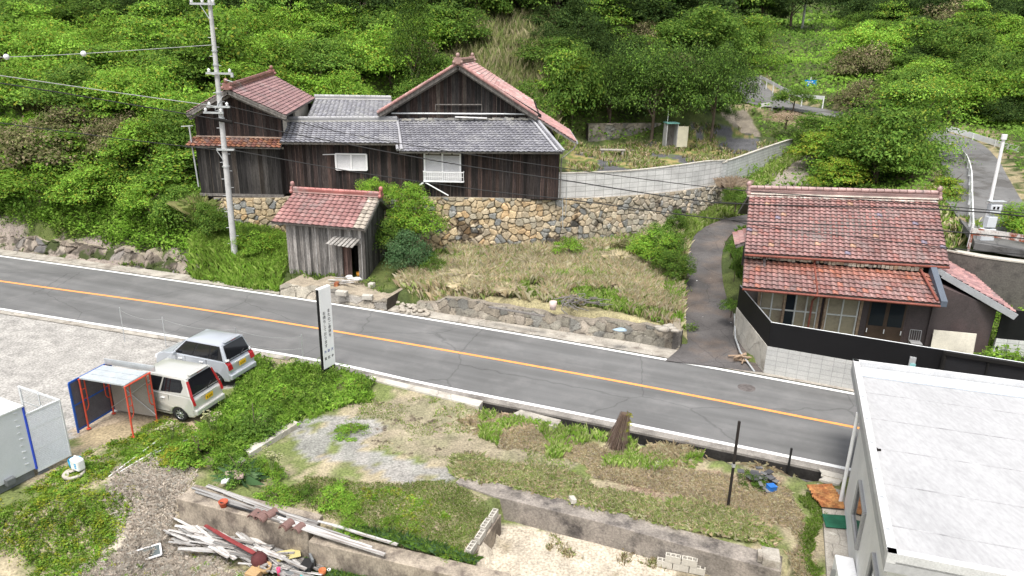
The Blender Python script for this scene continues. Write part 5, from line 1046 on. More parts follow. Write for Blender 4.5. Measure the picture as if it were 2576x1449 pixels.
    # wheels
    for xc in (xr_, xf):
        for sg in (-1, 1):
            wh = bpy.data.objects.new('wheel', None); COL.objects.link(wh); wh.parent = t; wh.location = (xc, sg*(hw-.105), .27)
            mb = MB(); mb.lathe([(.17, -.08), (.25, -.085), (.27, -.06), (.27, .06), (.25, .085), (.17, .08), (.17, -.08)], n=28); ty = mb.build('tyre', m_tyre, wh); ty.rotation_euler = (R(90), 0, 0)
            mb = MB(); mb.lathe([(.19, -.03), (.19, .06), (.175, .075), (.165, .06)], n=28); mb.lathe([(0, .065), (.05, .065), (.055, .03)], n=14)
            for k in range(8): a = 2*math.pi*k/8; mb.bar((.03*math.cos(a), .03*math.sin(a), .05), (.17*math.cos(a), .17*math.sin(a), .055), .035, .02, up=(0, 0, 1))
            ri = mb.build('rim', m_rim, wh); ri.rotation_euler = (R(90) if sg < 0 else R(-90), 0, 0)
            mb = MB(); mb.lathe([(0, .01), (.17, .01)], n=24); dk = mb.build('brake', m_trim, wh); dk.rotation_euler = (R(90) if sg < 0 else R(-90), 0, 0)
    mb = MB(); mb.box((1.7, 0, .30), (2.9, 1.25, .2)); mb.build('underbody', m_trim, t)
    # lamps, plate, bumper, trim
    for sg in (-1, 1):
        mb = MB()
        if kind == 0:
            for (a_, b_) in (((.0, .655, .66), (.05, .655, .82)), ((.05, .655, .82), (.10, .65, .95)), ((.10, .65, .95), (.285, .565, 1.44))): mb.bar((a_[0]-.01, sg*a_[1], a_[2]), (b_[0]-.01, sg*b_[1], b_[2]), .075, .04)
        elif 0: mb.prism([(-.004, sg*.64, .72), (-.002, sg*.695, .74), (.20, sg*.61, 1.42), (.22, sg*.57, 1.42), (.04, sg*.60, .95)], (-.03, 0, 0))
        else: mb.bar((.0, sg*.595, .68), (.045, sg*.595, .85), .19, .03); mb.bar((.045, sg*.595, .85), (.15, sg*.60, .975), .19, .03)
        mb.build('tail_lamp', m_red, t)
        if kind == 1: MB().bar((.10, sg*.62, 1.0), (.125, sg*.61, 1.07), .12, .03).build('reversing_lamp', m_alu, t)
        mb = MB(); mb.box((3.32, sg*.52, .70), (.14, .30, .16)); mb.build('headlight', m_alu, t, bevel=.03)
        mb = MB(); mb.box((xb1-.30, sg*(hw+.08), belt+.06), (.10, .16, .13)); mb.build('wing_mirror', paint, t, bevel=.03)
        for xh in (1.12, 2.05): mb = MB(); mb.bar((xh, sg*(hw-.0), belt-.14), (xh+.16, sg*(hw-.0), belt-.14), .03, .03); mb.build('door_handle', m_alu, t)
        mb = MB()
        for xs in (.98, 1.92): mb.bar((xs, sg*(hw-.012), .34), (xs, sg*(hw-.02), belt-.02), .008, .012)
        mb.bar((.95, sg*(hw-.02), .30), (2.45, sg*(hw-.02), .30), .015, .02); mb.build('door_seam', m_trim, t)
    mb = MB(); mb.box((-.02, 0, .40), (.12, 1.36, .20)); mb.build('rear_bumper', paint, t, bevel=.04)
    mb = MB(); mb.box((-.084, 0, .32), (.02, 1.0, .05)); mb.build('bumper_slot', m_trim, t)
    mb = MB(); mb.box((-.025, 0, .74 if kind == 0 else .76), (.02, .34, .17)); pl = mb.build('number_plate', m_plate, t)
    for k, (yy_, ww) in enumerate(((.10, .05), (.02, .035), (-.035, .035), (-.10, .045))): mb = MB(); mb.box((-.037, yy_, .72 if kind == 0 else .74), (.004, ww*.5, .07)); mb.build('plate_mark', m_trim, pl)
    mb = MB(); mb.bar((-.02, -.4, .86 if kind == 0 else .90), (-.02, .4, .86 if kind == 0 else .90), .02, .04); mb.build('tailgate_trim', paint if kind == 0 else m_alu, t)
    for sy in (-.3, .3):
        mb = MB(); mb.box((1.55, sy, .95), (.16, .42, .5)); mb.box((1.55, sy, 1.26), (.1, .22, .18)); mb.build('seat', m_seat, t, bevel=.04)
    return t
hd_ = math.atan2(.30, -.954)
make_car(0, (-10.02, 21.12, 0), hd_, 'silver small hatchback nearest the red scaffold shelter', m_sil)
make_car(1, (-9.86, 23.72, .0), hd_-.02, 'bluish-silver small wagon parked nearer the road', m_silb)

# ------------------------------------------------------------ scaffold shelter
m_or = mat('red_scaffold_paint', (.62, .09, .05), .6, .2, 3, .1, 20); m_bluep = mat('blue_frame_paint', (.02, .10, .42), .5, .1); m_deck = mat('scaffold_deck', (.52, .56, .58), .4, .12, 2, .1, 20, metal=.3)
SC = empty('scaffold_shelter', (-12.57, 20.34, 0), math.atan2(-.253, .967), 'red tube scaffold frames roofed with steel decks next to the silver cars', 'scaffold'); hx, hy, hz_ = .86, .52, 1.75
for sx in (-1, 1):
    mb = MB()
    for sy in (-1, 1):
        mb.tube((sx*hx, sy*hy, 0), (sx*hx, sy*hy, hz_), .028)
        ar = [(sx*hx, sy*(hy), .62), (sx*hx, sy*(hy-.10), .66), (sx*hx, sy*(hy-.17), .78), (sx*hx, sy*(hy-.17), hz_-.02)]; mb.path(ar, .018)
        for z in (1.05, 1.38): mb.tube((sx*hx, sy*hy, z), (sx*hx, sy*(hy-.17), z), .015)
    mb.tube((sx*hx, -hy-.03, hz_), (sx*hx, hy+.03, hz_), .03); mb.build('frame', m_or, SC)
    for sy in (-1, 1): MB().tube((sx*hx, sy*hy, 0), (sx*hx, sy*hy, .02), .07).build('base_plate', m_or, SC)
for k in range(3):
    y_ = -.36+.33*k; mb = MB(); mb.box((0, y_, hz_+.05), (1.72, .31, .045)); mb.box((0, y_-.15, hz_+.045), (1.72, .012, .06)); mb.build('deck', m_deck, SC, bevel=.01)
mb = MB(); mb.bar((-.95, .62, hz_+.12), (1.0, .62, hz_+.12), .04, .2); mb.build('toe_board', m_galv, SC)
mb = MB()
for s_ in (-1, 1): mb.tube((-hx, hy-.03-.01*s_, .25 if s_ > 0 else 1.5), (hx, hy-.03-.01*s_, 1.5 if s_ > 0 else .25), .012)
mb.build('cross_brace', m_galv, SC)
mb = MB(); mb.prism([(-hx+.03, hy+.05, .12), (hx-.02, hy+.05, .12), (hx-.02, hy+.05, hz_-.1), (-hx+.03, hy+.05, hz_-.1)], (0, .012, 0)); mb.build('back_sheet', mat('dusty_sheet', (.34, .31, .28), .7, .12, 1), SC)
mb = MB(); fr_ = [(-hx-.10, -hy-.3, .1), (-hx-.10, hy+.32, .1), (-hx-.10, hy+.32, hz_+.0), (-hx-.10, -hy-.3, hz_+.0)]
for k in range(4): mb.bar(fr_[k], fr_[(k+1) % 4], .035, .06)
mb.bar((-hx-.10, -hy-.3, .95), (-hx-.10, hy+.32, .95), .03, .045); mb.bar((-hx-.1, -hy-.3, 0), (-hx-.1, -hy-.3, .1), .04, .05); bfp = mb.build('side_panel_frame', m_bluep, SC)
MB().prism(fr_, (.008, 0, 0)).build('mesh_sheet', mat('grey_mesh_sheet', (.11, .105, .125), .8, .15), bfp)

# ------------------------------------------------------------ portable toilet and its screen
m_shell = mat('white_plastic_shell', (.60, .63, .66), .5, .05, 1, .04); m_louv = mat('white_louvre', (.68, .70, .71), .45, .05); m_blue = mat('blue_trim', (.03, .08, .55), .5, .05); m_skid = mat('grey_skid', (.16, .17, .175), .7, .2)
ax = V3(-.42, -.907, 0); bx = V3(-.907, .42, 0); k0 = V3(-13.5, 17.43, 0)
TO = empty('portable_toilet', tuple(k0), 0, 'white portable toilet cabin with a blue corner strip at the left edge', 'toilet')
mb = MB(); mb.prism([tuple(ax*0+[0, 0, .24]), tuple(ax*2.4+[0, 0, .24]), tuple(ax*2.4+bx*1.3+[0, 0, .24]), tuple(bx*1.3+[0, 0, .24])], (0, 0, 1.98)); mb.build('cabin', m_shell, TO, bevel=.02)
mb = MB(); mb.prism([tuple(ax*-.03-bx*.03+[0, 0, 2.2]), tuple(ax*2.45-bx*.03+[0, 0, 2.2]), tuple(ax*2.45+bx*1.33+[0, 0, 2.2]), tuple(ax*-.03+bx*1.33+[0, 0, 2.2])], (0, 0, .06)); mb.build('roof', m_louv, TO, bevel=.015)
mb = MB(); mb.bar(-ax*.012+[0, 0, .22], -ax*.012+[0, 0, 2.2], .05, .05); mb.build('corner_strip', m_blue, TO)
mb = MB(); mb.prism([tuple(ax*.05+bx*.05+[0, 0, 0]), tuple(ax*2.3+bx*.05+[0, 0, 0]), tuple(ax*2.3+bx*1.2+[0, 0, 0]), tuple(ax*.05+bx*1.2+[0, 0, 0])], (0, 0, .24)); mb.build('skid', m_skid, TO)
mb = MB(); p = ax*.62-bx*.06; mb.bar(p+[0, 0, .28], p+ax*.25+[0, 0, .28], .14, .2); mb.build('drain_box', m_skid, TO, bevel=.02)
for k in range(9): z = .5+k*.2; MB().bar(ax*(.16+.05*(k % 2))-bx*.008+[0, 0, z], ax*.26-bx*.008+[0, 0, z+.02], .016, .025).build('vent_slot', m_louv, TO)
SCN = empty('louvre_screen', tuple(k0), 0, 'white louvred privacy screen attached beside the portable toilet', 'screen')
sa, sb, sc2 = -ax*.03, -ax*1.0, -ax*1.0+bx*1.85
for (a, b) in ((sa, sb), (sb, sc2)):
    mb = MB(); n = 34; d_ = (b-a)/np.linalg.norm(b-a); nn_ = np.array([d_[1], -d_[0], 0])
    for k in range(n):
        z = .14+1.8*k/n; w_ = .035 if k % 12 else .09; mb.prism([tuple(a+nn_*.01+[0, 0, z]), tuple(b+nn_*.01+[0, 0, z]), tuple(b-nn_*.01+[0, 0, z+w_]), tuple(a-nn_*.01+[0, 0, z+w_])], tuple(nn_*.006))
    mb.bar(a+[0, 0, 1.95], b+[0, 0, 1.95], .045, .05); mb.bar(a+[0, 0, .13], b+[0, 0, .13], .04, .04); mb.bar(b+[0, 0, .1], b+[0, 0, 1.98], .05, .05); mb.bar((a+b)/2+nn_*-.02+[0, 0, .1], (a+b)/2+nn_*-.02+[0, 0, 2.02], .025, .025); mb.build('louvre_panel', m_louv, SCN)
MB().prism([tuple(-ax*.0+[0, 0, 0]), tuple(-ax*.35+[0, 0, 0]), tuple(-ax*.3+bx*.3+[0, 0, 0])], (0, 0, .03)).build('foot', m_skid, SCN)
JG = empty('water_jug', (-12.42, 17.62, .1), -.45, 'white square water jug with blue print beside the louvred screen', 'jug')
mb = MB(); mb.box((0, 0, .2), (.36, .24, .36)); mb.build('body', m_alu, JG, bevel=.05); mb = MB(); mb.path([(-.1, 0, .37), (-.07, 0, .44), (.07, 0, .44), (.1, 0, .37)], .02); mb.build('handle', m_alu, JG)
for k in range(3): MB().box((.08, -.123, .14+.06*k), (.09, .004, .035)).build('print', mat('cyan_print', (.03, .35, .65), .5, 0) if k == 0 else bpy.data.materials['cyan_print'], JG)
mb = MB(); mb.lathe([(0, 0), (.15, 0), (.18, .3), (.165, .3), (.14, .02), (0, .02)], (-12.62, 17.82, .02), 18); tag(mb.build('bucket', mat('cyan_plastic', (.02, .25, .45), .5, .05)), 'cyan bucket between the white jug and the louvred screen', 'bucket')
mb = MB(); mb.lathe([(.14, .0), (.28, .0), (.30, .09), (.27, .12), (.13, .06)], (-12.5, 17.5, -.02), 24); tag(mb.build('ring_weight', m_conc), 'grey ring-shaped weight under the white water jug', 'weight')

# ------------------------------------------------------------ rope fence along the gravel
rp = [(-16.03, 27.05, 1.5), (-14.1, 26.6, 1.3), (-10.9, 25.9, 1.2), (-8.13, 25.34, 1.2)]; labs = ['leftmost thin stake of the rope line along the gravel lot', 'second thin stake of the rope line from the left', 'thin stake of the rope line right behind the bluish-silver car', 'thin stake of the rope line between the cars and the signboard']
for (x_, y_, h_), lb in zip(rp, labs): tag(MB().tube((x_, y_, -.1), (x_+.02, y_, h_), .018).build('rope_stake', m_galv), lb, 'stake', 'stakes of the rope line')
for j, hh in enumerate((.92, .5)):
    mb = MB()
    for (a, b) in zip(rp[:-1], rp[1:]):
        pts = [(a[0]+(b[0]-a[0])*t, a[1]+(b[1]-a[1])*t, hh*(a[2]+(b[2]-a[2])*t)-.18*4*t*(1-t)) for t in np.linspace(0, 1, 8)]; mb.path(pts, .006, 4)
    tag(mb.build('rope', m_wirel), ('upper' if j == 0 else 'lower')+' thin rope strung between the stakes by the gravel lot', 'rope')

# ------------------------------------------------------------ guard rails and posts of the upper road
def guardrail(label, pts, m, h=.72, post=2.2, beam=.32):
    t = empty('guardrail', (0, 0, 0), 0, label, 'guardrail'); pl = polyline(pts, .5); prof = [(.0, h-beam), (.05, h-beam*.86), (.05, h-beam*.62), (0, h-beam*.5), (.05, h-beam*.38), (.05, h-beam*.14), (0, h), (-.02, h), (-.02, h-beam)]
    o = extrude_line(pl, prof, m=m, name='beam', parent=t); s = np.concatenate([[0], np.cumsum(np.hypot(*np.diff(pl[:, :2], axis=0).T))]); n = max(1, int(s[-1]/post))
    for k in range(n+1):
        q_ = [np.interp(s[-1]*k/n, s, pl[:, c]) for c in range(3)]; MB().tube((q_[0], q_[1], q_[2]-.4), (q_[0], q_[1], q_[2]+h), .057, n=10).build('post', m, t)
    return t
guardrail('white corrugated guardrail on the outer side of the upper road at the right edge', [P(2378, 345, 5.5), P(2440, 365, 5.2), P(2500, 385, 5.), P(2555, 402, 4.9)], m_alu, h=.95, beam=.42)
guardrail('short white guardrail beside the upper road left of the blue sign', [D(1912, 207, 82), D(1940, 222, 78), D(1962, 235, 75)], m_alu, post=2)
guardrail('white guardrail end at the left bend of the upper road', [D(1912, 280, 69), D(1942, 277, 68)], m_alu, post=2)
guardrail('white guardrail glimpsed through the trees under the blue sign', [D(1962, 235, 75), D(2010, 255, 70), D(2070, 262, 67)], m_alu, post=2.5)
guardrail('white guardrail curving along the inner edge of the upper road', [P(2385, 385, 5.), P(2420, 408, 4.85), P(2436, 450, 4.6), P(2438, 520, 4.25), P(2440, 600, 3.85)], m_alu)
guardrail('rusty white guardrail above the dark retaining wall', [P(2440, 612, 3.75), P(2505, 620, 3.75), P(2576, 632, 3.75), P(2700, 652, 3.7)], mat('rust_streaked_white', (.62, .60, .57), .7, .15, 3, .2, 20, tint=(.28, .08, .04), tscale=2.2, tlo=.46, thi=.56), post=2.)
qb = P(2470, 606, 3.75); EP = empty('equipment_post', tuple(qb), 0, 'white post carrying grey cabinets beside the upper road at the right edge', 'post'); et = D(2526, 345, qb[1])
MB().tube((0, 0, 0), rel(et, qb), .08, .07, 12).build('mast', m_alu, EP); MB().tube(rel(et, qb)-[0, 0, .1], rel(et, qb)+[0, 0, .12], .12, .12, 12).build('mast_cap', m_alu, EP)
for (z_, w_, h_) in ((.35, .62, .55), (.95, .42, .5), (1.55, .5, .42), (1.9, .75, .06)): MB().box((.03+z_*.06, -.12, z_), (w_, .3, h_)).build('cabinet', m_shell if w_ < .7 else m_galv, EP, bevel=.02)
for k in (-1, 1): MB().box((.1+k*.09, -.28, 1.62), (.09, .02, .12)).build('dial', m_void, EP)
bs = D(2037, 222, 78); BS = empty('road_sign', (bs[0], bs[1], hz(bs[0], bs[1])), 0, 'small blue road sign with white writing among the trees by the upper road', 'sign'); zz = D(2037, 209, 78)[2]-hz(bs[0], bs[1])
MB().tube((0, .05, 0), (0, .05, zz+.6), .04).build('pole', m_alu, BS); MB().box((0, 0, zz), (1.25, .03, .62)).build('plate', mat('sign_blue', (.0, .22, .60), .5, .03), BS)
for r_ in range(2):
    for c_ in range(5 if r_ else 4): MB().box((-.36+.18*c_, -.02, zz+.12-.24*r_), (.12, .006, .13)).build('lettering', m_alu, BS)
for (a, b, Yy, lb) in ((2018, 68, 122, 'left one of two far pale utility poles on the wooded hill'), (2131, 18, 140, 'right one of two far pale utility poles on the wooded hill')):
    p = D(a, b, Yy); tag(MB().tube((0, 0, -3), (0, 0, 11), .2, .13, 12).build('utility_pole', m_pole), lb, 'utility pole').location = tuple(p)
# cabinet hut and bench on the terrace yard
cb = P(1688, 372, 4.25); CB = empty('cabinet_hut', tuple(cb), .15, 'narrow pale cabinet with an open cream door and a teal top on the terrace yard', 'cabinet')
mb = MB()
for (x_, y_, sx_, sy_) in ((-.45, .4, .06, .8), (.45, .4, .06, .8), (0, .8, .9, .06)): mb.box((x_, y_, .95), (sx_, sy_, 1.9))
mb.build('shell', mat('aged_white_sheet', (.50, .50, .50), .7, .15, 2), CB); MB().box((0, .4, 1.95), (1.05, .95, .08)).build('roof', mat('teal_sheet', (.16, .36, .33), .6, .25, 3), CB)
mb = MB(); mb.box((.85, -.12, .9), (.82, .05, 1.65), -.2); mb.build('door', mat('cream_sheet', (.62, .58, .44), .7, .1), CB); MB().box((0, .72, .95), (.86, .02, 1.8)).build('inner_panel', m_timber, CB); MB().tube((-.3, .5, 1.98), (-.3, .5, 3.1), .02).build('vent_pipe', m_alu, CB)
bn = P(1540, 391, 4.1); BN2 = empty('bench', tuple(bn), 0, 'low grey stone bench on the terrace yard', 'bench'); MB().box((0, 0, .42), (1.9, .45, .10)).build('seat', m_conc, BN2, bevel=.02)
for sx in (-1, 1): MB().box((sx*.75, 0, .18), (.16, .36, .38)).build('leg', m_conc, BN2, bevel=.015)
tag(MB().box((bn[0]-2.1, bn[1]+.1, bn[2]+.1), (.9, .4, .14)).build('stone_step', m_conc, bevel=.02), 'flat grey stone block left of the low bench', 'stone')
# ------------------------------------------------------------ foliage
def leaf_mat(name, trans=.42, rough=.6):
    m = mat(name, (1, 1, 1), rough, .22, .6, 0, attr=True, spec=.06, trans=trans); t = m.node_tree; N = t.nodes; L = t.links
    oi = N.new('ShaderNodeObjectInfo'); r = N.new('ShaderNodeMapRange'); r.inputs[3].default_value = .78; r.inputs[4].default_value = 1.22; L.new(oi.outputs['Random'], r.inputs[0])
    a = next(n for n in N if n.type == 'ATTRIBUTE'); dst = [l.to_socket for l in a.outputs['Color'].links]; mm = N.new('ShaderNodeMixRGB'); mm.blend_type = 'MULTIPLY'; mm.inputs[0].default_value = 1
    L.new(a.outputs['Color'], mm.inputs[1]); L.new(r.outputs[0], mm.inputs[2])
    for d in dst: L.new(mm.outputs[0], d)
    return m
m_leaf = leaf_mat('leaves'); m_grass = leaf_mat('grass_blades', .5, .75); m_bark = mat('bark', (.13, .10, .075), .95, .3, 4, .25, 20)
def leaf_quads(C, Nn, size, rg, asp=.55, droop=0.):
    """diamond leaves at C, facing Nn"""
    n = len(C); Nn = Nn+rg.normal(0, .45, (n, 3)); Nn /= np.linalg.norm(Nn, axis=1)[:, None]+1e-9; a = rg.normal(0, 1, (n, 3)); Nn = np.where(Nn[:, 2:] < 0, -Nn, Nn); a -= (a*Nn).sum(1)[:, None]*Nn; a /= np.linalg.norm(a, axis=1)[:, None]+1e-9; b = np.cross(Nn, a)
    s = (size*rg.uniform(.6, 1.4, n))[:, None] if np.ndim(size) == 0 else (size*rg.uniform(.6, 1.4, n))[:, None]
    V = np.stack([C-a*s*.5, C+b*s*asp*.5+Nn*s*.06, C+a*s*.5, C-b*s*asp*.5+Nn*s*.06], 1).reshape(-1, 3); F = np.arange(4*n).reshape(n, 4)[:, ::-1]; return V, F
def crown_mesh(name, seed, pal, nleaf=2200, size=.10, clumps=38, shape='round', flat=.8, tip=None, asp=.55):
    """crown of unit radius sitting on z=0..2*flat"""
    rg = np.random.default_rng(seed); Cs, Ns, Bs = [], [], []; per = nleaf//clumps
    for k in range(clumps):
        d = rg.normal(0, 1, 3); d /= np.linalg.norm(d); d[2] = abs(d[2])*1.0-.25; r = rg.uniform(.40, .98)
        c = d*r
        if shape == 'cone': h = rg.random()**.8; c = np.array([d[0], d[1], 0])*(.72*(1-h)**.7+.08)+np.array([0, 0, -.7+1.75*h])
        if shape == 'layer': lv = rg.integers(0, 5)/4; ra = (1-.65*lv)*math.sqrt(rg.random())*.9; an = rg.uniform(0, 6.28); c = np.array([ra*math.cos(an), ra*math.sin(an), -.5+1.35*lv+rg.normal(0, .05)])
        cr = rg.uniform(.16, .42)*(1.2 if shape == 'layer' else 1); q = rg.normal(0, 1, (per, 3)); q /= np.linalg.norm(q, axis=1)[:, None]; q[:, 2] = np.where(q[:, 2] < -.3, -q[:, 2], q[:, 2]); rr = rg.uniform(.55, 1.08, per)[:, None]
        pt = c+q*rr*cr*np.array([1, 1, .55 if shape == 'layer' else .8]); Cs.append(pt); Ns.append(q*.7+np.array([0, 0, .55])); b = rg.uniform(.7, 1.3); Bs.append(np.full(per, b))
    C = np.vstack(Cs); N_ = np.vstack(Ns); B = np.concatenate(Bs); C[:, 2] = (C[:, 2]+.75)*flat; V, F = leaf_quads(C, N_, size, rg, asp)
    pal = np.array(pal); col = pal[rg.integers(0, len(pal), len(C))]*(B*rg.uniform(.75, 1.25, len(C)))[:, None]
    if tip is not None: m = rg.random(len(C)) < .10; col[m] = np.array(tip)
    cn = V-np.array([0, 0, .25*flat]); cn /= np.linalg.norm(cn, axis=1)[:, None]; me = mesh_np(name, V, F, m_leaf, col=np.clip(col, 0, 1), nrm=cn*.8+np.array([0, 0, .55])+np.repeat(N_, 4, 0)*.45+np.repeat(rg.normal(0, .18, (len(C), 3)), 4, 0)); data = me.data; bpy.data.objects.remove(me); return data
BRIGHT = [(0.199, 0.372, 0.041), (0.239, 0.418, 0.056), (0.152, 0.307, 0.038), (0.271, 0.437, 0.067)]
MIDG = [(0.108, 0.207, 0.033), (0.141, 0.248, 0.042), (0.083, 0.165, 0.03), (0.165, 0.272, 0.05)]
DARK = [(0.04, 0.077, 0.02), (0.053, 0.098, 0.025), (0.033, 0.062, 0.018), (0.069, 0.112, 0.027)]
OLIVE = [(0.203, 0.196, 0.088), (0.162, 0.176, 0.068), (0.27, 0.23, 0.135), (0.135, 0.162, 0.054)]
BLUEG = [(0.091, 0.176, 0.072), (0.117, 0.208, 0.091), (0.072, 0.143, 0.058)]
YELG = [(0.319, 0.392, 0.043), (0.261, 0.362, 0.036), (0.392, 0.406, 0.058)]
KIND = {}
for kn, pal, shp, tip, fl in (('bright', BRIGHT, 'round', (.34, .36, .05), .92), ('layer', BRIGHT+MIDG, 'layer', (.32, .34, .05), .80), ('mid', MIDG, 'round', (.24, .32, .05), 1.0), ('dark', DARK, 'round', (.09, .14, .03), .95), ('cone', DARK+MIDG, 'cone', (.13, .19, .03), 1.25), ('olive', OLIVE, 'round', (.26, .20, .14), .7), ('blue', BLUEG, 'round', (.14, .2, .1), 1.0), ('yel', YELG+BRIGHT, 'layer', (.33, .30, .05), .55)):
    KIND[kn] = [crown_mesh('crown', 100+len(KIND)*10+v, pal, 8000, .060, 64 if kn != 'layer' else 56, shp, fl, tip) for v in range(3)]
KIND['tawny'] = [crown_mesh('crown', 480, [(.42, .32, .23), (.36, .28, .20), (.46, .37, .27)], 6000, .05, 40, 'round', .7)]
BIG = {kn: [crown_mesh('crown', 500+i, pal, 20000, .036, 120, shp, fl, tip)] for i, (kn, pal, shp, fl, tip) in enumerate((('layer', BRIGHT+MIDG+MIDG, 'layer', .8, (.32, .34, .05)), ('cone', DARK+MIDG+MIDG, 'cone', 1.25, (.2, .28, .04)), ('dark', DARK+MIDG, 'round', .95, (.12, .18, .04))))}
FINE = {kn: [crown_mesh('foliage', 300+v+hash_, pal, 2400, .085, 30, 'round', .75, tip, asp) for v in range(2)] for hash_, (kn, pal, tip, asp) in enumerate((('bright', BRIGHT, (.25, .26, .05), .5), ('mid', MIDG, None, .45), ('yel', YELG, (.45, .38, .05), .5), ('blue', BLUEG, None, .4)))}
_trunk = {}
def trunk_data(v):
    if v not in _trunk:
        rg = random.Random(v); mb = MB(); p = Vector((0, 0, -.4)); r = .07; top = Vector((rg.uniform(-.1, .1), rg.uniform(-.1, .1), .75)); mb.tube(p, top*.5, r, r*.75, 8); mb.tube(top*.5, top, r*.75, r*.4, 8)
        for k in range(6):
            a = rg.uniform(0, 6.28); s = top*(.3+.1*k); e = s+Vector((math.cos(a)*.5, math.sin(a)*.5, rg.uniform(.25, .6))); mb.tube(s, e, r*.4, r*.12, 6)
        o = mb.build('trunk', m_bark); _trunk[v] = o.data; bpy.data.objects.remove(o)
    return _trunk[v]
def plant(kind, pos, rad, height, label, cat, name='tree', group=None, crown='crown', lift=.25, seed=None, lib=KIND):
    """a tree or bush: trunk and crown under one Empty"""
    rg = random.Random(seed if seed is not None else int(pos[0]*97+pos[1]*31)); t = empty(name, tuple(pos), rg.uniform(0, 6.28), label, cat, group)
    v = rg.randrange(len(lib[kind])); c = bpy.data.objects.new(crown, lib[kind][v]); COL.objects.link(c); c.parent = t; fl = height*(1-lift)/1.5; c.scale = (rad, rad*rg.uniform(.85, 1.15), fl); c.location = (0, 0, height*(lift-.20))
    k = bpy.data.objects.new('trunk' if name != 'weed' else 'stem', trunk_data(v % 3)); COL.objects.link(k); k.parent = t; k.scale = (rad*.7 if rad < 2 else rad*.55,)*2+(height*.55,); return t
def H1(x, y): return hz(x, y)
ROADX = lambda x, y: np.abs(dist_pl(np.atleast_1d(x), np.atleast_1d(y), UPR)[0])
YARDP = [(3, 39), (12, 44.2), (16, 50), (22.5, 59), (21.5, 62.5), (22.2, 72), (19, 72), (18, 64), (12.5, 60.2), (5, 58.6), (2.5, 52)]
HOUSEP = [(-17, 37), (3.6, 37), (3.6, 54.5), (-18, 54.5)]
# ---- scattered trees on the slopes
cand = []; rg = np.random.default_rng(42); placed = []
def zone(px, py):
    if px < 1000: return ('left', 'slope left of and behind the storehouse')
    if px < 1380: return ('mid', 'slope behind the big gable')
    if px < 1860: return ('wood', 'dark wood above the terrace yard')
    return ('right', 'hill beyond the upper road')
KEEP = ((1850, 205, 1950, 290), (2395, 380, 2600, 625), (2378, 318, 2570, 400), (1760, 350, 1995, 470), (1835, 290, 1900, 385), (2015, 190, 2065, 228), (1995, 45, 2085, 78), (1440, 320, 1560, 400), (1660, 310, 1725, 380))
tries = 0
while tries < 14000 and len(placed) < 330:
    tries += 1; Yd = 40*(145/40)**rg.random(); xd = (rg.random()*2-1)*.86*Yd
    if Yd < 46 and xd > -19: continue
    h_ = None
    if inpoly(xd, Yd, YARDP) or inpoly(xd, Yd, HOUSEP): continue
    sp = 1.9+Yd*.022
    if any((xd-a)**2+(Yd-b)**2 < (sp*.36+r*.33)**2 for a, b, r in placed): continue
    if ROADX(xd, Yd)[0] < 3.6: continue
    if dist_pl(np.array([xd]), np.array([Yd]), FAR)[0][0] < 5.5: continue
    px, py = proj((xd, Yd, H1(xd, Yd)+1))
    if not (-150 < px < 2720 and -160 < py < 700): continue
    if 1130 < px < 1370 and 60 < py < 290: continue
    if px > 1900 and Yd < 62 and rg.random() < .2: continue
    if xd > 8 and Yd < 44: continue
    if 1950 < px < 2130 and 20 < py < 110: continue
    pt_ = proj((xd, Yd, H1(xd, Yd)+3.2))[1]
    if 1835 < px < 1975 and pt_ < 330 and py > 205: continue
    if 2360 < px < 2600 and pt_ < 620 and py > 345: continue
    if 1985 < px < 2095 and pt_ < 235 and py > 200: continue
    u = rg.random(); z_, zn = zone(px, py); rad = sp*rg.uniform(.62, 1.22); ht = rad*rg.uniform(.95, 1.9)
    if z_ == 'left': kd = 'bright' if u < .58 else 'layer' if u < .74 else 'mid' if u < .95 else 'olive'
    elif z_ == 'mid': kd = 'mid' if u < .4 else 'dark' if u < .6 else 'bright' if u < .85 else 'olive'
    elif z_ == 'wood': kd = 'dark' if u < .38 else 'mid' if u < .72 else 'layer' if u < .9 else 'olive'; ht *= 1.1
    else: kd = 'layer' if u < .28 else 'mid' if u < .62 else 'bright' if u < .85 else 'dark' if u < .93 else 'olive'
    if py < 70 and px > 900: kd = 'dark' if u < .7 else 'mid'; ht *= 1.3; rad *= 1.15
    if py < 60 and px < 900: kd = 'dark' if u < .35 else 'mid' if u < .7 else kd
    if 2060 < px < 2190 and 170 < py < 270 : kd = 'olive'
    g_ = H1(xd, Yd); a0x, a0y = proj((xd, Yd, g_)); a1y = proj((xd, Yd, g_+ht*1.1))[1]; hw_ = rad*FPX/Yd*1.02
    if any(a0x+hw_ > X0 and a0x-hw_ < X1 and a0y > Y0 and a1y < Y1 for X0, Y0, X1, Y1 in KEEP): continue
    placed.append((xd, Yd, rad)); W_ = {'bright': 'bright yellow-green bush', 'layer': 'fresh green layered tree', 'mid': 'mid-green round tree', 'dark': 'dark evergreen tree', 'olive': 'olive half-bare shrub', 'cone': 'tall tree'}[kd]
    ci = 'bush' if kd in ('bright', 'olive') else 'tree'
    plant(kd, (xd, Yd, H1(xd, Yd)-.2), rad, ht, 'one of the '+W_.replace('bush', 'bushes').replace('tree', 'trees').replace('shrub', 'shrubs')+' on the '+zn, ci, 'bush' if ci == 'bush' else 'tree', (W_+' group on the '+zn), lift=.04 if ci == 'bush' else .08)
for k, (x_, y_, r_) in enumerate(((19.2, 67.5, 1.6), (20.3, 72, 2.0), (20.2, 78, 2.4), (21.0, 84, 2.6), (22, 92, 3.2), (18.2, 65, 1.3))):
    plant('dark' if k % 2 else 'mid', (x_, y_, H1(x_-.8, y_)-1.), r_, r_*1.9, 'one of the dark bushes edging the terrace driveway and the upper road bend', 'bush', 'bush', 'bushes edging the upper road bend', lift=.05)
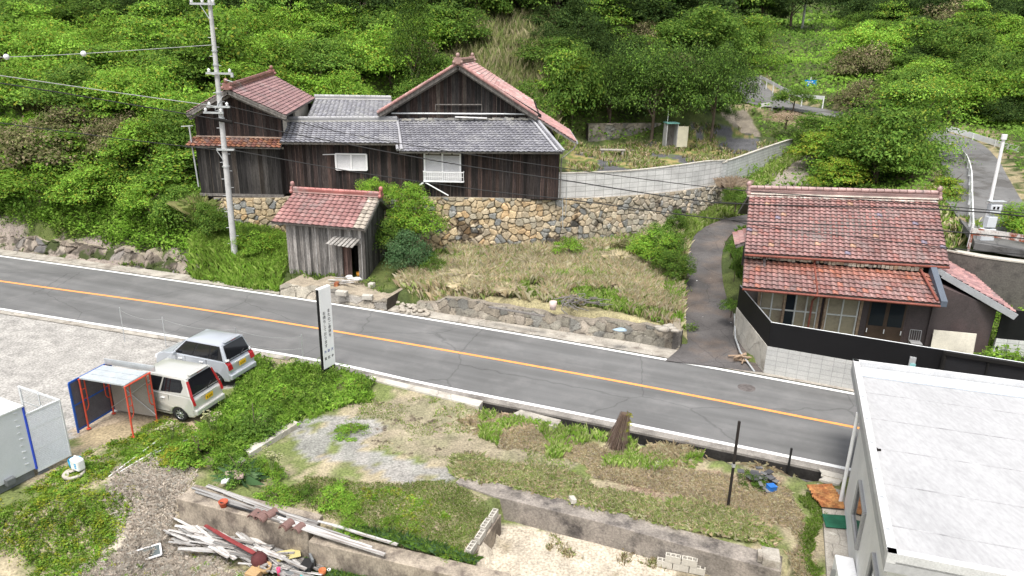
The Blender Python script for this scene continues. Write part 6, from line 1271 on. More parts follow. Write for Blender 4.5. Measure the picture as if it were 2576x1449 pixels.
# ---- trees that stand out
def at(px, py, Y): p = D(px, py, Y); return (p[0], p[1], H1(p[0], p[1]))
def feat(kind, px, py_base, Y, wpx, hpx, label, name='tree', cat='tree', lift=.2, lib=KIND, ground=None, group=None):
    p = D(px, py_base, Y); s = Y/FPX*1.0; z = max(p[2], H1(p[0], p[1])-.1) if ground is None else ground
    return plant(kind, (p[0], p[1], z), wpx*.5*s*1.05, hpx*s*1.05, label, cat, name, group, lift=lift, lib=lib, crown='crown' if name == 'tree' else 'foliage')
feat('cone', 1040, 265, 58, 150, 255, 'tall conical dark green tree behind the left foot of the big gable', lift=.1, lib=BIG)
feat('dark', 960, 60, 74, 150, 150, 'dark tree at the top of the photo left of the conical tree')
feat('layer', 2255, 440, 50, 340, 250, 'large spreading layered tree standing in front of the upper road', lift=.12, lib=BIG)
feat('layer', 2150, 420, 52, 190, 150, 'smaller layered tree merging into the left side of the large spreading tree', lift=.1, lib=BIG)
feat('layer', 1880, 192, 90, 185, 165, 'bright broad tree at the right end of the dark wood by the upper road', lift=.1, lib=BIG)
feat('dark', 1790, 330, 60, 190, 260, 'dark leafy tree overhanging the terrace driveway behind the cabinet hut', lift=.1, lib=BIG)
feat('dark', 1640, 335, 60, 230, 270, 'broad dark evergreen behind the cabinet hut', lift=.1, lib=BIG)
feat('dark', 1530, 340, 61, 180, 230, 'dark evergreen above the shaded stone wall', lift=.1, lib=BIG)
feat('mid', 1440, 320, 60, 170, 230, 'mid-green tree standing just right of the big gable', lift=.1)
feat('mid', 1760, 160, 72, 200, 150, 'mid-green tree on the ridge of the dark wood')
feat('yel', 1445, 180, 60, 90, 60, 'yellowish low crown among the dark trees right of the big gable', lift=.2)
feat('dark', 1990, 60, 120, 170, 130, 'dark far tree below the left far utility pole')
feat('mid', 2440, 330, 66, 150, 170, 'green tree beyond the white guardrail at the right edge')
for px, py, Y, w_, h_, lb in ((2060, 390, 52, 170, 110, 'bright shrub mound above the curling block wall'), (2110, 455, 47, 160, 110, 'yellow-green shrub above the dirt clearing'), (2045, 345, 56, 120, 70, 'green shrub beside the top of the terrace driveway'), (2200, 450, 47, 150, 90, 'green shrub at the foot of the large spreading tree'), (2380, 505, 40, 130, 110, 'bright shrub against the inner guardrail of the upper road'), (2290, 455, 45, 150, 90, 'leafy shrub above the dark wall behind the tiled house'), (1995, 272, 67, 110, 60, 'round shrub at the left bend of the upper road')):
    feat('yel' if 'bright' in lb or 'yellow' in lb else 'mid', px, py, Y, w_, h_, lb, 'bush', 'bush', .08)
feat('tawny', 1978, 312, 62, 105, 50, 'tawny dry bush beside the terrace driveway', 'bush', 'bush', .05)
feat('bright', 940, 505, 37.6, 90, 75, 'bright green bush growing against the farmhouse wall above the shed roof', 'bush', 'bush', .05)
feat('bright', 1045, 600, 36.6, 150, 130, 'vivid green creeper bush climbing the stone wall beside the shed', 'bush', 'bush', .05)
feat('bright', 1020, 530, 37.0, 115, 95, 'vivid green leafy top above the creeper bush beside the shed', 'bush', 'bush', .05)
feat('blue', 1030, 690, 34.6, 125, 135, 'bluish-green round bush right of the grey plank shed', 'bush', 'bush', .03)
feat('mid', 985, 640, 36, 90, 120, 'green bush squeezed behind the grey plank shed', 'bush', 'bush', .03)
feat('bright', 1432, 640, 36.6, 85, 80, 'lone bright green bush in front of the tall stone wall', 'bush', 'bush', .05, FINE)
feat('mid', 1660, 640, 37, 130, 95, 'scrubby green bush at the right end of the garden by the stone wall', 'bush', 'bush', .03)
feat('olive', 1590, 640, 37.6, 110, 70, 'reddish twiggy bush by the right part of the tall stone wall', 'bush', 'bush', .03)
feat('mid', 1700, 600, 38.3, 70, 90, 'narrow green bush between the stone wall and the lane', 'bush', 'bush', .03)
feat('mid', 1690, 700, 34.2, 120, 90, 'tall green bush filling the right end of the garden', 'bush', 'bush', .03)
feat('bright', 1640, 665, 36, 130, 110, 'yellow-green bush rising at the right end of the stone wall foot', 'bush', 'bush', .03)
feat('bright', 1160, 665, 36.4, 90, 40, 'low bright bush at the foot of the tall stone wall near the bluish bush', 'bush', 'bush', .03, FINE)
feat('mid', 1085, 700, 34.5, 90, 70, 'green bush between the bluish bush and the dry grass', 'bush', 'bush', .03)
feat('bright', 1475, 740, 32, 90, 45, 'low bright green shrub in the dry garden', 'bush', 'bush', .03, FINE)
feat('mid', 1840, 785, 29.5, 60, 70, 'green bush between the lane and the tiled house', 'bush', 'bush', .03, FINE)
feat('mid', 1850, 520, 42, 70, 60, 'dark green bush behind the left ridge end of the tiled house', 'bush', 'bush', .03)
feat('bright', 2540, 760, 33, 180, 120, 'bright green weeds mass behind the right wing of the tiled house', 'bush', 'bush', .03)
for k, (px, py, Y, w_, h_, kd) in enumerate(((110, 560, 42, 220, 130, 'bright'), (250, 575, 41.4, 190, 130, 'bright'), (390, 590, 40, 170, 130, 'bright'), (470, 600, 38.8, 150, 140, 'mid'), (20, 540, 43, 200, 130, 'bright'), (540, 640, 37, 110, 110, 'mid'), (330, 520, 43, 200, 120, 'layer'), (180, 490, 44.5, 220, 120, 'layer'), (450, 500, 42.5, 130, 110, 'layer'), (650, 680, 36.2, 120, 80, 'bright'), (640, 620, 36.8, 100, 60, 'mid'))):
    feat(kd, px, py, Y, w_, h_, ['drooping kudzu-like bush overhanging the pale rock cutting', 'green bush on the grassy bank around the foot of the utility pole'][k in (5, 9, 10)], 'bush', 'bush', .02, group=['bushes over the rock cutting', 'bushes around the pole foot'][k in (5, 9, 10)])
# ---- leafy undergrowth of the slopes, too many stems to count
rg = np.random.default_rng(5); n = 230000; Yd = 36*(170/36)**(rg.random(n)**1.15); xd = (rg.random(n)*2-1)*.85*Yd
u = inpoly(xd, Yd, UPOLY); okk = ~inpoly(xd, Yd, YARDP) & ~inpoly(xd, Yd, HOUSEP); d_, _, _ = dist_pl(xd, Yd, UPR); okk &= d_ > np.where(Yd > 64, 3.6, 2.6); okk &= dist_pl(xd, Yd, FAR)[0] > 1.9
okk &= (u | (xd > 15.5)) ; okk &= ~((xd > 8) & (xd < 22) & (Yd < 46)); okk &= ~((xd > 18) & (Yd < 36.5))
dc_ = inpoly(xd, Yd, [tuple(P(a, b, 3)[:2]) for a, b in ((1950, 430), (2060, 425), (2030, 470), (1890, 475))]); okk &= ~dc_
xd, Yd = xd[okk], Yd[okk]; zz = H(xd, Yd); px, py = proj(np.stack([xd, Yd, zz], 1)); v = (px > -120) & (px < 2700) & (py > -130) & (py < 760); xd, Yd, zz, px, py = xd[v], Yd[v], zz[v], px[v], py[v]
lump = fbm(xd, Yd, 2.6, 91); zz = zz+rg.random(len(xd))**.6*(.15+lump**2*1.9); C_ = np.stack([xd, Yd, zz], 1); g = fbm(xd, Yd, 6, 93); sz = .16+.0042*(Yd-36)
V, F = leaf_quads(C_, np.tile([0, -.35, .8], (len(C_), 1)), sz, rg, .6)
a = np.array(BRIGHT)[rg.integers(0, 4, len(C_))]; b = np.array(MIDG)[rg.integers(0, 4, len(C_))]; c = np.array(DARK)[rg.integers(0, 4, len(C_))]; t = sm((g-.35)/.3)[:, None]
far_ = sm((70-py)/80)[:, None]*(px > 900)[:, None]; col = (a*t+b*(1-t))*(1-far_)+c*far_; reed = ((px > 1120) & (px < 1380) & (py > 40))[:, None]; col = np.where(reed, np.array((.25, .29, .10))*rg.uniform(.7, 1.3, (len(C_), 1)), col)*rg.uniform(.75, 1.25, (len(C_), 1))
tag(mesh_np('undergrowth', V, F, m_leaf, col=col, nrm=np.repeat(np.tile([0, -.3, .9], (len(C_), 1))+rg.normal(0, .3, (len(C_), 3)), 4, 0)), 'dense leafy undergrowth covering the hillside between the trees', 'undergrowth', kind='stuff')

# ---- blades of grass
def blades(name, X_, Y_, Z_, hgt, width, pal, label, cat, lean=.5, seed=0, wts=None):
    rg = np.random.default_rng(seed); n = len(X_); an = rg.uniform(0, 6.283, n); le = lean*rg.random(n); h_ = hgt*rg.uniform(.5, 1.3, n); w_ = width*rg.uniform(.6, 1.3, n)
    dx, dy = np.cos(an), np.sin(an); B0 = np.stack([X_, Y_, Z_-.02], 1); sd = np.stack([-dy, dx, 0*dx], 1)*(w_*.5)[:, None]; mid = B0+np.stack([dx*h_*le*.35, dy*h_*le*.35, h_*.6], 1); tip = B0+np.stack([dx*h_*le*1.2, dy*h_*le*1.2, h_*(1-.45*le)], 1)
    V = np.stack([B0-sd, B0+sd, mid+sd*.8, tip, mid-sd*.8], 1).reshape(-1, 3); F = np.arange(5*n).reshape(n, 5); pal = np.array(pal); c = (pal[rg.integers(0, len(pal), n)] if pal.ndim == 2 else pal)*rg.uniform(.75, 1.25, (n, 1))
    return tag(mesh_np(name, V, F, m_grass, col=np.clip(c, 0, 1), nrm=np.repeat(np.tile([0, 0, 1.], (n, 1))+rg.normal(0, .28, (n, 3)), 5, 0)), label, cat, kind='stuff')
STRAW = [(0.567, 0.472, 0.284), (0.62, 0.581, 0.378), (0.486, 0.405, 0.23), (0.62, 0.499, 0.338)]; GRS = [(0.182, 0.309, 0.045), (0.235, 0.363, 0.064), (0.29, 0.399, 0.091), (0.154, 0.254, 0.036)]; LGR = [(0.33, 0.405, 0.135), (0.42, 0.465, 0.195), (0.27, 0.36, 0.09)]
GUT = lambda x, y: (dist_pl(x, y, NEAR)[0] < 1.08) & (x > -1.5) & (y < 26)
def region(poly, n, seed, jit=0):
    rg = np.random.default_rng(seed); p = np.array(poly); lo, hi = p.min(0), p.max(0); x = rg.uniform(lo[0], hi[0], n*3); y = rg.uniform(lo[1], hi[1], n*3); k = inpoly(x, y, poly); x, y = x[k][:n], y[k][:n]; return x, y
def tufted(x, y, r, seed, k=9):
    rg = np.random.default_rng(seed); m = max(1, len(x)//k); c = rg.integers(0, m, len(x)); return x[c]+rg.normal(0, r, len(x)), y[c]+rg.normal(0, r, len(x))
def field(name, poly, n, hgt, width, pals, noise, label, cat, seed, lean=.6, tuft=.09, k=9, excl=None, thr=None):
    x, y = region(poly, n, seed); x, y = tufted(x, y, tuft, seed+1, k); m = inpoly(x+(fbm(x, y, 1.1, seed+31)-.5)*1.3, y+(fbm(x, y, 1.1, seed+32)-.5)*1.3, poly)
    if thr is not None: m &= fbm(x, y, noise*1.3, seed+7) > thr
    if excl is not None: m &= ~inpoly(x, y, excl)
    m &= ~GUT(x, y)
    m &= ~((dist_pl(x, y, PATHC)[0] < np.interp(y, [25, 27, 31, 36, 42], [2.1, 1.6, 1.3, 1.0, .95])) & (y > 25.5))
    x, y = x[m], y[m]; z = H(x, y); g = fbm(x, y, noise, seed+3); rg = np.random.default_rng(seed+4); q_ = (g+rg.normal(0, .05, len(g))) > .5
    A_, B_ = np.array(pals[0]), np.array(pals[1]); c = np.where(q_[:, None], A_[rg.integers(0, len(A_), len(x))], B_[rg.integers(0, len(B_), len(x))]); return blades(name, x, y, z, hgt*(.6+.8*fbm(x, y, 1.2, seed+5)), width, c, label, cat, lean, seed+6)
GARD = [(-5.5, 32.9), (-3.6, 31.6), (0, 30.7), (5, 29.2), (7.1, 28.2), (8.2, 29), (8.9, 33), (9.3, 36), (10.2, 40), (9.5, 41.5), (7, 40.6), (3.5, 38.9), (0, 38), (-5.4, 37.6)]
field('dry_grass', GARD, 110000, .58, .010, (STRAW+[(.62, .56, .40)], STRAW+LGR), 1.6, 'pale dry grass mixed with green blades filling the walled garden', 'dry grass', 500, .5, .12, 16, thr=.42)
field('grass', GARD, 46000, .42, .014, (GRS+BRIGHT, LGR), 1.3, 'fresh green grass tufts through the walled garden', 'grass', 520, .5, .07, 18, thr=.46)
field('grass', [(8.0, 27.6), (8.8, 27.6), (9.3, 31), (9.0, 35), (9.8, 40), (8.8, 40.3), (7.4, 34), (7.2, 29)], 14000, .5, .024, (GRS, BRIGHT), 1., 'bright grass strip along the left edge of the lane', 'grass', 540, .4)
BANK = [(-16.6, 35.2), (-11.6, 33.2), (-11.6, 36.2), (-11, 37.8), (-16.2, 38), (-17.8, 36.6)]
field('grass', BANK, 26000, .42, .026, (GRS, BRIGHT), 1.2, 'lush green grass on the bank round the foot of the utility pole', 'grass', 560, .5)
ROADB = [tuple(q_[:2]) for q_ in offset(FAR, 1.0) if -48 < q_[0] < -6]+[tuple(q_[:2]) for q_ in offset(FAR, 2.5)[::-1] if -48 < q_[0] < -6]
field('grass', ROADB, 22000, .3, .028, (GRS, MIDG), 1.1, 'weeds along the foot of the rock cutting beside the road', 'grass', 580, .6, thr=.5)
# near lot
TUFTS = [P(a, b, -.1)[:2] for a, b in ((1125, 1195), (1150, 1150), (1400, 1180), (1500, 1230), (1700, 1260), (1880, 1300), (1965, 1350), (1945, 1385), (1720, 1330), (1530, 1290), (1330, 1240))]
field('grass', [tuple(q_) for q_ in TUFTS], 40000, .27, .012, (LGR+[(.46, .46, .26), (.40, .44, .20)], STRAW+LGR), .7, 'thick pale and green grass tufts along the back of the long retaining wall', 'grass', 600, .8, .05, 14)
GL = ppoly([(1200, 1020), (1290, 1040), (1400, 1078), (1500, 1085), (1640, 1120), (1760, 1145), (1800, 1165), (1650, 1180), (1400, 1160), (1200, 1100)])
field('grass', GL, 14000, .3, .012, (GRS+BRIGHT, LGR), .6, 'tall green grass along the near side of the roadside gutter', 'grass', 620, .5, .07, 14, thr=.47)
field('dry_grass', ppoly([(1200, 1040), (1330, 1060), (1560, 1140), (1800, 1190), (1980, 1220), (2040, 1300), (2050, 1449), (1980, 1449), (1960, 1330), (1700, 1240), (1400, 1180), (1240, 1120)]), 60000, .13, .008, (STRAW+[(.55, .45, .36)], STRAW), 1.1, 'matted straw-coloured grass over the dry foreground lot', 'dry grass', 640, .95, .08, 14, thr=.42)
field('grass', ppoly([(760, 1190), (1000, 1215), (1120, 1200), (1240, 1270), (1230, 1300), (1160, 1400), (1000, 1385), (860, 1310), (700, 1240)]), 52000, .085, .008, (LGR+GRS, LGR+STRAW), .8, 'short yellowish-green turf between the two concrete walls', 'grass', 660, .8, .06, 10)
WEEDP = ppoly([(630, 905), (800, 925), (860, 935), (945, 960), (940, 1000), (870, 1010), (760, 1045), (640, 1120), (560, 1180), (470, 1180), (500, 1080), (580, 1000)], 0)
field('grass', WEEDP, 22000, .30, .014, (GRS+BRIGHT, BRIGHT), .9, 'lush green weeds between the cars and the signboard', 'weeds', 680, .7, .09, 10, thr=.36)
field('grass', ppoly([(440, 1060), (500, 1090), (460, 1180), (300, 1280), (180, 1400), (60, 1500), (-100, 1560), (-100, 1330), (60, 1260), (180, 1180), (300, 1130), (350, 1110)], -.3), 26000, .08, .010, (GRS+BRIGHT+YELG, BRIGHT), 1.0, 'bright green ground cover sloping through the lower left corner', 'ground cover', 700, 1.0, .05, 16, thr=.47)
field('dry_grass', DRYL, 56000, .15, .006, ([(.62, .57, .50), (.60, .54, .46), (.62, .60, .54)], [(.60, .53, .45), (.54, .47, .40)]), 1.0, 'flattened grey-brown straw around the plank pile', 'dry grass', 720, .9, .4, 6)
field('grass', ppoly([(760, 1400), (900, 1400), (1100, 1449), (1250, 1500), (760, 1560)], -1.0), 24000, .26, .014, (BLUEG+MIDG, MIDG), .8, 'dark soft green weeds in the shade below the low concrete wall', 'weeds', 740, .7)
field('grass', ppoly([(2000, 1230), (2060, 1240), (2080, 1449), (2040, 1449)]), 9000, .16, .012, (GRS+BRIGHT, LGR), .6, 'narrow green grass strip beside the concrete apron', 'grass', 760, .6)
field('grass', ppoly([(1350, 1330), (1700, 1400), (1690, 1440), (1400, 1400), (1300, 1350)], -.78), 2500, .15, .016, (LGR, STRAW), .5, 'sparse weeds in the joints of the lower yard floor', 'weeds', 780, .7, .05, 8, thr=.55)
field('grass', [(3, 39.5), (8, 42.2), (13, 46), (18, 53), (22, 60), (20, 63), (12, 60), (4, 57.5)], 16000, .35, .045, (LGR+GRS, STRAW+[(.40, .30, .16)]), 1.8, 'patchy yellow-green grass over the terrace yard', 'grass', 800, .6, thr=.42)
field('grass', [(19.5, 33.5), (23, 33.5), (24, 44), (20, 46), (18.5, 40)], 9000, .5, .05, (LGR+STRAW, GRS), 1.5, 'rough yellowish grass on the slope below the inner guardrail', 'grass', 820, .6)
field('grass', [(14.5, 44.5), (19, 51), (24, 58), (23, 60), (17, 52), (14, 47)], 6000, .55, .05, (LGR, GRS), 1.5, 'long pale grass tufts along the outside of the climbing block wall', 'grass', 840, .6)
def cover(name, poly, n, size, hgt, pals, noise, thr, label, cat, seed, clump=.12, k=26):
    x, y = region(poly, n, seed); m = len(x)//k; rg = np.random.default_rng(seed+1); ci = rg.integers(0, m, len(x)); cx, cy = x[ci], y[ci]; ok = fbm(cx, cy, noise, seed+7) > thr; r = np.abs(rg.normal(0, clump, len(x))); a = rg.uniform(0, 6.28, len(x)); x, y = cx+r*np.cos(a), cy+r*np.sin(a); ok &= inpoly(x+(fbm(x, y, 1.1, seed+31)-.5)*1.3, y+(fbm(x, y, 1.1, seed+32)-.5)*1.3, poly) & ~GUT(x, y); x, y, r, ci = x[ok], y[ok], r[ok], ci[ok]
    ch = rg.uniform(.4, 1.3, m)[ci]; z = H(x, y)+hgt*ch*np.exp(-(r/clump)**2*.6)*rg.uniform(.3, 1, len(x)); tone = rg.uniform(.7, 1.3, m)[ci]; pal = np.array(pals)[rg.integers(0, len(pals), m)[ci]]*(tone*rg.uniform(.8, 1.2, len(x)))[:, None]
    V, F = leaf_quads(np.stack([x, y, z], 1), np.tile([0, 0, 1.], (len(x), 1)), size, rg, .6); return tag(mesh_np(name, V, F, m_leaf, col=np.clip(pal, 0, 1), nrm=np.repeat(np.tile([0, 0, 1.], (len(x), 1))+rg.normal(0, .35, (len(x), 3)), 4, 0)), label, cat, kind='stuff')
cover('ground_cover', ppoly([(440, 1060), (560, 1110), (520, 1170), (460, 1200), (330, 1290), (240, 1400), (60, 1520), (-100, 1560), (-100, 1330), (60, 1250), (180, 1180), (300, 1120), (350, 1100)], -.3), 60000, .055, .14, GRS+BRIGHT+YELG, 1.1, .45, 'leafy bright green weeds sloping through the lower left corner', 'ground cover', 900, .13)
cover('weeds', WEEDP, 60000, .07, .40, BRIGHT+GRS+MIDG, 1.0, .36, 'lush leafy weeds between the cars and the signboard', 'weeds', 920, .16)
cover('ground_cover', ppoly([(640, 1215), (1000, 1225), (1110, 1250), (1180, 1400), (1000, 1380), (860, 1300), (700, 1235)]), 16000, .045, .10, BRIGHT+YELG, .9, .52, 'low leafy sprouts among the short turf between the walls', 'ground cover', 940, .12)
BANKL = [tuple(q_[:2]) for q_ in offset(FAR, 1.75) if -52 < q_[0] < -17]+[tuple(q_[:2]) for q_ in offset(FAR, 5.2)[::-1] if -52 < q_[0] < -17]
cover('creepers', BANKL, 80000, .13, .85, BRIGHT+BRIGHT+GRS, 1.8, .30, 'thick creepers spilling over the top of the rock cutting', 'creepers', 1100, .45, 40)
field('grass', DIRTY, 16000, .10, .008, (LGR+STRAW, GRS+LGR), .8, 'sparse low weeds over the dry lot between the gravel and the gutter', 'weeds', 1120, .8, .10, 10, thr=.46)
cover('ground_cover', DRYL, 26000, .05, .12, BRIGHT+YELG, .8, .56, 'green sprouts coming up through the flattened straw', 'ground cover', 1140, .12)
cover('weeds', BANK, 26000, .09, .35, BRIGHT+GRS, 1.1, .38, 'leafy weeds on the bank below the storehouse', 'weeds', 960, .2)
cover('weeds', GARD, 42000, .085, .5, BRIGHT+GRS+MIDG, 2.0, .51, 'leafy green weed patches in the walled garden', 'weeds', 980, .2)
cover('weeds', ROADB, 20000, .09, .30, MIDG+BRIGHT+OLIVE, 1.3, .45, 'leafy weeds at the foot of the rock cutting', 'weeds', 990, .22)
cover('dead_leaves', DIRTR, 9000, .035, .05, [(.40, .28, .22), (.34, .24, .18), (.46, .34, .27)], .9, .42, 'pinkish brown dead leaves on the bare soil around the iron post', 'dead leaves', 1000, .2)
field('grass', [(9.3, 37), (10.3, 36.8), (11.2, 39.5), (12.5, 41.2), (15.5, 41.8), (15.5, 44), (12.8, 44.4), (10.4, 42.4), (8.6, 40.8)], 9000, .4, .025, (GRS, LGR), 1., 'green grass in the bend between the lane and the tall stone wall', 'grass', 1020, .5)
field('grass', [(10.7, 27.5), (11.6, 27.3), (12.6, 33), (13.5, 39), (16, 41), (15.8, 41.6), (12.9, 40.2), (11.8, 37), (11.2, 33)], 9000, .45, .028, (GRS+MIDG, MIDG), 1., 'dark weeds along the right edge of the lane', 'weeds', 1040, .5)
cover('weeds', [(17.8, 25.5), (20, 29.3), (24, 29.8), (32, 28.4), (32, 23), (19, 23)], 26000, .13, .6, BRIGHT+GRS, 1.6, .40, 'bright weeds below the dark retaining wall at the right edge', 'weeds', 1060, .3)
rgg = np.random.default_rng(61)
for k in range(9):
    x_, y_ = rgg.uniform(-3.5, 8), rgg.uniform(30.8, 36.5)
    if not inpoly(np.array([x_]), np.array([y_]), GARD)[0]: continue
    n_ = 600; o = blades('straw_clump', x_+rgg.normal(0, .10, n_), y_+rgg.normal(0, .10, n_), np.full(n_, hz(x_, y_)), rgg.uniform(.55, .8), .008, [(.62, .55, .38), (.58, .50, .34), (.50, .46, .26)], 'one of the tall arching straw clumps standing out of the walled garden', 'grass clump', .9, 70+k); del o['kind']; o['group'] = 'straw clumps in the walled garden'
# reeds on the slope behind the gable
x = []; rg = np.random.default_rng(9); n = 30000; Yd = rg.uniform(56, 80, n); xd = rg.uniform(-9, 9, n); zz = H(xd, Yd); px, py = proj(np.stack([xd, Yd, zz], 1)); k = (px > 1120) & (px < 1400) & (py > 20); xd, Yd, zz = xd[k], Yd[k], zz[k]
blades('reeds', xd, Yd, zz, 1.8, .045, [(.26, .30, .10), (.36, .35, .17), (.20, .26, .08), (.42, .38, .22)], 'tall dull green reeds on the slope directly behind the big gable', 'reeds', .35, 10)
rg = np.random.default_rng(19)
for (a, b, Yy, s_, lb) in ((65, 395, 45, 1.8, 'spiky grass clump low on the left slope'), (100, 285, 51, 1.8, 'spiky grass clump higher on the left slope'), (500, 530, 38.2, 1.2, 'dark spiky grass clump beside the foot of the storehouse'), (1845, 470, 44, 1.0, 'tawny grass clump where the stone wall meets the block wall')):
    p = D(a, b, Yy); n = 900; col = [(.36, .28, .20), (.40, .32, .24)] if 'tawny' in lb else [(.20, .24, .08), (.14, .18, .05), (.28, .28, .12)]
    o = blades('grass_clump', p[0]+rg.normal(0, .12*s_, n), p[1]+rg.normal(0, .12*s_, n), np.full(n, max(p[2]-.5, hz(p[0], p[1])-.1)), 1.1*s_, .022, col, lb, 'grass clump', .8, 5); del o['kind']
# ------------------------------------------------------------ foreground plants
def gp_(a, b, z=None):
    h = hit(a, b); return h
def weed(kind, a, b, wpx, hpx, label, group=None, lib=FINE, cat='plant'):
    p = hit(a, b); s = np.linalg.norm(p-CAMP)/FPX; return plant(kind, tuple(p-[0, 0, .03]), wpx*.5*s, hpx*s, label, cat, 'weed', group, crown='foliage', lift=.02, lib=lib)
FINE['gold'] = [crown_mesh('foliage', 370, [(.45, .42, .04), (.38, .38, .05), (.30, .33, .05)], 1600, .09, 20, 'round', .6)]
def umbel(pos, hgt, n, seed, label, spread=.25):
    rg = random.Random(seed); t = empty('flowering_plant', tuple(pos), rg.uniform(0, 6), label, 'plant'); ms = MB()
    for k in range(n):
        a = rg.uniform(0, 6.28); r = rg.uniform(.05, spread); h_ = hgt*rg.uniform(.72, 1.05); top = Vector((r*math.cos(a), r*math.sin(a), h_)); ms.tube((0, 0, 0), top*.75, .012, .009, 5, col=(.35, .42, .18))
        c = top*.75; mf = MB()
        for j in range(13):
            b = rg.uniform(0, 6.28); q_ = .02+.11*math.sqrt(rg.random()); e = Vector((top.x+q_*math.cos(b), top.y+q_*math.sin(b), top.z-.35*q_)); ms.tube(c, e, .004, .003, 4, col=(.42, .48, .22)); mf.blob(tuple(e), (.030, .030, .020), 6, 4, .2, col=rg.choice([(.58, .58, .32), (.52, .55, .28), (.62, .60, .40)]), seed=j)
        mf.build('flower_head', m_grass, t)
    st = ms.build('stems', m_grass, t)
    c = bpy.data.objects.new('foliage', FINE['bright'][seed % 2]); COL.objects.link(c); c.parent = t; c.scale = (.42, .42, hgt*.38); return t
umbel(hit(432, 1125), .95, 5, 1, 'flowering umbel plant with pale yellow heads by the foot of the red scaffold')
umbel(hit(540, 1110), 1.15, 6, 2, 'tall umbel plant with pale yellow heads just below the silver hatchback')
umbel(hit(690, 1215), 1.15, 6, 3, 'umbel plant with pale heads right of the pointed-leaf clump by the concrete edging')
for k, (a, b, w_, h_, kd, lb) in enumerate(((640, 1100, 150, 130, 'mid', 'dense dark green bush between the silver cars and the sign'), (700, 1010, 120, 80, 'bright', 'bright green weed clump left of the signboard'), (880, 985, 110, 60, 'bright', 'low bright green clump right of the signboard foot'), (885, 1090, 100, 40, 'bright', 'low green clump on the grey gravel patch'), (790, 1055, 50, 28, 'bright', 'small green clump at the upper left of the gravel patch'),
    (500, 1150, 150, 95, 'bright', 'leafy green plant under the tall umbels'), (440, 1160, 100, 60, 'yel', 'yellowing leafy plant below the silver hatchback'), (600, 1205, 130, 95, 'mid', 'dense fern-like green plant above the tan concrete wall'), (660, 1190, 90, 60, 'bright', 'green leafy plant under the right umbel'), (700, 1265, 110, 75, 'bright', 'green plant with yellow leaves behind the white planks'), (775, 1250, 70, 55, 'mid', 'small round green plant right of the yellow-leaved plant'),
    (840, 1265, 110, 75, 'bright', 'wide green plant above the gap between the concrete walls'), (880, 1290, 75, 60, 'bright', 'green plant beside the short white plank ends'), (885, 1335, 80, 50, 'bright', 'leafy plant touching the long white planks'), (985, 1322, 62, 42, 'bright', 'lone round bright clump in the short turf'), (1140, 1412, 90, 60, 'bright', 'bright green clump left of the row of hollow blocks'), (1095, 1449, 60, 55, 'gold', 'yellow-green clump on the low concrete wall at the bottom edge'),
    (950, 1335, 40, 22, 'gold', 'small yellow-leaved clump beside the lone round clump'), (350, 1150, 60, 30, 'bright', 'small green sprout near the foot of the scaffold'), (280, 1400, 40, 24, 'bright', 'small green sprout in the flattened straw'), (480, 1360, 50, 30, 'bright', 'green sprout left of the plank pile'), (600, 1400, 60, 26, 'mid', 'green sprout among the piled planks'), (770, 1440, 60, 40, 'bright', 'green clump at the foot of the tan wall corner'),
    (1180, 1110, 30, 18, 'mid', 'tiny tuft in the dry lot'), (1740, 1160, 60, 36, 'bright', 'green tuft at the gutter near the black pole'), (1930, 1370, 40, 50, 'bright', 'grassy tuft growing at the end block of the long wall'), (1890, 1215, 80, 50, 'mid', 'dark weeds round the heap of dark slates'))):
    weed(kd, a, b, w_, h_, lb)
p = hit(610, 1215); n = 60; rg = np.random.default_rng(3); blades('spiky_plant', p[0]+rg.normal(0, .05, n), p[1]+rg.normal(0, .05, n), np.full(n, p[2]), .62, .028, BLUEG+[(.16, .26, .12)], 'spiky long-leaved plant hanging over the top of the tan concrete wall', 'plant', 1.2, 4); del bpy.data.objects['spiky_plant']['kind']
# grey-mauve dead sprigs on the dry lot
rg = np.random.default_rng(77)
SPR = crown_mesh('sprig', 390, [(.26, .21, .16), (.20, .16, .12), (.32, .27, .21)], 300, .22, 10, 'round', .6, None, .14)
for k in range(46):
    a, b = rg.uniform(930, 1400), rg.uniform(1005, 1165)
    if b < 1000+(a-930)*.16+12: continue
    p = hit(a, b); o = bpy.data.objects.new('dead_sprig', SPR); COL.objects.link(o); o.location = tuple(p-[0, 0, .03]); s_ = rg.uniform(.14, .30); o.scale = (s_, s_, s_*.6); o.rotation_euler = (0, 0, rg.uniform(0, 6)); tag(o, 'one of the withered brown sprigs dotting the dry lot right of the gravel patch', 'dead plant', 'withered sprigs on the dry lot')

# ------------------------------------------------------------ planks
m_plk = mat('white_flaking_plank', (.60, .59, .57), .85, .28, 4, .2, 25, stretch=(.6, 5, 5), tint=(.20, .17, .15), tscale=3.2, tlo=.44, thi=.62, bump=.3, rnd=.55)
PLK = []
for k in range(5):
    rgp = random.Random(k); mb = MB(); w_ = (.11, .09, .15, .07, .12)[k]; n = 5; e = [rgp.uniform(-.012, .012) for _ in range(n+1)]
    for i in range(n): mb.bar((-.5+i/n, e[i], 0), (-.5+(i+1)/n, e[i+1], rgp.uniform(-.004, .004)), w_*(1 if i else .8), .025)
    o = mb.build('plank', m_plk); PLK.append(o.data); bpy.data.objects.remove(o)
def plank(k, p0, p1, label, group, tilt=0, m=None):
    p0, p1 = V3(*p0), V3(*p1); d = p1-p0; o = bpy.data.objects.new('plank', PLK[k % 5]); COL.objects.link(o); o.location = tuple((p0+p1)/2); o.rotation_euler = (tilt, -math.asin(d[2]/np.linalg.norm(d)), math.atan2(d[1], d[0])); o.scale = (np.linalg.norm(d), 1, 1); return tag(o, label, 'plank', group)
rgp = random.Random(11)
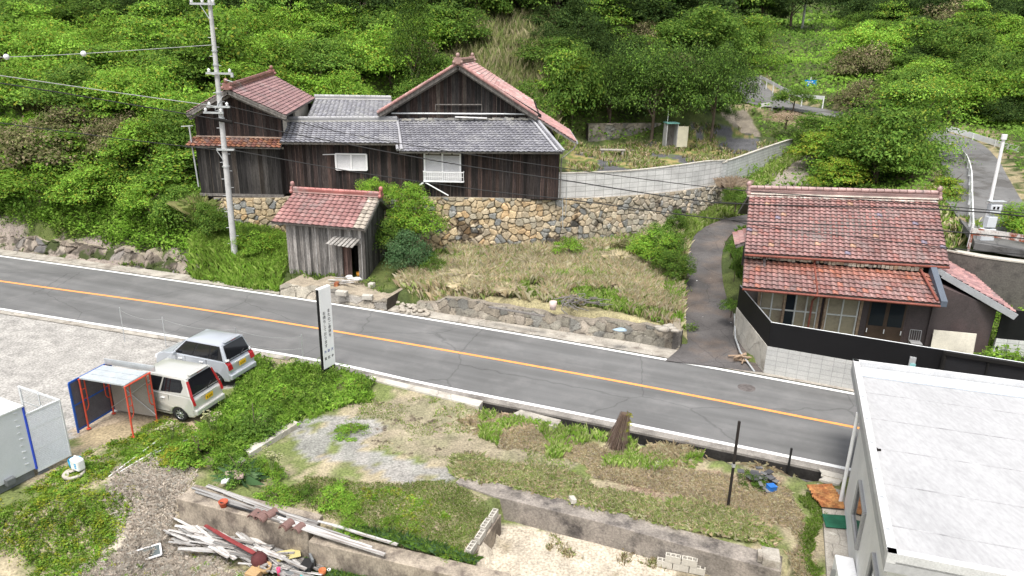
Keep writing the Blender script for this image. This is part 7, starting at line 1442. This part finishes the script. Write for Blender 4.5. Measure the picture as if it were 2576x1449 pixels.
for k in range(84):
    t = rgp.random(); cx = 470+300*t+rgp.uniform(-40, 40); cy = 1335+95*t+rgp.uniform(-22, 26); Ln = rgp.uniform(.7, 1.9); a = rgp.gauss(-.42, .22); lay = rgp.random(); c = P(cx, cy, -.95+.05+.34*lay*(1-abs(t-.45))); dx, dy = math.cos(a)*Ln/2, math.sin(a)*Ln/2; dz = rgp.uniform(-.10, .10)
    plank(rgp.randrange(5), c-[dx, dy, dz], c+[dx, dy, dz], 'one of the weathered whitish planks in the heap below the tan concrete wall', 'planks in the heap', rgp.uniform(-.5, .5))
plank(0, P(515, 1322, -.5), P(640, 1392, -.45), 'dark red painted plank lying across the heap of whitish planks', None).name = 'red_plank'
o = bpy.data.objects['red_plank']; o.data = o.data.copy(); o.data.materials[0] = mat('dark_red_paint', (.22, .04, .04), .8, .3, 4)
LP = [((483, 1226), (745, 1316)), ((492, 1236), (735, 1322)), ((520, 1222), (770, 1312)), ((640, 1275), (880, 1352)), ((700, 1300), (935, 1378)), ((705, 1312), (968, 1395)), ((800, 1310), (1000, 1370)), ((620, 1262), (800, 1318))]
LL = ['leftmost white plank lying along the top of the tan concrete wall', 'white plank closest to the front edge on the tan wall', 'white plank at the back edge of the tan wall', 'white plank overlapping from the tan wall to the low wall', 'white plank in the middle of the low concrete wall', 'longest white plank reaching far along the low concrete wall', 'short white round-ended plank furthest right behind the low wall', 'white plank wedged between its neighbours behind the red pot']
for k, ((a, b), lb) in enumerate(zip(LP, LL)): plank(k, P(*a, .045+.012*(k % 3)), P(*b, .02+.012*(k % 3)), lb, None)
plank(1, P(690, 1395, -.55), P(770, 1432, -.55), 'clean white board sloping down to the junk at the wall corner', None); plank(2, P(640, 1375, -.55), P(715, 1405, -.55), 'second clean white board next to the junk at the wall corner', None)
for a, b, lb in (((275, 1205), (405, 1110), 'left one of two thin white poles lying in the green ground cover'), ((300, 1195), (430, 1118), 'right one of two thin white poles lying in the green ground cover'), ((385, 1148), (505, 1100), 'grey bar lying under the umbel plants')):
    p, q_ = hit(*a), hit(*b); tag(MB().tube(p+[0, 0, .08], q_+[0, 0, .10], .022).build('pole', m_alu if 'white' in lb else m_galv), lb, 'pole')
for a, b, k in (((555, 1265), (665, 1295), 0), ((695, 1290), (718, 1300), 1)): tag(MB().tube(P(*a, .09), P(*b, .09), .028, n=8).build('iron_bar', m_trim), ['dark iron bar lying behind the red pot', 'short dark iron bar beside the curved tiles'][k], 'bar')
# curved tiles on the wall
def half_tile(a, b, lb, rz, tz=.0, z=.0):
    mb = MB(); n = 8; R0, R1, Lh = .13, .105, .15; vs = []
    for y_ in (-Lh, Lh):
        for r_ in (R0, R0-.02):
            for k in range(n+1): t = math.pi*k/n; vs.append((r_*math.cos(t), y_, r_*math.sin(t)*.95))
    m = n+1; fs = []
    for k in range(n): fs += [(k, k+1, 2*m+k+1, 2*m+k), (m+k+1, m+k, 3*m+k, 3*m+k+1), (k+1, k, m+k, m+k+1), (2*m+k, 2*m+k+1, 3*m+k+1, 3*m+k)]
    mb.add(vs, fs); o = mb.build('curved_tile', m_brown); o.location = tuple(P(a, b, .015+z)); o.rotation_euler = (tz, 0, rz); return tag(o, lb, 'roof tile')
m_brown = mat('brown_glazed_clay', (.20, .12, .105), .5, .12, 3)
for a, b, lb, rz, z in ((641, 1297, 'leftmost curved brown tile on the tan wall, lying on its own side', -.35, 0), (657, 1301, 'second curved brown tile of the left group on the tan wall', -.45, .02), (663, 1304, 'curved brown tile nested under the second one of the left group', -.45, 0), (682, 1294, 'curved brown tile leaning at the right of the left group', -.6, .03), (723, 1322, 'upper nested curved tile of the right group on the tan wall', -.45, .05), (720, 1326, 'lower nested curved tile of the right group on the tan wall', -.45, 0), (752, 1331, 'last curved brown tile next to the right end of the tan wall', -.45, 0)): half_tile(a, b, lb, rz, 0, z)
mb = MB(); c = P(563, 1274, 0); mb.lathe([(0, 0), (.085, 0), (.125, .15), (.13, .17), (.11, .17), (.08, .03), (0, .03)], (c[0], c[1], .0), 18); tag(mb.build('clay_pot', mat('terracotta', (.42, .09, .045), .7, .15)), 'red-orange clay pot on top of the tan concrete wall', 'pot')
# hollow blocks
BLK = MB(); Lb, Wb, Hb = .39, .15, .19
def hollow():
    mb = MB(); t = .028
    for y_ in (-1, 1): mb.box((0, y_*(Wb/2-t/2), Hb/2), (Lb, t, Hb))
    for x_ in (-Lb/2+t/2, -Lb/6, Lb/6, Lb/2-t/2): mb.box((x_, 0, Hb/2), (t, Wb-2*t, Hb-.004))
    return mb.build('hollow_block', m_lconc)
hb0 = hollow(); HBM = hb0.data; bpy.data.objects.remove(hb0)
def hblock(p, rz, lb, group=None, rx=0):
    o = bpy.data.objects.new('hollow_block', HBM); COL.objects.link(o); o.location = tuple(p); o.rotation_euler = (rx, 0, rz); return tag(o, lb, 'concrete block', group)
q0, q1 = P(1176, 1402, -.12), P(1250, 1292, -.12); dq = q1-q0; az = math.atan2(dq[1], dq[0]); m_ = int(np.linalg.norm(dq)/.40)
for k in range(m_): hblock(q0+dq*(k+.5)/m_+[.03*math.sin(k*2.), 0, .02*math.sin(k)], az+.06*math.sin(k*3), 'one of the upright hollow blocks in the diagonal row between the two yards', 'diagonal row of hollow blocks')
# low bank of earth under the row
mb = MB(); mb.prism([tuple(q0+[-.10, 0, -.02]), tuple(q0+[.12, 0, -.02]), tuple(q1+[.12, 0, -.02]), tuple(q1+[-.10, 0, -.02])], (0, 0, -.8)); tag(mb.build('block_footing', m_yard), 'stained footing under the diagonal row of hollow blocks', 'footing')
sb = P(1712, 1432, -.75); az2 = -.27; sd_ = V3(math.cos(az2), math.sin(az2), 0)
for k, (dx, dz, lb) in enumerate(((-.42, 0, 'bottom left hollow block of the stack against the retaining wall'), (0, 0, 'bottom middle hollow block of the stack against the retaining wall'), (.42, 0, 'bottom right hollow block of the stack against the retaining wall'), (-.22, .2, 'top left hollow block of the stack against the retaining wall'), (.2, .2, 'top right hollow block of the stack against the retaining wall'))): hblock(sb+sd_*dx*.98+[0, 0, dz], az2, lb)
for a, b, w_, lb in ((1440, 1262, .25, 'small pale block sitting on the long retaining wall'), (1655, 1174, .34, 'tilted grey block in the dry foreground lot'), (2092, 1352, .22, 'small pale block on the apron beside the white building'), (1395, 790, 0, '')):
    if not w_: continue
    p = hit(a, b) if a != 1440 else P(a, b, -.05); mb = MB(); mb.box((0, 0, .06), (w_, w_*.62, .14)); o = mb.build('block', m_lconc, bevel=.012); o.location = tuple(p); o.rotation_euler = (.1, .12, a*.01); tag(o, lb, 'block')
# junk at the corner of the tan wall
def junk(kind, a, b, z, lb, m, s, seed=0):
    p = P(a, b, z); mb = MB()
    if kind == 'blob': mb.blob((0, 0, s[2]), s, 10, 6, .18, seed=seed)
    elif kind == 'box': mb.box((0, 0, s[2]/2), s)
    elif kind == 'pot': mb.lathe([(0, 0), (s[0]*.7, 0), (s[0], s[2]), (s[0]*.85, s[2]), (s[0]*.6, .03), (0, .03)], n=16)
    elif kind == 'sheet': mb.prism([(-s[0]/2, -s[1]/2, .02), (s[0]/2, -s[1]/2, .03), (s[0]/2, s[1]/2, .08), (-s[0]/2, s[1]/2, .10)], (0, 0, .012))
    o = mb.build(lb.split('|')[0], m, bevel=.01 if kind == 'box' else 0); o.location = tuple(p); o.rotation_euler = (0, 0, seed*.7); return tag(o, lb.split('|')[1], lb.split('|')[2])
m_y = mat('yellowed_board', (.55, .48, .22), .7, .12, 2); m_bk = m_trim; m_ply = mat('plywood', (.45, .30, .15), .8, .2); m_tq = mat('turquoise_plastic', (.05, .40, .42), .5, .05); m_pk = mat('pink_plastic', (.72, .07, .18), .5, .05); m_or2 = mat('orange_clay', (.50, .16, .06), .7, .15); m_dr = mat('dark_red_cloth', (.10, .03, .03), .9, .2)
junk('sheet', 725, 1400, -.75, 'yellow_board|pale yellow board at the corner of the tan wall|board', m_y, (.62, .45, .02), 5); junk('box', 775, 1440, -.85, 'black_box|black plastic box at the corner of the tan wall|box', m_bk, (.34, .3, .3), 2); junk('box', 785, 1422, -.75, 'dark_panel|tilted dark blue-grey panel above the black box|panel', m_skid, (.3, .06, .28), 3)
junk('blob', 655, 1425, -.85, 'brown_bag|dark reddish bag beside the plank heap|bag', m_dr, (.24, .20, .2), 3); junk('pot', 668, 1436, -.8, 'round_stool|round tan stool seat with a white cloth near the bottom edge|stool', m_ply, (.17, .17, .16), 1); junk('box', 640, 1449, -.85, 'plywood_box|plywood crate cut by the bottom edge|crate', m_ply, (.34, .3, .16), 4)
junk('pot', 702, 1447, -.8, 'pink_bottle|bright pink plastic bottle at the bottom edge|bottle', m_pk, (.05, .05, .22), 1); junk('pot', 812, 1447, -.8, 'clay_jar|small orange clay jar at the bottom edge|jar', m_or2, (.10, .1, .17), 1); junk('box', 765, 1455, -.8, 'turquoise_tray|turquoise tray at the bottom edge|tray', m_tq, (.26, .2, .08), 2); junk('pot', 828, 1440, -.85, 'white_cup|small white cup next to the orange clay jar|cup', m_alu, (.05, .05, .1), 1); junk('pot', 790, 1392, -.9, 'ochre_pot|ochre pot behind the right corner of the tan wall|pot', mat('ochre_clay', (.52, .30, .10), .7, .1), (.10, .1, .13), 1)
junk('box', 735, 1445, -.85, 'grey_box|slate-grey box between the pink bottle and the black box|box', m_skid, (.3, .25, .12), 1)
wf = MB(); p = P(368, 1395, -.85)
for (a, b) in (((-.35, -.2), (.35, -.2)), ((.35, -.2), (.35, .2)), ((.35, .2), (-.35, .2)), ((-.35, .2), (-.35, -.2))): wf.bar((a[0], a[1], .03), (b[0], b[1], .03), .04, .035)
o = wf.build('window_frame', m_alu); o.location = tuple(p); o.rotation_euler = (.15, -.05, .5); tag(o, 'old window sash lying in the straw left of the plank heap', 'window frame'); MB().box((0, 0, .03), (.66, .36, .006)).build('pane', glass('dusty_glass', (.10, .12, .12), .2), o)
sk = junk('blob', 590, 1203, -.0, 'cloth_roll|crumpled pale pink cloth above the left end of the tan wall|cloth', mat('dusty_pink_cloth', (.50, .38, .33), .9, .2, 3), (.34, .15, .12), 4); junk('blob', 568, 1215, 0, 'white_bag|crumpled white bag at the left end of the tan wall|bag', m_alu, (.16, .11, .08), 6); junk('blob', 610, 1168, 0, 'pale_stone|pale round stone beside the concrete edging|stone', m_lconc, (.17, .13, .09), 2)
# ------------------------------------------------------------ right foreground
pb, pt = P(1830, 1285, -.15), None; BP = empty('iron_post', tuple(pb), 0, 'tall thin rusty-black iron post leaning in the dry foreground lot', 'post'); q_ = rel(D(1860, 1060, pb[1]), pb)
MB().bar((0, 0, -.1), q_, .06, .06).build('upright', mat('black_rusty_iron', (.025, .02, .018), .8, .3, 5), BP); MB().box(tuple(np.array(q_)*.52), (.08, .08, .1)).build('tag_plate', m_galv, BP)
p = P(1984, 1172, 0); tag(MB().bar((p[0], p[1], -.2), (p[0], p[1], .62), .05, .05).build('stub_post', m_bk), 'short black stake at the edge of the road shoulder', 'post')
p = hit(1550, 1125); TS = empty('ivy_stump', tuple(p), 0, 'leaning dead trunk wrapped in dry roots with yellow-green ivy on its right side', 'stump'); tpx = rel(D(1572, 1040, p[1]), p); mb = MB(); rgx = random.Random(4)
mb.tube((0, 0, -.1), tpx, .20, .11, 10, col=(.22, .16, .12))
for k in range(240):
    a = rgx.uniform(0, 6.28); r0_, r1_ = .34*rgx.uniform(.5, 1.1), .15; t0 = rgx.uniform(-.05, .3); t1 = rgx.uniform(.5, 1.05); A_ = np.array(tpx)*t0+[math.cos(a)*r0_, math.sin(a)*r0_, 0]; B_ = np.array(tpx)*t1+[math.cos(a)*r1_, math.sin(a)*r1_, 0]; mb.tube(A_, B_, .008, .005, 4, col=rgx.choice([(.34, .25, .20), (.26, .19, .16), (.42, .33, .28)]))
mb.build('trunk', m_grass, TS)
for k, (t, s_, kd) in enumerate(((.95, .16, 'gold'), (.70, .22, 'gold'), (.48, .24, 'yel'), (.22, .3, 'bright'))): c = bpy.data.objects.new('ivy', FINE[kd][0]); COL.objects.link(c); c.parent = TS; c.location = (tpx[0]*t+.12, tpx[1]*t-.02, tpx[2]*t-.08); c.scale = (s_, s_*.8, s_*1.2)
p = hit(1915, 1215); mb = MB()
for k in range(34): mb.box((rgx.gauss(0, .22), rgx.gauss(0, .18), .04+.24*rgx.random()), (rgx.uniform(.12, .26), rgx.uniform(.1, .2), .02), rgx.uniform(0, 3), col=rgx.choice([(.10, .10, .105), (.15, .15, .15), (.07, .07, .075)]))
o = mb.build('slate_heap', m_slate); o.location = tuple(p); tag(o, 'heap of dark grey broken slates near the gutter', 'slate heap', kind='stuff')
p = hit(1937, 1240); mb = MB(); mb.box((0, 0, .12), (.24, .2, .24)); mb.box((0, 0, .25), (.26, .22, .03)); o = mb.build('blue_container', mat('blue_plastic', (.03, .16, .50), .5, .08), bevel=.012); o.location = tuple(p); o.rotation_euler = (0, .1, .3); tag(o, 'small blue plastic container below the slate heap', 'container')
p = hit(1918, 1185); n = 500; rg = np.random.default_rng(8); o = blades('dry_clump', p[0]+rg.normal(0, .07, n), p[1]+rg.normal(0, .07, n), np.full(n, p[2]), .5, .014, STRAW, 'bleached drooping dry clump just above the slate heap', 'grass clump', 1.5, 9); del o['kind']
p = hit(1680, 1150); o = blades('dry_clump', p[0]+rg.normal(0, .35, 2500), p[1]+rg.normal(0, .2, 2500), np.full(2500, p[2]), .3, .012, STRAW, 'mound of bleached straw right of the ivy-covered stump', 'grass clump', 1.5, 9); del o['kind']
p = hit(1255, 1065); o = blades('dry_clump', p[0]+rg.normal(0, .45, 3000), p[1]+rg.normal(0, .2, 3000), np.full(3000, p[2]), .2, .012, STRAW+[(.6, .46, .34)], 'flat mat of pinkish straw near the left end of the open gutter', 'straw', 1.8, 9); del o['kind']
m_rb = mat('orange_rusty_sheet', (.30, .115, .045), .85, .35, 4, .3, 15, tint=(.50, .26, .10), tscale=3, tlo=.45, thi=.62, bump=.3)
for k, (qd, lb) in enumerate(((((2028, 1222), (2092, 1218), (2108, 1244), (2045, 1246)), 'upper rusty orange corrugated sheet beside the white building'), (((2040, 1248), (2112, 1246), (2122, 1268), (2058, 1262)), 'middle rusty orange sheet beside the white building'), (((2058, 1264), (2122, 1270), (2124, 1280), (2066, 1274)), 'lowest rusty orange sheet with a yellow edge beside the white building'))):
    A_, B_, C_, D_ = [P(a, b, .06-.02*k) for a, b in qd]; mb = MB(); n = 14; vs = []
    for i in range(n+1):
        for (L0, L1) in ((A_, D_), (B_, C_)): q_ = L0+(L1-L0)*i/n; vs.append((q_[0], q_[1], q_[2]+.03*math.sin(i*1.6)+.02*rgx.random()))
    mb.add(vs, [(2*i, 2*i+1, 2*i+3, 2*i+2) for i in range(n)]); o = mb.build('rusty_sheet', m_rb); sm_ = o.modifiers.new('solid', 'SOLIDIFY'); sm_.thickness = .012; tag(o, lb, 'sheet')
slab('green_mat', [(2068, 1292), (2126, 1296), (2136, 1330), (2078, 1325)], .0, .02, mat('green_mat', (.015, .10, .055), .9, .25, 3), 'dark green mat on the apron beside the white building', 'mat')
# ------------------------------------------------------------ rubble and blocks below the shed
q0, q1 = P(705, 752, 0), P(985, 795, 0)
RB = polyline([P(700, 745, 0), P(830, 762, 0), P(970, 785, 0)], .4); RB = offset(RB, .15)
stone_wall('rubble_wall', RB, np.full(len(RB), -.1), np.interp(np.linspace(0, 1, len(RB)), [0, .4, 1], [.62, .66, .5]), .42, [(.42, .38, .31), (.48, .44, .36), (.36, .32, .26), (.30, .28, .25)], 'tumbledown block and stone footing below the grey plank shed', 'wall', seed=31, joint=.035, depth=.06, topjag=.25, cap=1.6, capcol=(.34, .29, .22), aspect=1.7)
for a, b, z, w_, lb in ((860, 742, .62, .55, 'left pale block lying on the footing below the shed door'), (925, 752, .55, .5, 'middle pale block lying on the footing below the shed door'), (988, 748, .3, .36, 'pale square block at the right end of the shed footing'), (935, 722, .65, .28, 'tan cube-like stone right of the shed door'), (848, 720, .75, .2, 'small brown box in front of the shed wall')):
    p = P(a, b, z-.1); mb = MB(); mb.box((0, 0, .1), (w_, .28, .22)); o = mb.build('block', m_lconc if 'brown' not in lb else m_rust, bevel=.02); o.location = tuple(p); o.rotation_euler = (0, 0, -.2+.1*math.sin(a)); tag(o, lb, 'block')
rgx = random.Random(21)
for k in range(26):
    a = rgx.uniform(1000, 1075); b = 765+(a-1000)*.2+rgx.uniform(-6, 14); p = P(a, b, .12); mb = MB(); s_ = rgx.uniform(.07, .17); mb.blob((0, 0, 0), (s_, s_*.8, s_*.6), 7, 4, .3, seed=k); o = mb.build('rubble_stone', mat('rubble', (.40, .36, .30), .9, .2) if k == 0 else bpy.data.materials['rubble']); o.location = tuple(p); tag(o, 'one of the loose rubble stones between the shed footing and the low stone wall', 'stone', 'rubble stones by the low wall')
for k, (x_, y_) in enumerate(((845, 705), (862, 700), (880, 708), (870, 715), (850, 714))): p = P(x_, y_, .78); plank(k, p-[.4, -.05, 0], p+[.4, .06, .03*k], 'one of the grey boards scattered before the shed door', 'boards before the shed door')
p = P(1452, 775, .98); BRP = empty('branch_pile', tuple(p), 0, 'tangled pile of bare grey branches in the garden above the low wall', 'branches')
for k in range(22):
    a = rgx.uniform(0, 6.28); c = V3(rgx.gauss(0, .35), rgx.gauss(0, .2), .1+.3*rgx.random()); pts = [c+V3(math.cos(a+.5*j)*.28*j, math.sin(a+.5*j)*.16*j, .12*math.sin(j)) for j in range(5)]; MB().path([tuple(q_) for q_ in pts], .022, 5).build('branch', m_timber, BRP)
p = P(1391, 778, .95); mb = MB(); mb.lathe([(0, 0), (.13, 0), (.17, .36), (.15, .36), (.12, .03), (0, .03)], tuple(p), 16); tag(mb.build('bucket', mat('pinkish_white_plastic', (.62, .50, .46), .6, .08)), 'pinkish-white bucket on the low stone wall left of the branch pile', 'bucket')
p, q_ = P(1370, 795, .98), P(1230, 772, .98); tag(MB().bar(p, q_, .16, .05).build('beam', m_timber), 'long grey beam lying on top of the low stone wall', 'beam')
p, q_ = D(1370, 705, 34.5), D(1410, 712, 34.3); tag(MB().bar(p, q_, .1, .05).build('grey_board', m_timber), 'grey board sticking out of the dry grass in mid garden', 'board')
# blue tarp scraps, lane litter
p = P(1557, 830, .95); tag(MB().blob(tuple(p), (.32, .2, .06), jit=.35, seed=2).build('tarp', mat('faded_blue_tarp', (.35, .45, .52), .7, .2, 4)), 'faded blue tarp scrap on the low stone wall', 'tarp')
for k, (a, b, w_) in enumerate(((1668, 828, .3), (1690, 826, .24), (1680, 820, .26), (1700, 832, .2), (1655, 822, .18))): p = P(a, b, 1.0); mb = MB(); mb.blob((0, 0, 0), (w_, w_*.6, w_*.35), 8, 5, .3, seed=k); o = mb.build('loose_stone', m_conc); o.location = tuple(p); tag(o, 'one of the loose stones piled at the right end of the low stone wall', 'stone', 'loose stones on the wall end')
rgx = random.Random(5); mb = MB()
for k in range(90):
    cx, cy, sx_, sy_ = ((1758, 712, 14, 10), (1800, 800, 40, 10))[k % 2]; a, b = rgx.gauss(cx, sx_), rgx.gauss(cy, sy_); i_, _, _ = dist_pl(*[np.array([v]) for v in P(a, b, .6)[:2]], PATHC); 
    pp = hit(a, b); s_ = rgx.uniform(.03, .08); mb.prism([(pp[0]-s_, pp[1]-s_*.6, pp[2]+.05), (pp[0]+s_, pp[1]-s_*.5, pp[2]+.05), (pp[0]+s_*.6, pp[1]+s_, pp[2]+.06), (pp[0]-s_*.7, pp[1]+s_*.5, pp[2]+.055)], (0, 0, .008))
tag(mb.build('litter', m_alu), 'white paper-like litter scattered over the narrow asphalt lane', 'litter', kind='stuff')
p = P(1868, 915, .02); LGP = empty('log_pile', tuple(p), 0, 'small heap of sawn branches at the bottom corner of the fence by the road', 'branches')
for k in range(9): a = rgx.uniform(-.6, 1.2); c = V3(rgx.uniform(-.25, .1), rgx.uniform(-.1, .35), .05+.05*k*.6); MB().tube(c-V3(math.cos(a)*.3, math.sin(a)*.3, 0), c+V3(math.cos(a)*.3, math.sin(a)*.3, .06), .035, .03, 7).build('branch', mat('cut_wood', (.36, .26, .18), .9, .25) if k == 0 else bpy.data.materials['cut_wood'], LGP)
mb = MB(); mb.path([tuple(P(1848, 790, .9)), tuple(P(1850, 850, .35)), tuple(P(1862, 885, .3)), tuple(P(1898, 935, .05))], .04); tag(mb.build('drain_pipe', m_galv), 'grey drain pipe running down along the foot of the fence by the lane', 'pipe')
# dark band of shrubs at the left base of the tiled house
for k, (a, b, Y_, w_, h_) in enumerate(((1848, 690, 31.5, 40, 90), (1838, 640, 33.5, 40, 60))): feat('mid', a, b, Y_, w_, h_, 'dark green creeper shrub along the left flank of the tiled house', 'bush', 'bush', .03, FINE, group='shrubs along the left flank of the tiled house')
